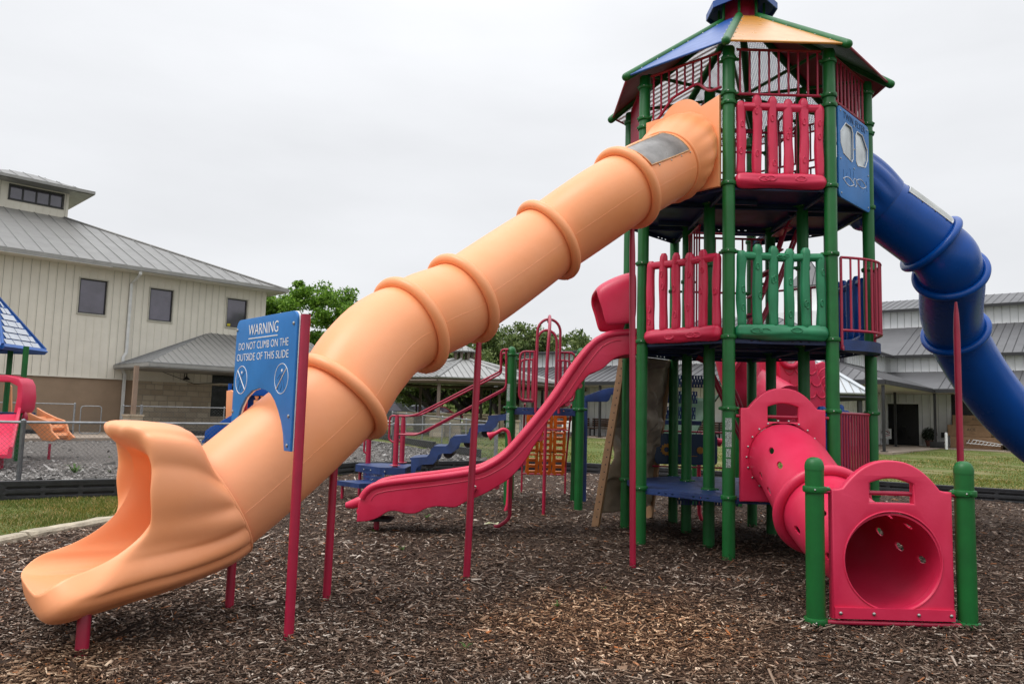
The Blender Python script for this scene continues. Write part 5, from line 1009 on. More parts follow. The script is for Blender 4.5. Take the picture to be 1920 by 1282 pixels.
# local frame helper: point on a local vertical plane y=yl of a building seen at a photo pixel
def bld(o):
    M = Matrix.Translation(o.location) @ Matrix.Rotation(o.rotation_euler.z, 4, 'Z'); Mi = M.inverted()
    def hit(px, py, yl=0): a = Mi @ Vector((0, 0, EH)); d = Mi.to_3x3() @ ray(px, py); k = (yl-a.y)/d.y; return a+d*k
    def hz(px, py, z): a = Mi @ Vector((0, 0, EH)); d = Mi.to_3x3() @ ray(px, py); k = (z-a.z)/d.z; return a+d*k
    return hit, hz
def ribs(mb, x0, x1, z0, z1, y, step=.3, w_=.03, d_=.018, skip=()):
    x = x0
    while x < x1:
        mb.box((x+w_*.5+.012, y+.001, (z0+z1)/2), (.016, .006, z1-z0), mi=1) if not any(a-.1 < x < b+.1 for a, b, c, e in skip) else None  # dark strip beside each rib: painted stand-in for its cast shade
        seg = [(z0, z1)]
        for (a, b, c, e) in skip:
            if a-.02 < x < b+.02:
                ns = []
                for (p, q) in seg:
                    if e <= p or c >= q: ns.append((p, q)); continue
                    if c > p: ns.append((p, c))
                    if e < q: ns.append((e, q))
                seg = ns
        for p, q in seg:
            if q-p > .02: mb.box((x, y-d_/2+.002, (p+q)/2), (w_, d_, q-p))
        x += step
def seam_roof(name, quad, m, ms, par, step=.42, th=.05, n_=(0, 0, 1), sub='roof_seam'):
    """quad: eave a->b, ridge c (above b) -> d (above a); seams run up the slope"""
    a, b, c, d = [Vector(p) for p in quad]; mb = MB(); nn = (b-a).cross(d-a).normalized(); nn = nn if nn.z > 0 else -nn
    q = [a, b, c, d] if (c-d).length > 1e-4 else [a, b, c]; k = len(q); mb.add(q+[p-nn*th for p in q], [tuple(range(k)), tuple(reversed(range(k, 2*k)))]+[(i, (i+1) % k, k+(i+1) % k, k+i) for i in range(k)]); rf = mb.build(name, m, par, smooth=False)
    e = (b-a).normalized(); up = nn.cross(e); up = up if up.z > 0 else -up; L_ = (b-a).length; mb = MB(); s_ = step*.5; cd = c-d; mb.tube([a+nn*.008+up*.03, b+nn*.008+up*.03], .018, 4)
    while s_ < L_:
        p = a+e*s_; # find slope length until the boundary d-a, c-b or the ridge
        best = 1e9
        for (u_, v_) in ((a, d), (b, c), (d, c)):
            w2 = v_-u_; 
            if w2.length < 1e-5: continue
            A_ = np.array([[up.dot(e), -w2.dot(e)], [up.dot(up), -w2.dot(up)]]); r_ = u_-p; B_ = np.array([r_.dot(e), r_.dot(up)])
            try: t_, q_ = np.linalg.solve(A_, B_)
            except Exception: continue
            if t_ > .01 and -.001 <= q_ <= 1.001: best = min(best, t_)
        if best < 1e8: mb.tube([p+nn*.012, p+up*best+nn*.012], .02, 4)
        s_ += step
    if mb.v: mb.build(sub, ms, rf, smooth=False)
    return rf
# ---- left two-storey hall
LW = local_thing('hall_building', 'two storey cream metal hall with grey standing seam roof and roof monitor, at left', 'building', (-17.4, 31, .1), R(45.73))
hit, hz = bld(LW); cn = hit(497, 600).x; x0 = -16.0; H0, H1 = 2.32, 6.98
wins = []
for (xa, ya, xb, yb) in ((150.5, 521, 197, 591), (282, 539.5, 321, 604), (426.5, 558.5, 460.5, 616)):
    A_, B_ = hit(xa, ya), hit(xb, yb); C_ = hit(xb, ya+5 if xa < 200 else ya+4); wins.append((A_.x, B_.x, B_.z+.0, A_.z-.0))
dw = hit(398, 703), hit(447, 781); dwin = (dw[0].x, dw[1].x+.2, dw[1].z, dw[0].z)
mb = MB(); ys = 14
def wall_with(mb, x0, x1, z0, z1, holes, y=0, th=.2):
    mb.shape([(x0, z0), (x1, z0), (x1, z1), (x0, z1)], [[(a, c), (b, c), (b, e), (a, e)] for a, b, c, e in holes], th, .002, frame(Vector((0, y+th/2, 0)), (1, 0, 0), (0, 0, 1)))
xst = hit(246, 760).x
wall_with(mb, x0, cn, H0, H1, wins+[(dwin[0], dwin[1], H0+.0, dwin[3])][:0]); mb.box(((x0+cn)/2, ys/2+.1, H1-.1), (cn-x0-.02, ys-.2, .1)); mb.box((cn-.1, ys/2+.11, (H0+H1)/2), (.2, ys-.2, H1-H0-.01)); mb.box(((x0+cn)/2, ys, (H0+H1)/2), (cn-x0, .2, H1-H0))
ribs(mb, x0+.1, cn, H0+.02, H1, 0, .305, skip=wins); mb.box(((x0+cn)/2, -.02, H0-.01), (cn-x0, .05, .05)); wl = mb.build('upper_wall', [M_CREAM, M_CRIBSHD], LW, smooth=False)
mb = MB(); mb.box(((x0+xst)/2, .12, H0/2-.1), (xst-x0, .2, H0+.15)); mb.build('lower_wall', M_BEIGE, LW, smooth=False)
mb = MB(); wall_with(mb, xst, cn, -.15, H0-.04, [(dwin[0], dwin[1], max(0, dwin[2]), H0-.10)], y=-.04); mb.build('stone_wall', M_STONE, LW, smooth=False)
mb = MB(); mb.box(((dwin[0]+dwin[1])/2, .12, (dwin[2]+dwin[3])/2), (dwin[1]-dwin[0]-.02, .04, dwin[3]-dwin[2])); wn = mb.build('dark_opening', M_DKG, LW, smooth=False); mb = MB(); mb.box(((dwin[0]+dwin[1])/2, .06, H0-.02), (dwin[1]-dwin[0]+.1, .1, .06)); mb.build('lintel', M_FRL, wn, smooth=False)
mb = MB(); mb.box(((dwin[0]+dwin[1])/2, -.03, (H0+dwin[3])/2), (dwin[1]-dwin[0], .02, dwin[3]-H0)); mb.build('pane', M_DKG, wn, smooth=False)
TREES_OPP = 1
def window(par, a, b, c, e, y=0, frame_m=M_FRL, mull=()):
    mb = MB(); 
    for (cx_, cz, w_, h_) in (((a+b)/2, e+.02, b-a+.08, .04), ((a+b)/2, c-.03, b-a+.10, .05), (a-.02, (c+e)/2, .035, e-c), (b+.02, (c+e)/2, .035, e-c)): mb.box((cx_, y-.02, cz), (w_, .06, h_))
    f = mb.build('window', frame_m, par, smooth=False); mb = MB(); mb.box(((a+b)/2, y+.08, (c+e)/2), (b-a, .02, e-c)); mb.build('pane', M_GLASS, f, smooth=False)
    mb = MB()
    for (cx_, cz, w_, h_) in (((a+b)/2, e-.025, b-a-.02, .04), ((a+b)/2, c+.025, b-a-.02, .04), (a+.03, (c+e)/2, .04, e-c-.1), (b-.03, (c+e)/2, .04, e-c-.1)): mb.box((cx_, y+.05, cz), (w_, .05, h_))
    for m_ in mull: mb.box((a+(b-a)*m_, y+.05, (c+e)/2), (.07, .05, e-c-.1))
    mb.build('sash', M_FRD, f, smooth=False); return f
for w_ in wins: window(LW, *w_)
mb = MB(); q = hit(427, 606), hit(432.5, 613); mb.box(((q[0].x+q[1].x)/2, .06, (q[0].z+q[1].z)/2), (abs(q[1].x-q[0].x), .01, abs(q[0].z-q[1].z))); mb.build('yellow_note', mat('yellow_paper', (.5, .42, .02), .7), LW, smooth=False)
# roof: eave overhang .75, pitch from survey
ov = .75; ez = 7.02; ec = Vector((cn+ov, -ov, ez)); hp = hit(128, 410, 7.2); dip = 7.2; rz = hp.z; 
ridge_c = Vector((cn+ov-(dip+ov), dip, rz)); seam_roof('roof', [(x0-2, -ov, ez), ec, ridge_c, (x0-2, dip, rz)], M_ROOF, M_SEAM, LW, .62)
seam_roof('roof', [ec, (cn+ov, ys+ov, ez), (ridge_c.x, ys-dip+ov, rz), ridge_c], M_ROOF, M_SEAM, LW, .62)
mb = MB(); mb.tube([ec+Vector((0, 0, .03)), ridge_c+Vector((0, 0, .03))], .05, 6); mb.build('hip_cap', M_ROOF, LW)
mb = MB(); mb.box(((x0+cn)/2-.6, -ov-.03, ez-.02), (cn-x0+2*ov+1.2, .10, .16)); mb.box((cn+ov+.03, ys/2-ov/2, ez-.02), (.10, ys, .16)); mb.build('gutter', M_GUT, LW, smooth=False)
mb = MB(); mb.box(((x0+cn)/2, -ov/2, ez-.12), (cn-x0+2*ov, ov, .02)); mb.box((cn+ov/2, ys/2, ez-.12), (ov, ys, .02)); mb.build('soffit', M_CREAM, LW, smooth=False)
# roof monitor
mr0 = hit(0, 390, dip+.01); cr_x = hit(129, 380, dip).x; mt = hit(129, 364, dip).z; mz0 = rz-.25
ma, mc = hit(19, 346, dip), hit(117, 391, dip); mxl = ma.x-1.1; wz = (hit(117, 362, dip).z, mc.z)
hl = [(ma.x, mc.x, mc.z, ma.z)]
mb = MB(); wall_with(mb, mxl, cr_x, mz0, mt+.3, hl, y=dip); mb.box((cr_x-.1, dip+1.9, (mz0+mt+.3)/2), (.2, 3.39, mt+.3-mz0)); mb.box((mxl+.1, dip+1.9, (mz0+mt+.3)/2), (.2, 3.39, mt+.3-mz0)); ribs(mb, mxl+.1, cr_x, mz0, mt+.3, dip, .305, skip=hl); mn = mb.build('roof_monitor', [M_CREAM, M_CRIBSHD], LW, smooth=False)
window(LW, ma.x, mc.x, mc.z, ma.z, y=dip, frame_m=M_FRD, mull=(.25, .5, .75))
me_z = mt+.12; o1 = .85; pk = Vector(((mxl+cr_x)/2+.6, dip+1.8, hit(64, 328, dip+1.8).z)); pk0 = Vector((mxl+1.5, dip+1.8, pk.z)); E0, E1, E2 = Vector((mxl-o1, dip-o1, me_z)), Vector((cr_x+o1, dip-o1, me_z)), Vector((cr_x+o1, dip+4.4, me_z))
seam_roof('roof', [E0, E1, pk, pk0], M_ROOF, M_SEAM, LW, .62); seam_roof('roof', [E1, E2, pk, pk], M_ROOF, M_SEAM, LW, .62)
mb = MB(); mb.box(((E0.x+E1.x)/2, dip-o1-.03, me_z-.03), (E1.x-E0.x+.1, .08, .14)); mb.box((cr_x+o1+.03, dip+1.8, me_z-.03), (.08, 5.2, .14)); mb.box(((E0.x+E1.x)/2, dip+1.8, me_z-.10), (E1.x-E0.x, 5.1, .03)); mb.build('gutter', M_GUT, LW, smooth=False)
# downspout
ds = hit(240, 600).x; mb = MB()
dt = hit(251, 520).x
mb.box((dt, -ov+.02, ez-.12), (.12, .10, .24)); mb.loft([[Vector((x+a, y+b, z)) for a, b in ((-.055, -.045), (.055, -.045), (.055, .045), (-.055, .045))] for x, y, z in ((dt, -ov+.02, ez-.2), (dt, -ov+.06, ez-.28), (ds, -.08, ez-.60), (ds, -.08, 3.45), (ds-.12, -.1, 3.25), (ds-.12, -.1, 2.75), (ds, -.1, 2.5), (ds, -.1, .05))]); mb.build('downspout', mat('white_gutter_paint', (.62, .62, .60), .5), LW, smooth=False)
# porch canopy
pz = 2.90; fl = hz(281, 679, pz); xl = fl.x; pyf = fl.y; xr = cn+2.6; ap = Vector((xl-pyf, 0, hit(400, 625).z)); 
seam_roof('canopy_roof', [(xl, pyf, pz), (xr, pyf, pz), (xr, 0, ap.z), ap], M_ROOF, M_SEAM, LW, .3); seam_roof('canopy_roof', [(xl, 0, pz), (xl, pyf, pz), ap, ap], M_ROOF, M_SEAM, LW, .4)
mb = MB(); mb.box(((xl+xr)/2, pyf, pz-.08), (xr-xl, .08, .14)); mb.box((xl, pyf/2, pz-.08), (.08, -pyf, .14)); mb.box(((xl+xr)/2, pyf/2, pz-.18), (xr-xl, -pyf, .03)); mb.build('canopy_fascia', M_GUT, LW, smooth=False)
pc = hz(303, 680, pz-.1); cx_ = pc.x; cy_ = pyf+.35
mb = MB(); mb.box((cx_, cy_, (pz-.15+.85)/2), (.15, .15, pz-.15-.85)); mb.build('canopy_post', mat('tan_post', (.26, .18, .13), .6), LW, smooth=False)
mb = MB(); mb.box((cx_, cy_, .40), (.55, .55, .85)); mb.box((cx_, cy_, .85), (.62, .62, .06)); mb.build('stone_pier', M_STONE, LW, smooth=False)
lq = hit(344, 712); mb = MB(); mb.tube(fillet([Vector((lq.x+.02, .0, lq.z+.1)), Vector((lq.x+.02, -.1, lq.z+.38)), Vector((lq.x, -.3, lq.z+.40)), Vector((lq.x, -.32, lq.z+.15))], .1), .02, 6); mb.lathe((lq.x, -.32, lq.z), [(.17, 0), (.15, .03), (.05, .12), (.04, .16)], 12); mb.build('wall_lamp', M_BLKT, LW)
mb = MB(); mb.tube([Vector((xst+.6, -.08, 2.9)), Vector((xst+2.6, -.08, 2.25)), Vector((xst+4.2, -.08, 2.38))], .012, 4); mb.build('cable', M_BLKT, LW)
o = MB(); o.box((-8, 28.6, .13), (16, 1.6, .1)); 
mbp = MB(); mbp.box((-1, -3.2, .04), (26, 5.6, .12)); pa = mbp.build('walkway', M_CONC, None, smooth=False); pa.location = LW.location; pa.rotation_euler = LW.rotation_euler; tag(pa, kind='structure')
# ---- right white barn-like hall with charcoal roofs: local x runs right along the main front, y runs back
RW = local_thing('barn_building', 'long white metal building with tiered charcoal roofs and an open porch, at right', 'building', (15.45, 35.75, .2), R(-40.3))
hitR, hzR = bld(RW); LY = 9.5; WX = -19.5; MXR = 34
def wallR(mb, a, b, z0, z1, holes=(), th=.2, rib=.4):     # wall from local a to b (2-D), outer face on the right-hand side looking from a to b
    a = Vector((*a, 0)); b = Vector((*b, 0)); d = (b-a).normalized(); M_ = frame(a, d, (0, 0, 1)); L_ = (b-a).length; mb.shape([(0, z0), (L_, z0), (L_, z1), (0, z1)], [[(p, r), (q, r), (q, s_), (p, s_)] for p, q, r, s_ in holes], th, .002, M_ @ Matrix.Translation((0, 0, -th/2)))
    x = rib/2
    while x < L_:
        ok = [(z0, z1)]
        for p, q, r, s_ in holes:
            if p-.03 < x < q+.03: ok = [(u_, v_) for u_, v_ in ((z0, r), (s_, z1)) if v_-u_ > .03]
        for u_, v_ in ok: mb.box((x, (u_+v_)/2, .018), (.035, v_-u_, .05), M_); mb.box((x+.026, (u_+v_)/2, .002), (.014, v_-u_, .008), M_, mi=1)  # thin dark box next to the rib paints in its shading
        x += rib
    return M_
EZ = 5.05
doorD = [hitR(1667, 800, LY-.0)] 
# main front (y = LY)
d0, d1 = hitR(1664, 760, LY), hitR(1722, 760, LY); g0_, g1_ = hitR(1783, 760, LY), hitR(1850, 760, LY)
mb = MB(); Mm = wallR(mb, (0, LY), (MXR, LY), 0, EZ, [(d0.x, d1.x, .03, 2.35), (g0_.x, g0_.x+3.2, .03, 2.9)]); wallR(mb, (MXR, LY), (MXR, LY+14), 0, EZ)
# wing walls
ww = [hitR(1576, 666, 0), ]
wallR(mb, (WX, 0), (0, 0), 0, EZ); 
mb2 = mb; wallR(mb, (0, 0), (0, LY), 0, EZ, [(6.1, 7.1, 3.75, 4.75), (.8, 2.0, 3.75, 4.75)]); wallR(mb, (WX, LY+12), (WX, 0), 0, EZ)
mb.build('wall', [M_WSD, M_RIBSHD], RW, smooth=False)
for a, b in ((6.1, 7.1), (.8, 2.0)):
    mb = MB(); Mw = frame(Vector((0, 0, 0)), (0, 1, 0), (0, 0, 1)); mb.box(((a+b)/2, 4.25, -.1), (b-a, 1.0, .02), Mw); f = mb.build('window', M_GLASS, RW, smooth=False); mb = MB()
    for c_, s_ in ((((a+b)/2, 3.72, .01), (b-a+.16, .08, .06)), (((a+b)/2, 4.78, .01), (b-a+.16, .08, .06)), ((a-.03, 4.25, .01), (.08, 1.1, .06)), ((b+.03, 4.25, .01), (.08, 1.1, .06))): mb.box(c_, s_, Mw)
    mb.build('frame', M_WSD, f, smooth=False)
for nm, (a, b, t) in (('door', (d0.x, d1.x, 2.35)), ('garage_opening', (g0_.x, g0_.x+3.2, 2.9))):
    mb = MB(); mb.box(((a+b)/2, LY+.12, t/2), (b-a, .04, t)); f = mb.build(nm, mat('dark_glazing', (.006, .006, .007), .25, spec=.4), RW, smooth=False); mb = MB()
    for c_, s_ in ((((a+b)/2, LY-.01, t+.04), (b-a+.2, .06, .09)), ((a-.05, LY-.01, t/2), (.08, .06, t)), ((b+.05, LY-.01, t/2), (.08, .06, t))): mb.box(c_, s_)
    mb.build('frame', M_WSD, f, smooth=False)
# porch roof: main part and wing parts
PZ, PT, pd = 3.05, 4.15, 3.0
KB = dict(M=M_DRF, S=M_DSM)
seam_roof('porch_roof', [(pd, LY-pd, PZ), (MXR, LY-pd, PZ), (MXR, LY, PT), (0, LY, PT)], M_DRF, M_DSM, RW, .42)
seam_roof('porch_roof', [(pd, -pd, PZ), (pd, LY-pd, PZ), (0, LY, PT), (0, 0, PT)], M_DRF, M_DSM, RW, .25)
seam_roof('porch_roof', [(WX, -pd, PZ), (pd, -pd, PZ), (0, 0, PT), (WX, 0, PT)], M_DRF, M_DSM, RW, .42)
mb = MB(); mb.box(((pd+MXR)/2, LY-pd, PZ-.1), (MXR-pd, .08, .16)); mb.box((pd, LY/2-pd, PZ-.1), (.08, LY, .16)); mb.box(((WX+pd)/2, -pd, PZ-.1), (pd-WX, .08, .16)); mb.build('porch_fascia', M_BLKT, RW, smooth=False)
mb = MB(); mb.box(((pd+MXR)/2, LY-pd/2, PZ-.16), (MXR-pd, pd-.1, .03)); mb.box((pd/2, LY/2-pd/2, PZ-.16), (pd-.1, LY+pd-.2, .03)); mb.box((WX/2, -pd/2, PZ-.16), (-WX, pd-.1, .03)); mb.build('porch_ceiling', M_CREAM, RW, smooth=False)
# mid roofs and upper storey
oh = .5; sb = 5.0; UZ = 7.25
seam_roof('roof', [(oh*0+.5, LY-oh, EZ), (MXR, LY-oh, EZ), (MXR, LY+sb, UZ), (-sb, LY+sb, UZ)], M_DRF, M_DSM, RW, .42)
seam_roof('roof', [(oh, -oh, EZ), (oh, LY-oh, EZ), (-sb, LY+sb, UZ), (-sb, sb, UZ)], M_DRF, M_DSM, RW, .42)
seam_roof('roof', [(-9.5, -oh, EZ), (oh, -oh, EZ), (-sb, sb, UZ), (-9.5, sb, UZ)], M_DRF, M_DSM, RW, .42); seam_roof('roof', [(WX-oh, -oh, EZ), (-9.5, -oh, EZ), (-9.5, 4, 5.35), (WX-oh, 4, 5.35)], M_DRF, M_DSM, RW, .42)
mb = MB(); mb.box(((oh+MXR)/2, LY-oh, EZ-.08), (MXR-oh, .08, .14)); mb.box((oh, LY/2-oh, EZ-.08), (.08, LY, .14)); mb.box((WX/2, -oh, EZ-.08), (-WX+1, .08, .14)); mb.build('fascia', M_BLKT, RW, smooth=False)
U2 = 8.35; mb = MB(); wallR(mb, (-sb-.5, LY+sb), (MXR, LY+sb), UZ-.4, U2); wallR(mb, (MXR, LY+sb), (MXR, LY+sb+8), UZ-.4, U2); wallR(mb, (-sb-.5, LY+sb+8), (-sb-.5, LY+sb), UZ-.4, U2); mb.build('upper_wall', [M_WSD, M_RIBSHD], RW, smooth=False)
seam_roof('roof', [(-sb-1, LY+sb-.6, U2), (MXR+.6, LY+sb-.6, U2), (MXR+.6, LY+sb+4, U2+1.25), (-sb-1, LY+sb+4, U2+1.25)], M_DRF, M_DSM, RW, .42)
mb = MB(); mb.box(((MXR-sb)/2, LY+sb-.6, U2-.08), (MXR+sb+1.6, .08, .14)); mb.build('fascia', M_BLKT, RW, smooth=False)
# roof cupola seen through the tower
def cup(px0, px1, pyl, pye, pyt, D, nm):
    c = at((px0+px1)/2, pye, D); hw = (px1-px0)/2/1400*D; o_ = local_thing(nm[0], nm[1], 'cupola', (c.x, c.y, 0), R(-40)); h = hw*.86
    mb = MB(); 
    for a_ in range(4): 
        Mq = Matrix.Rotation(a_*PI/2, 4, 'Z'); mb.box((0, -h+.1, (at(px0, pyl, D).z+c.z)/2), (2*h if a_ % 2 == 0 else 2*h-.42, .2, c.z-at(px0, pyl, D).z), Mq)
    mb.build('wall', M_WSD, o_, smooth=False); zt_ = at(px0, pyt, D).z
    for a_ in range(4):
        Mq = Matrix.Rotation(a_*PI/2, 4, 'Z'); q = [Mq @ Vector(p) for p in ((-h*1.18, -h*1.18, c.z), (h*1.18, -h*1.18, c.z), (0, 0, zt_), (0, 0, zt_))]; seam_roof('roof', q, M_DRF, M_DSM, o_, .42)
    return o_
cup(1487, 1552, 655, 541, 488, 44, ('roof_cupola', 'square white cupola with pointed charcoal roof, seen between the green rail posts'))
mb = MB(); mb.box((-6, 9.5, 6.6), (6.9, 7, 1.8)); 
mb.build('wing_upper_wall', M_WSD, RW, smooth=False)
# porch posts, slab
pA = hitR(1679, 800, LY-pd-.9).x; pB = hitR(1717, 800, LY-pd+.12).x; pC = hitR(1892, 820, LY-pd+.12).x
for (x, y) in ((min(pd-.12, pA), LY-pd-.9), (max(pB, pd), LY-pd+.12), (pC, LY-pd+.12), (pd-.12, -pd+.12), (-3.4, -pd+.12), (-7.4, -pd+.12), (-11.4, -pd+.12), (-15.4, -pd+.12), (WX+.1, -pd+.12), (pC+6, LY-pd+.12)):
    mb = MB(); mb.box((x, y, PZ/2-.1), (.11, .11, PZ-.2)); mb.box((x, y, .05), (.26, .26, .03)); mb.build('porch_post', M_BLKT if 1 else 0, RW, smooth=False)
mbp = MB(); mbp.add([(WX, -pd-.4, 0), (pd+.3, -pd-.4, 0), (pd+.3, LY-pd-.3, 0), (MXR, LY-pd-.3, 0), (MXR, LY, 0), (0, LY, 0), (0, 0, 0), (WX, 0, 0)], [(0, 1, 6, 7), (1, 2, 5, 6), (2, 3, 4, 5)])
mbp.add([(WX, -pd-.4, 0), (pd+.3, -pd-.4, 0), (pd+.3, LY-pd-.3, 0), (MXR, LY-pd-.3, 0), (WX, -pd-.4, -.3), (pd+.3, -pd-.4, -.3), (pd+.3, LY-pd-.3, -.3), (MXR, LY-pd-.3, -.3)], [(0, 4, 5, 1), (1, 5, 6, 2), (2, 6, 7, 3)])
pa = mbp.build('porch_floor', M_CONC, None, smooth=False, fixn=False); pa.location = (RW.location.x, RW.location.y, .235); pa.rotation_euler = RW.rotation_euler; tag(pa, kind='structure')
RL = lambda x, y, z=0: Matrix.Translation(RW.location) @ Matrix.Rotation(RW.rotation_euler.z, 4, 'Z') @ Vector((x, y, z))
def placed(name, label, cat, x, y, z=.04, rz=0, group=None): return local_thing(name, label, cat, RL(x, y, z), RW.rotation_euler.z+rz, group)
# benches on the porch
M_WOOD = mat('brown_wood', (.10, .045, .025), .6, var=.3, vscale=3, stretch=(1, 10, 10))
def bench(x, y, lab):
    b = placed('bench', lab, 'bench', x, y, group='wooden benches on the porch')
    for n_, s_ in (('seat', [((0, -.25+.13*i, .45), (1.9, .11, .04)) for i in range(4)]), ('backrest', [((0, .26, .60+.12*i), (1.9, .04, .10)) for i in range(4)])):
        for c_, d_ in s_: mb = MB(); mb.box(c_, d_); mb.build(n_+'_slat', M_WOOD, b, smooth=False)
    for sx in (-.8, .8): mb = MB(); mb.box((sx, -.2, .22), (.07, .07, .43)); mb.box((sx, .24, .5), (.07, .06, 1.0)); mb.box((sx, .02, .40), (.06, .5, .06)); mb.build('leg_frame', M_BLKT, b, smooth=False)
bx = hitR(1132, 800, -.8).x; bench(bx, -.8, 'wooden bench on the porch just left of the rock climbing wall'); bx2 = hitR(1318, 800, -.8).x; bench(bx2, -.8, 'wooden bench on the porch seen between the tower posts'); bench(hitR(1075, 800, -.8).x, -.8, 'wooden bench on the porch behind the orange block climber')
# items by the doors
def potted(px, py0, py1, yl, lab):
    a = hitR(px, py1, yl); h = hitR(px, py0, yl).z-a.z; b = placed('potted_plant', lab, 'potted plant', a.x, yl, .04, group='potted plants on the porch'); mb = MB(); mb.lathe((0, 0, 0), [(.17*h/1.2, 0), (.25*h/1.2, .34*h/1.2), (.27*h/1.2, .34*h/1.2), (.27*h/1.2, .40*h/1.2)], 14); mb.build('pot', mat('terracotta', (.12, .045, .03), .7), b)
    n = 900; th = rng.uniform(0, 2*PI, n); ph = np.arccos(rng.uniform(-1, 1, n)); r = h*.36*rng.uniform(.55, 1.08, n); C = np.stack([r*np.sin(ph)*np.cos(th), r*np.sin(ph)*np.sin(th), h*.66+r*np.cos(ph)*1.0], 1)
    d1_ = rng.normal(size=(n, 3)); d1_ /= np.linalg.norm(d1_, axis=1)[:, None]; d2_ = np.cross(d1_, rng.normal(size=(n, 3))); d2_ /= np.linalg.norm(d2_, axis=1)[:, None]; s_ = .05; V = np.stack([C-d1_*s_, C+d2_*s_*.5, C+d1_*s_, C-d2_*s_*.5], 1).reshape(-1, 3); fastmesh('foliage', V, np.arange(4*n), 4, mat('dark_leaf', (.012, .028, .010), .5, var=.3, vscale=8), b)
potted(1742.5, 799, 833, LY-.7, 'dark bushy potted plant by the white wall, right of the dark door'); potted(1653, 798, 828, LY-.9, 'dark potted plant behind the little white sign, left of the door')
a = hitR(1661, 830, LY-1.6); sg_ = placed('yard_sign', 'small white square sign with a round red and black emblem on wire legs', 'sign', a.x, LY-1.6)
mb = MB(); mb.box((0, 0, .62), (.58, .02, .56)); ps_ = mb.build('sign_face', M_WHT, sg_, smooth=False); mb = MB(); mb.tube([Vector((.2*math.cos(t), -.014, .66+.2*math.sin(t))) for t in np.linspace(-.2, PI+.2, 16)], .014, 4); mb.box((.0, -.013, .60), (.3, .008, .03)); mb.tube([Vector((-.12, -.014, .70)), Vector((.02, -.014, .76)), Vector((.12, -.014, .68))], .02, 4); mb.build('emblem_arc', M_BLK, ps_)
mb = MB(); mb.tube([Vector((-.18, -.014, .55)), Vector((0, -.014, .50)), Vector((.22, -.014, .55))], .018, 4); mb.tube([Vector((-.05, -.014, .80)), Vector((.1, -.014, .74)), Vector((.2, -.014, .62))], .016, 4); mb.build('emblem_stroke', mat('emblem_red', (.4, .03, .03), .6), ps_)
for sx in (-.14, .14): mb = MB(); mb.tube([Vector((sx, 0, -.02)), Vector((sx, 0, .36))], .008, 4); mb.build('wire_leg', M_GALV, sg_)
M_CARD = mat('cardboard', (.26, .155, .085), .8, var=.15, vscale=3); M_INK = mat('black_ink', (.02, .02, .02), .7)
def carton(px0, px1, py0, py1, yl, lab, txt=None, z0=.04, grp='cardboard cartons on the porch', dep=.8, tx=.5):
    A_, B_ = hitR(px0, py1, yl), hitR(px1, py0, yl); w_ = B_.x-A_.x; h_ = abs(hitR(px0, py0, yl).z-A_.z); b = local_thing('cardboard_box', lab, 'cardboard box', RL(A_.x, yl, z0), RW.rotation_euler.z, grp)
    mb = MB(); mb.shape([(0, 0), (w_, 0), (w_, h_), (0, h_)], [], dep, .02, frame((0, dep/2, 0), (1, 0, 0), (0, 0, 1))); mb.build('carton', M_CARD, b)
    if txt: mb = MB(); V, F = text(txt, h_*.34, .002, space=1.1); mb.add(V, F, frame((w_*tx, -.004, h_*.5), (1, 0, 0), (0, 0, 1))); mb.build('printed_text', M_INK, b, smooth=False)
    mb = MB(); mb.box((w_*.3, -.003, h_*.3), (w_*.12, .004, .02)); mb.box((w_*.62, -.003, h_*.22), (w_*.10, .004, .02)); mb.box((w_*.5, dep/2, h_+.003), (w_*.98, .06, .004)); mb.build('print_mark', mat('faded_ink', (.14, .08, .04), .8), b, smooth=False); return h_
yb = LY-1.5
h1 = carton(1782, 1876, 820, 842, yb, 'torn bottom carton of the stack with white metal rungs sticking out', 'ACE', tx=.40); h2 = carton(1777, 1858, 799, 820, yb+.02, 'middle carton of the stack left of the blue slide', 'ACE', z0=.045+h1, tx=.55); carton(1786, 1874, 781, 799, yb+.08, 'top carton of the stack, partly hidden by the blue tube slide', 'ACE', z0=.05+h1+h2)
carton(1893, 1925, 827, 843, LY-2.0, 'separate small carton at the right frame edge under the blue slide')
A_ = hitR(1812, 829, yb-.15); lb = local_thing('white_rack', 'white metal rungs poking out of the torn bottom carton', 'rack', RL(A_.x, yb-.12, A_.z-.15), RW.rotation_euler.z)
mb = MB(); mb.tube([Vector((0, 0, .12)), Vector((1.5, 0, .02))], .02, 6); mb.tube([Vector((.3, 0, .30)), Vector((1.7, 0, .08))], .02, 6)
for i in range(9): mb.tube([Vector((.15+i*.16, 0, .30-i*.022)), Vector((.02+i*.16, -.02, .08-i*.01))], .015, 4)
mb.build('rung', M_WHT, lb)
a = hitR(1782, 841, LY-3.2); v = local_thing('standpipe', 'short white standpipe in the lawn edge beside the boxes', 'pipe', RL(a.x-.15, LY-3.35, -.08), 0); mb = MB(); mb.lathe((0, 0, 0), [(.07, -.1), (.07, .85), (.05, .92), (0, .93)], 12); mb.build('pipe', M_WHT, v)
a = hitR(1760, 838, LY-2.6); v = placed('utility_box', 'low dark grey utility box at the porch edge', 'utility box', a.x, LY-2.7); mb = MB(); mb.shape([(-.35, 0), (.35, 0), (.28, .32), (-.35, .32)], [], .4, .02, frame((0, 0, 0), (1, 0, 0), (0, 0, 1))); mb.build('housing', M_BLKT, v)
a = hitR(1769, 815, LY-.06); v = placed('wall_outlet', 'small dark outlet box on the white porch wall', 'outlet', a.x, LY-.1, a.z); mb = MB(); mb.shape([(-.1, -.14), (.1, -.14), (.1, .14), (-.1, .14)], [], .1, .015, frame((0, 0, 0), (1, 0, 0), (0, 0, 1))); mb.build('cover', M_BLKT, v)
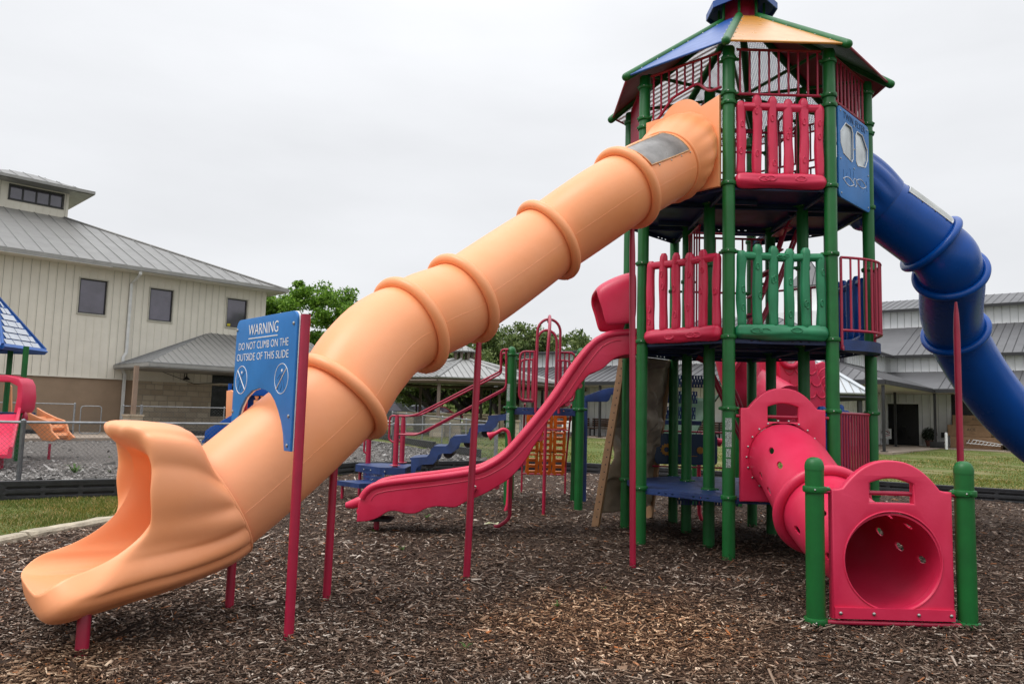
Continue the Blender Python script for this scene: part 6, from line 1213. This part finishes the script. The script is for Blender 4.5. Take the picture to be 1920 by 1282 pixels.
# ---- pale open shelter roof right behind the tower
def pavilion(name, lab, c, r, ez, az, n, m_roof, post_m, rot=0, cupola=False, pier=False, capr=.9):
    o_ = thing(name, lab, 'pavilion', (c[0], c[1], rise(c[1]))); z0 = rise(c[1]); C = Vector((c[0], c[1], 0)); pt = lambda k, r_, z: C+Vector((r_*math.cos(rot+2*PI*k/n), r_*math.sin(rot+2*PI*k/n), z+z0))
    tr_ = capr if cupola else .02
    for k in range(n): seam_roof('roof', [pt(k, r, ez), pt(k+1, r, ez), pt(k+1, tr_, az), pt(k, tr_, az)], m_roof, M_SEAM if m_roof is not M_PALE else M_GUT, o_, .3, .03)
    for k in range(n): mb = MB(); mb.tube([pt(k, r+.02, ez+.03), pt(k, tr_, az+.03)], .09, 4); mb.build('hip_cap', m_roof, o_, smooth=False)
    for k in range(n):
        a, b = pt(k, r-.12, ez-.16), pt(k+1, r-.12, ez-.16); mb = MB(); mb.tube([a, b], .10, 4); mb.build('eave_beam', post_m, o_, smooth=False)
        p = pt(k, r-.45, 0); mb = MB(); mb.tube([Vector((p.x, p.y, z0)), Vector((p.x, p.y, z0+ez-.1))], .11, 4); mb.build('post', post_m, o_, smooth=False)
        if pier: mb = MB(); mb.box((p.x, p.y, z0+.4), (.62, .62, .85)); mb.box((p.x, p.y, z0+.85), (.72, .72, .08)); mb.build('stone_pier', M_STONE, o_, smooth=False)
    if cupola:
        for k in range(n): p = pt(k, capr*.8, 0); mb = MB(); mb.tube([Vector((p.x, p.y, z0+az-.1)), Vector((p.x, p.y, z0+az+.50))], .09, 4); mb.build('cupola_post', post_m, o_, smooth=False)
        for k in range(n): seam_roof('cupola_roof', [pt(k, capr*1.3, az+.46), pt(k+1, capr*1.3, az+.46), pt(k+1, .02, az+.86), pt(k, .02, az+.86)], m_roof, M_SEAM, o_, .3, .03)
    return o_
M_PALE = mat('pale_metal_roof', (.50, .53, .56), .5, metal=.1, var=.06, vscale=1); M_BRP = mat('brown_post', (.16, .12, .095), .6, var=.1); M_GZR = mat('light_grey_roof', (.29, .29, .28), .5, metal=.15, var=.08, vscale=1)
cp = at(1505, 740, 33); pavilion('shelter', 'pale grey roofed open shelter seen just behind the right tower posts', (cp.x, 33), 2.9, 2.45, 4.25, 4, M_PALE, M_BLKT, rot=R(45-2))
cg = at(868, 720, 41); pavilion('gazebo', 'large light grey metal gazebo with a small cupola and stone based posts', (cg.x, 41), 5.3, 2.85, 4.02, 8, M_GZR, M_BRP, rot=R(-90-10), cupola=True, pier=True, capr=.62)
cg2 = at(1010, 720, 47); pavilion('shelter', 'second light grey metal shelter to the right behind the gazebo', (cg2.x, 47), 3.6, 2.85, 3.9, 4, M_GZR, M_BRP, rot=R(45+6))
# low stone wall behind the gazebo
for i, (x0_, x1_, D_, lab) in enumerate(((745, 862, 52, 'low limestone wall behind the gazebo, left stretch'), (868, 945, 52, 'low limestone wall behind the gazebo, middle stretch'), (960, 1035, 56, 'low limestone wall near the oaks, right stretch'))):
    a, b = at(x0_, 800, D_), at(x1_, 800, D_); o_ = local_thing('garden_wall', lab, 'stone wall', ((a.x+b.x)/2, D_, .2), 0.001); mb = MB(); mb.box((0, 0, .5), (b.x-a.x, .45, 1.05)); mb.box((0, 0, 1.06), (b.x-a.x+.05, .55, .08)); mb.build('masonry', M_STONE, o_, smooth=False)
a = at(835, 812, 37); o_ = local_thing('stone_planter', 'low rough stone block planter in front of the gazebo', 'stone planter', (a.x, 37, .15), .002); mb = MB(); mb.box((0, 0, .35), (1.5, .7, .8)); mb.build('masonry', M_STONE, o_, smooth=False)
a = at(765, 820, 37); 
# pale road far behind
mb = MB(); mb.add([(-60, 75, .24), (30, 75, .24), (30, 86, .24), (-60, 86, .24)], [(0, 1, 2, 3)]); o = mb.build('road', mat('pale_road', (.45, .43, .40), .9, var=.08), None, smooth=False); tag(o, kind='structure')
mb = MB(); mb.add([(-8, 43.5, .216), (3, 43.5, .216), (3, 38.2, .212), (-8, 38.2, .212)], [(0, 1, 2, 3)]); 
# ================================================================== TREES
M_BARK = mat('oak_bark', (.045, .036, .029), .9, var=.3, vscale=4, bump=.6, bscale=12)
def leafmat(name, ramp): return mat(name, (1, 1, 1), .6, col2=(.72, .78, .62), vscale=.6, rvar=0, spec=.3, trans=.32, island=ramp)
M_LFB = leafmat('bright_oak_leaf', [(0, (.06, .13, .012)), (.4, (.12, .25, .022)), (.75, (.20, .36, .035)), (1, (.30, .46, .07))])
M_LFD = leafmat('live_oak_leaf', [(0, (.04, .07, .018)), (.4, (.10, .15, .04)), (.75, (.18, .235, .07)), (1, (.30, .34, .14))])
def tree(label, x, y, h, r, cz, lm, nl=26000, ls=.10, seed=1, spread=1.0, lean=0, trunk_r=.22, base_h=None, name='oak_tree', grp=None, limbs=7, flat=.62):
    rr = np.random.default_rng(seed); pr = random.Random(seed); z0 = rise(y)+.0; o = thing(name, label, 'tree', (x, y, z0), group=grp); B = Vector((x, y, z0))
    fork = B + Vector((lean*.4, 0, base_h or h*.28)); mb = MB(); mb.tube(cr([B-Vector((0, 0, .2)), B+Vector((lean*.1, 0, (base_h or h*.28)*.5)), fork], 5), [trunk_r*(1.25-.4*i/10) for i in range(11)], 12)
    tips = []; mbL = []
    for i in range(limbs):
        a = 2*PI*i/limbs+pr.uniform(-.4, .4); rad = r*pr.uniform(.5, .85); zt = cz + (h-cz)*pr.uniform(-.5, .7)*1.0
        tip = B+Vector((rad*math.cos(a), rad*math.sin(a), zt)); m1 = fork.lerp(tip, .35)+Vector((pr.uniform(-.4, .4), pr.uniform(-.4, .4), pr.uniform(-.5, .3))); m2 = fork.lerp(tip, .7)+Vector((pr.uniform(-.5, .5), pr.uniform(-.5, .5), pr.uniform(-.3, .6)))
        P = cr([fork-Vector((0, 0, .3)), m1, m2, tip], 5); mb.tube(P, [max(.02, trunk_r*.62*(1-i_/len(P))**.8) for i_ in range(len(P))], 8); tips.append(P)
        for k in range(4):
            s_ = P[pr.randint(5, len(P)-3)]; e_ = s_+Vector((pr.uniform(-1, 1)*r*.35, pr.uniform(-1, 1)*r*.35, pr.uniform(-.1, .35)*r)); Q = cr([s_, s_.lerp(e_, .5)+Vector((pr.uniform(-.2, .2), 0, pr.uniform(-.2, .2))), e_], 4); mb.tube(Q, [max(.012, trunk_r*.22*(1-i_/len(Q))) for i_ in range(len(Q))], 5); tips.append(Q)
    mb.build('trunk', M_BARK, o)
    # leaf clumps gathered round the limbs and over an uneven crown
    ctr = []
    for P in tips:
        for p in P[len(P)//2::2]: ctr.append((p.x-x, p.y-y, p.z-z0))
    n2 = int(70*spread)
    th = rr.uniform(0, 2*PI, n2); u_ = rr.uniform(-.55, 1, n2); q = rr.uniform(.62, 1.0, n2)**.6; w_ = np.sqrt(1-np.clip(u_, -1, 1)**2)
    bump_ = 1+.18*np.sin(3*th+seed)+.12*np.sin(5*th+2*seed)
    C2 = np.stack([r*q*w_*np.cos(th)*bump_, r*q*w_*np.sin(th)*bump_, cz+(h-cz)*q*u_*(1+.12*np.sin(4*th+seed))], 1)
    C = np.concatenate([np.array(ctr), C2]); k = rr.integers(0, len(C), nl); cs = rr.uniform(.28, .62, len(C))*r*.30
    d = rr.normal(size=(nl, 3)); d /= np.linalg.norm(d, axis=1)[:, None]; rad = rr.random(nl)**.5
    P = C[k]+d*(cs[k]*rad)[:, None]*np.array([1.15, 1.15, flat])
    a_ = rr.normal(size=(nl, 3)); a_ /= np.linalg.norm(a_, axis=1)[:, None]; b_ = np.cross(a_, rr.normal(size=(nl, 3))); b_ /= np.linalg.norm(b_, axis=1)[:, None]; s_ = (ls*rr.uniform(.6, 1.35, nl))[:, None]
    V = np.stack([P-a_*s_, P+b_*s_*.45, P+a_*s_, P-b_*s_*.45], 1).reshape(-1, 3)
    fastmesh('crown', V, np.arange(4*nl), 4, lm, o); return o
c = at(590, 600, 43); tree('bright green leafy tree behind the cream hall and the warning sign', c.x+.35, 43, 8.3, 3.7, 5.1, M_LFB, 62000, .105, 3, trunk_r=.2, name='leafy_tree', limbs=10, spread=1.7, flat=.75)
TG = 'live oaks behind the gazebo'
for (px, D, top, rr_, cz, lab, sd, lean) in (
    (800, 55, 640, 5.0, 4.4, 'live oak left of the gazebo cupola, seen under the orange slide', 11, 1.5), (905, 57, 612, 4.6, 4.9, 'live oak behind the gazebo, just left of the tall bent red pole', 12, -1.2), (985, 54, 606, 4.8, 5.0, 'tall live oak behind the red entry hoops', 13, 1.4),
    (1072, 62, 628, 4.2, 4.9, 'live oak right of the red entry hoops, beside the charcoal roof', 14, -.8), (862, 68, 640, 5.6, 4.4, 'farther live oak behind the gazebo roof', 15, 1), (1020, 72, 628, 5.6, 4.6, 'farther live oak behind the red stair rails', 16, -1), (745, 70, 690, 5.0, 3.6, 'farthest left live oak beyond the parked cars', 17, 1), (940, 78, 640, 6.5, 4.4, 'farthest live oak behind the middle of the gazebo', 18, -1)):
    p = at(px, top, D); h_ = p.z-rise(D); tree(lab, p.x, D, h_, rr_, min(cz, h_*.62), M_LFD, 26000 if D < 60 else 15000, .13 if D < 60 else .17, sd, lean=lean, trunk_r=.30, base_h=1.7, grp=TG, limbs=8)
tree('tall leafy tree across the grounds, seen only reflected in the hall windows', 60, 13, 15, 6.5, 9, M_LFB, 9000, .4, 31, trunk_r=.4, limbs=6)
tree('lower leafy tree across the grounds, nearer the camera side, seen only in window reflections', 62, 1, 9, 5.5, 5.5, M_LFB, 8000, .4, 32, trunk_r=.4, limbs=6)
# far tree line: a wood that reads as one mass
n = 90000; X_ = rng.uniform(-75, 22, n); cl = np.sin(X_*.35)+.6*np.sin(X_*.9+1); hh = 5.0+1.1*cl; zz_ = rng.random(n)**.7*hh; Y_ = 120+rng.normal(0, 3, n)+cl*2
P = np.stack([X_, Y_, zz_+.2], 1); a_ = rng.normal(size=(n, 3)); a_ /= np.linalg.norm(a_, axis=1)[:, None]; b_ = np.cross(a_, rng.normal(size=(n, 3))); b_ /= np.linalg.norm(b_, axis=1)[:, None]; s_ = .38
V = np.stack([P-a_*s_, P+b_*s_*.6, P+a_*s_, P-b_*s_*.6], 1).reshape(-1, 3); o = fastmesh('far_wood', V, np.arange(4*n), 4, M_LFD); tag(o, 'distant line of green trees along the horizon behind the gazebo', 'wood', kind='stuff')
# ================================================================== CHAIN LINK FENCES
M_WIRE = mat('fence_wire', (.15, .155, .16), .5, metal=.5, var=.1)
def chain(a, b, h, lab, step=.075, posts=3.0, wr=.0026, gate=False, endpost=True):
    A = Vector((*a, 0)); Bv = Vector((*b, 0)); d = (Bv-A).normalized(); L_ = (Bv-A).length; zb = lambda s: rise(A.lerp(Bv, s/L_).y)+.03; o = thing('chain_link_fence' if not gate else 'chain_link_gate', lab, 'fence' if not gate else 'gate', (A.x, A.y, 0)); W3 = lambda s, z: Vector((A.x+d.x*s, A.y+d.y*s, zb(s)+z))
    mb = MB(); mb.tube([W3(0, h), W3(L_, h)], .021, 8); 
    if gate: mb = MB(); mb.tube(fillet([W3(L_/2, h), W3(0, h), W3(0, .08), W3(L_, .08), W3(L_, h), W3(L_/2, h)], .12), .02, 8)
    mb.build('top_rail' if not gate else 'gate_frame', M_GALV, o); n_ = max(1, round(L_/posts))
    if not gate:
        for i in range(n_+1):
            s_ = L_*i/n_; mb = MB(); r_ = .036 if i in (0, n_) and endpost else .024; mb.tube([W3(s_, -.2), W3(s_, h+.02)], r_, 10); mb.lathe(W3(s_, h+.02), [(r_+.006, -.03), (r_+.006, .01), (r_*.5, .035), (0, .04)], 10); mb.build('post', M_GALV, o)
    V = []; F = []
    n3 = np.array([-d.y, d.x, 0])
    def wire(s0, z0, s1, z1):
        p = W3(s0, z0); q = W3(s1, z1); k = len(V)
        for c_ in (p, q):
            for (u_, v_) in ((1, 0), (-.5, .87), (-.5, -.87)): V.append((c_.x+n3[0]*wr*u_, c_.y+n3[1]*wr*u_, c_.z+wr*v_*1.0))
        for i in range(3): F.extend((k+i, k+(i+1) % 3, k+3+(i+1) % 3, k+3+i))
    hh_ = h-.02; s = -hh_
    while s < L_:
        for sg in (1, -1):
            s0, s1 = (s, s+hh_) if sg > 0 else (s+hh_, s); z0, z1 = .03, hh_
            lo, hi = (s0, s1)
            def clip(sx): return z0+(z1-z0)*(sx-s0)/(s1-s0)
            a0_ = min(max(s0, 0), L_); a1_ = min(max(s1, 0), L_)
            if abs(a1_-a0_) > .01: wire(a0_, clip(a0_), a1_, clip(a1_))
        s += step
    ob = fastmesh('wire_mesh', np.array(V)-np.array([A.x, A.y, 0]), np.array(F), 4, M_WIRE, o); return o
A1 = (-9.9, 11.1); P2 = at(45, 907, 12.0)
chain((-14, 10.6), (-7.75, 12.0), 1.05, 'nearest chain link fence run at the left edge, ending at the leaning near post'); chain((-7.75, 12.0), (-5.1, 14.9), 1.05, 'chain link fence run between the near post and the orange slide mouth', posts=3.9)
chain((-5.1, 14.9), (-2.75, 17.9), 1.05, 'chain link fence run hidden mostly behind the orange tube slide'); chain((-2.75, 17.9), (-.35, 21.2), 1.05, 'chain link fence run behind the blue stairs', posts=2.2)
chain((-.4, 21.6), (-5.4, 34.5), 1.1, 'receding chain link fence run behind the stairs along the black timbers', step=.12, wr=.003, posts=3)
fa, fb_, fc_, fd_ = at(0, 800, 27.5), at(137, 800, 28.3), at(149, 800, 28.4), at(188, 800, 28.8)
chain((fa.x-5, 27.0), (fb_.x, 28.3), 1.18, 'far chain link fence run in front of the tan wall at left', step=.12, wr=.003)
chain((fc_.x, 28.4), (fd_.x, 28.8), 1.12, 'small far chain link gate in front of the tan wall', step=.10, wr=.003, gate=True)
q1_, q2_ = at(229, 800, 29.0), at(262, 800, 29.3); chain((q1_.x, 29.0), (q2_.x, 29.3), 1.15, 'short far chain link fence run below the downspout', step=.12, wr=.003, posts=5)
q3_, q4_ = at(264, 800, 29.4), at(560, 800, 32); chain((q3_.x, 29.4), (q4_.x, 32.0), 1.15, 'far chain link fence run in front of the limestone wall', step=.12, wr=.003, posts=3.1)
# far timber strip beneath the far fence
timber((fa.x-4, 26.6), (fb_.x+.2, 27.9), 'black edging timber below the far fence in front of the tan wall', 0, .25); timber((q3_.x, 28.9), (q4_.x-.5, 31.4), 'black edging timber below the far fence in front of the limestone wall', 0, .25)
for (a, b, l) in (((-.9, 23.0), (-2.6, 26.5), 'black edging timber along the receding fence, nearest stretch'), ((-2.65, 26.6), (-4.3, 30.0), 'black edging timber along the receding fence, middle stretch'), ((-4.35, 30.1), (-6.0, 33.4), 'black edging timber along the receding fence, farthest stretch')): timber(a, b, l)
# ================================================================== TODDLER PLAY STRUCTURE at the left edge
D0 = 17.5; tp_ = at(0, 600, D0); ts = thing('toddler_playset', 'toddler playset with blue shingled roof and red slide, cut by the left frame edge', 'play structure', (at(0, 800, D0).x, D0, 0))
eb, ap_ = at(72, 652, D0), at(-10, 560, D0); cxp = at(-12, 600, D0).x; hw_ = eb.x-cxp; M_SHB = mat('white_shingle', (.55, .58, .63), .5, var=.1); zE, zA = eb.z, at(-10, 572, D0).z
for k in range(4):
    a0_ = PI/4+k*PI/2; p = [Vector((cxp+hw_*1.0*math.sqrt(2)*.98*math.cos(a)*.72, D0+hw_*.98*math.sqrt(2)*math.sin(a)*.72, zE)) for a in (a0_, a0_+PI/2)]; apx = Vector((cxp, D0, zA+.25)); mb = MB(); mb.add(p+[apx]+[q-Vector((0, 0, .04)) for q in p]+[apx-Vector((0, 0, .06))], [(0, 1, 2), (5, 4, 3), (0, 3, 4, 1), (1, 4, 5, 2), (2, 5, 3, 0)]); rf = mb.build('roof_panel', M_RBL if 0 else mat('blue_roof_plastic', (.012, .09, .34), .45), ts, smooth=False)
    e = (p[1]-p[0]); nn = e.cross(apx-p[0]).normalized(); nn = nn if nn.z > 0 else -nn; Lq = e.length; e.normalize(); up = nn.cross(e); up = up if up.z > 0 else -up; sl = ((p[0]+p[1])/2-apx).length; rows = 8
    mb = MB()
    for i in range(rows):
        s0, s1 = sl*i/rows+.005, sl*(i+1)/rows+.012; wl_ = Lq*(1-s1/sl)-.10; ncol = max(1, int(wl_/.30)); mid_ = (p[0]+p[1])/2; 
        for j in range(ncol+1):
            xa = -wl_/2+(j-(.5 if i % 2 else 0))*wl_/ncol; xb_ = xa+wl_/ncol-.02; xa = max(xa, -wl_/2); xb_ = min(xb_, wl_/2)
            if xb_-xa > .03: q = [mid_+e*xa+up*s0, mid_+e*xb_+up*s0, mid_+e*xb_+up*(s1-.025), mid_+e*xa+up*(s1-.025)]; mb.add([v_+nn*.02 for v_ in q[:2]]+[v_+nn*.006 for v_ in q[2:]], [(0, 1, 2, 3)])
    mb.build('shingles', M_SHB, rf, smooth=False, fixn=False)
    mb = MB(); mb.tube([p[0]-Vector((0, 0, .04)), p[1]-Vector((0, 0, .04))], .075, 4, sq=1.0); mb.tube([p[0]+nn*.02, apx], .035, 6); mb.build('eave_band', mat('blue_roof_plastic', (.012, .09, .34), .45), rf, smooth=False)
for px in (16, 45, -35, -62): q = at(px, 700, D0+(.35 if px in (16, -35) else -.35)); mb = MB(); mb.tube([Vector((q.x, q.y, -.2)), Vector((q.x, q.y, zE))], .06, 12); mb.build('post', M_GRN, ts)
hA, hB = at(-30, 703, D0-.7), at(44, 720, D0-.7); mb = MB(); prof = [at(x, y, D0-.75) for x, y in ((-40, 702), (15, 703), (38, 710), (44, 722), (45, 745), (42, 766), (36, 774), (28, 774), (34, 745), (35, 724), (20, 716), (-40, 714))]
mb.shape([(p_.x, p_.z) for p_ in reversed(prof)], [], .5, .02, frame(Vector((0, D0-.55, 0)), (1, 0, 0), (0, 0, 1))); mb.build('slide_hood', M_RED, ts, ang=50)
dk = at(0, 776, D0-.3); mb = MB(); mb.box((cxp, D0, dk.z), (hw_*1.3, hw_*1.3, .08)); mb.build('deck', M_NAVY, ts)
sl0, sl1 = at(-20, 778, D0-.8), at(-20, 832, D0-2.2); rg = []
xw = at(38, 780, D0-.8).x; xe = at(54, 835, D0-2.2).x
for t in np.linspace(0, 1, 14):
    y = D0-.8-1.9*t; z = dk.z*(1-t)+.32*t; z = dk.z+(.34-dk.z)*min(1, t*1.12); xr_ = xw+(xe-xw)*t; z += 0
    rg.append([Vector((x, y, z+h)) for x, h in ((xr_, .16), (xr_-.03, .18), (xr_-.07, .16), (xr_-.09, .02), (xr_-.6, .0), (xr_-.66, .12), (xr_-.70, .12), (xr_-.76, .0), (xr_-1.3, .0), (xr_-1.3, -.06), (xr_, -.05))])
mb = MB(); mb.loft(rg); mb.build('double_slide', M_RED, ts, ang=45)
fp_ = at(5, 858, D0-2.2); mb = MB(); mb.tube([Vector((at(5, 840, D0-2.3).x, D0-2.3, -.1)), Vector((at(5, 840, D0-2.3).x, D0-2.3, .36))], .04, 10); mb.build('slide_leg', M_PIPE, ts)
prf = [at(x, y, D0+.3) for x, y in ((38, 764), (52, 772), (75, 783), (90, 788), (96, 797), (98, 808), (111, 822), (100, 827), (80, 825), (70, 812), (55, 795), (38, 782))]; mb = MB(); mb.shape([(p_.x, p_.z) for p_ in reversed(prf)], [], .08, .015, frame(Vector((0, D0+.3, 0)), (1, 0, 0), (0, 0, 1))); cl_ = mb.build('curved_climber', M_OR, ts)
mb = MB(); mb.shape([(p_.x, p_.z) for p_ in reversed(prf)], [], .08, .015, frame(Vector((0, D0+.95, 0)), (1, 0, 0), (0, 0, 1))); mb.build('curved_climber', M_OR, ts)
mb = MB()
for x, y in ((50, 786), (68, 790), (84, 802), (92, 817)): q = at(x, y, D0+.25); mb.tube([q, q+Vector((0, .7, 0))], .06, 6)
for i_ in range(4): x, y = ((50, 786), (68, 790), (84, 802), (92, 817))[i_]; q = at(x, y, D0+.25); mb = MB(); mb.tube([q, q+Vector((0, .75, 0))], .07, 7); mb.build('rung_block', M_OR, ts)
q = at(93, 838, D0+.3); mb = MB(); mb.tube([Vector((q.x, D0+.3, -.1)), Vector((q.x, D0+.3, .42))], .03, 8); mb.build('climber_leg', M_PIPE, ts)
op = [at(x, y, D0+.7) for x, y in ((8, 722), (16, 718), (22, 724), (22, 772), (8, 772))]; mb = MB(); mb.shape([(p_.x, p_.z) for p_ in reversed(op)], [], .06, .01, frame(Vector((0, D0+.7, 0)), (1, 0, 0), (0, 0, 1))); mb.build('orange_panel', M_OR, ts)
q = at(46, 786, D0-.6); mb = MB(); mb.lathe((q.x, q.y, q.z-.1), [(.03, 0), (.06, .05), (.065, .16), (.04, .24), (.02, .26)], 12); mb.build('talk_tube', M_PIPE, ts)
# ================================================================== SMALL BLUE PLAYSET behind the warning sign
Db = 19; bs = thing('toddler_playset', 'blue and orange toddler playset with ribbed blue slide, behind the warning sign', 'play structure', (at(430, 800, Db).x, Db, 0)); Fb = frame(Vector((0, Db, 0)), (1, 0, 0), (0, 0, 1))
mb = MB(); q = at(429, 760, Db); mb.tube([Vector((q.x, Db, 0)), Vector((q.x, Db, at(429, 719, Db).z))], .045, 12); mb.build('post', M_BLU, bs)
def plate(px, D, th, m, nm, holes=(), par=bs, bev=.01):
    P_ = [at(x, y, D) for x, y in px]; H_ = [[(v_.x, v_.z) for v_ in reversed([at(x, y, D) for x, y in hh])] for hh in holes]; mb = MB(); mb.shape([(p_.x, p_.z) for p_ in reversed(P_)], H_, th, bev, frame(Vector((0, D, 0)), (1, 0, 0), (0, 0, 1))); return mb.build(nm, m, par, ang=45)
plate(((426, 733), (434, 731), (440, 735), (440, 800), (424, 800), (425, 760)), Db-.1, .1, M_OR, 'orange_end_panel')
plate(((437, 732), (550, 726), (560, 800), (437, 805)), Db+.5, .08, M_BLU, 'back_panel'); plate(((455, 722), (530, 722), (540, 742), (448, 742)), Db+.3, .5, M_BLU, 'roof_valance')
plate(((449, 760), (459, 750), (460, 790), (445, 800)), Db+.2, .06, M_RED, 'red_panel')
for x in (481, 492): q = at(x, 755, Db+.1); mb = MB(); mb.lathe(q-Vector((0, 0, .07)), [(.07, 0), (.07, .14)], 14); mb.lathe(q+Vector((0, 0, .09)), [(.03, 0), (.06, .08)], 10); mb.build('spinner', M_OR, bs)
for D_ in (Db-1.0, Db-.35):
    plate(((384, 822), (386, 808), (396, 800), (408, 795), (418, 788), (432, 780), (446, 772), (462, 768), (462, 780), (445, 795), (425, 808), (408, 824)), D_, .09, M_BLU, 'slide_side')
mb = MB(); Q = cr([at(462, 778, Db-.7), at(430, 795, Db-.7), at(405, 812, Db-.7), at(388, 826, Db-.7)], 5); mb.loft([[p_+Vector((0, dy, 0)) for dy in (-.3, .35)]+[p_+Vector((0, dy, -.05)) for dy in (.35, -.3)] for p_ in Q]); mb.build('slide_bed', M_BLU, bs)
# ================================================================== CARS, HOOP, SIGNS far behind
def car(label, x, y, rz, colr, name='parked_car', van=False, grp='cars parked beyond the fence'):
    o = local_thing(name, label, 'car', (x, y, .22), rz, grp); m = mat('car_paint_'+name+str(round(colr[0]*100))+str(round(colr[1]*100)), colr, .3, metal=.4, var=.05, coat=.6); W_ = .9
    prof = [(-2.3, .45), (-2.32, .75), (-2.2, .98), (-1.95, 1.05), (-1.45, 1.55), (-.9, 1.68), (.45, 1.66), (1.25, 1.12), (2.05, .98), (2.3, .80), (2.33, .45), (2.0, .32), (-2.0, .32)] if not van else [(-2.4, .45), (-2.42, 1.1), (-2.3, 1.75), (-2.0, 1.88), (.9, 1.86), (1.6, 1.25), (2.35, 1.10), (2.5, .80), (2.5, .45), (2.1, .32), (-2.1, .32)]
    mb = MB(); mb.loft([[Vector((x_, y_*(1 if z_ < 1.0 else .86), z_)) for x_, z_ in prof] for y_ in (-W_, -W_+.04, W_-.04, W_)]); bd_ = mb.build('body', m, o, ang=30); q_ = bd_.modifiers.new('b', 'BEVEL'); q_.width = .05; q_.segments = 2; q_.limit_method = 'ANGLE'
    zt_ = 1.56 if not van else 1.75; wn_ = [(-1.75, 1.08), (-1.35, zt_-.04), (-.2, zt_), (-.2, 1.08)], [(-.12, 1.08), (-.12, zt_), (.40, zt_-.02), (1.02, 1.12)]
    for sgn_ in (-1, 1):
        for wp_ in wn_: mb = MB(); mb.prism(wp_, .02, frame(Vector((0, sgn_*(W_*.86+.025), 0)) if sgn_ < 0 else Vector((0, W_*.86+.005, 0)), (1, 0, 0), (0, 0, 1)) if sgn_ < 0 else frame(Vector((0, W_*.86+.03, 0)), (1, 0, 0), (0, 0, 1))); mb.build('side_window', M_GLASS, o, smooth=False)
    mb = MB(); mb.slab([Vector((.50, -.66, zt_+.02)), Vector((.50, .66, zt_+.02)), Vector((1.24, .72, 1.16)), Vector((1.24, -.72, 1.16))], .015); mb.build('windscreen', M_GLASS, o, smooth=False)
    for x_ in (-1.45, 1.5):
        for y_ in (-W_+.08, W_-.08): mb = MB(); mb.lathe((x_, y_-.1, .34), [(.20, 0), (.34, .0), (.35, .03), (.35, .17), (.34, .2), (.2, .2)], 20, (0, 1, 0)); wh = mb.build('wheel', M_BLK, o); mb = MB(); mb.lathe((x_, y_+(.105 if y_ > 0 else -.105), .34), [(.21, 0), (.06, .01 if y_ > 0 else -.01)], 12, (0, 1, 0)); mb.build('rim', M_GALV, wh)
    for y_ in (-.65, .65): mb = MB(); mb.box((2.3, y_, .78), (.08, .34, .14)); mb.build('headlight', M_WHT, o)
    return o
c = at(752, 778, 62); car('dark grey van parked between the gazebo posts at its left', c.x-.6, 62, R(-12), (.06, .065, .07), van=True); c = at(800, 785, 66); car('silver grey car parked right of the dark grey van', c.x, 66, R(-8), (.25, .27, .28)); c = at(826, 787, 78); car('small dark red car glimpsed behind the stair rails', c.x, 78, R(5), (.25, .02, .03))
c = at(787, 745, 58); bh = thing('basketball_hoop', 'basketball hoop with white backboard on a dark pole beyond the gazebo', 'basketball hoop', (c.x, 58, .2))
mb = MB(); mb.tube([Vector((c.x-.3, 58.6, .1)), Vector((c.x-.3, 58.6, 2.6)), Vector((c.x, 58.1, 3.1))], .07, 8); mb.build('pole', M_BLKT, bh); mb = MB(); zb_ = at(787, 746, 58).z; mb.box((c.x, 58, zb_+.25), (1.2, .05, .8)); bb_ = mb.build('backboard', M_WHT, bh); mb = MB()
for cc, ss in (((c.x, 57.965, zb_+.25), (.45, .01, .03)), ((c.x, 57.965, zb_+.0), (.45, .01, .03)), ((c.x-.22, 57.965, zb_+.12), (.03, .01, .25)), ((c.x+.22, 57.965, zb_+.12), (.03, .01, .25))): mb.box(cc, ss)
mb.build('target_mark', M_BLKT, bb_); mb = MB(); mb.tube([Vector((c.x+.23*math.cos(a), 57.7+.23*math.sin(a), zb_-.05)) for a in np.linspace(0, 2*PI, 17)[:-1]], .02, 6, loop=True); mb.build('rim', mat('rim_orange', (.5, .06, .01), .5), bh)
c = at(1063, 798, 36); o_ = local_thing('notice_sign', 'small white notice sheet hung beside the orange block climber', 'sign', (c.x, 36, c.z-.3), R(4)); mb = MB(); mb.shape([(-.28, 0), (.26, .02), (.30, .55), (-.22, .52)], [], .02, .004, frame((0, 0, 0), (1, 0, 0), (0, 0, 1))); f_ = mb.build('sheet', M_WHT, o_); mb = MB(); mb.tube([Vector((.12*math.cos(a)+.02, -.014, .33+.12*math.sin(a))) for a in np.linspace(0, 2*PI, 15)[:-1]], .016, 4, loop=True); mb.build('emblem', M_BLK, f_)
mb = MB(); mb.tube([Vector((.02, .02, -c.z+.2)), Vector((.02, .02, .3))], .02, 6); mb.build('stake', M_GALV, o_)
# litter: a crumpled wrapper in the chips
g = gr(920, 990); own(g); mb = MB(); mb.add([g+Vector((-.10, 0, .045)), g+Vector((-.03, .03, .075)), g+Vector((.05, .02, .06)), g+Vector((.10, .03, .08)), g+Vector((.09, -.03, .05)), g+Vector((0, -.03, .07)), g+Vector((-.08, -.03, .05))], [(0, 1, 5, 6), (1, 2, 4, 5), (2, 3, 4)]); o = mb.build('wrapper', mat('wrapper_film', (.45, .5, .45), .35, var=.6, vscale=30, col2=(.5, .45, .08)), None, fixn=False); own(); tag(o, 'crumpled white and yellow wrapper lying in the chips near the centre poles', 'litter')
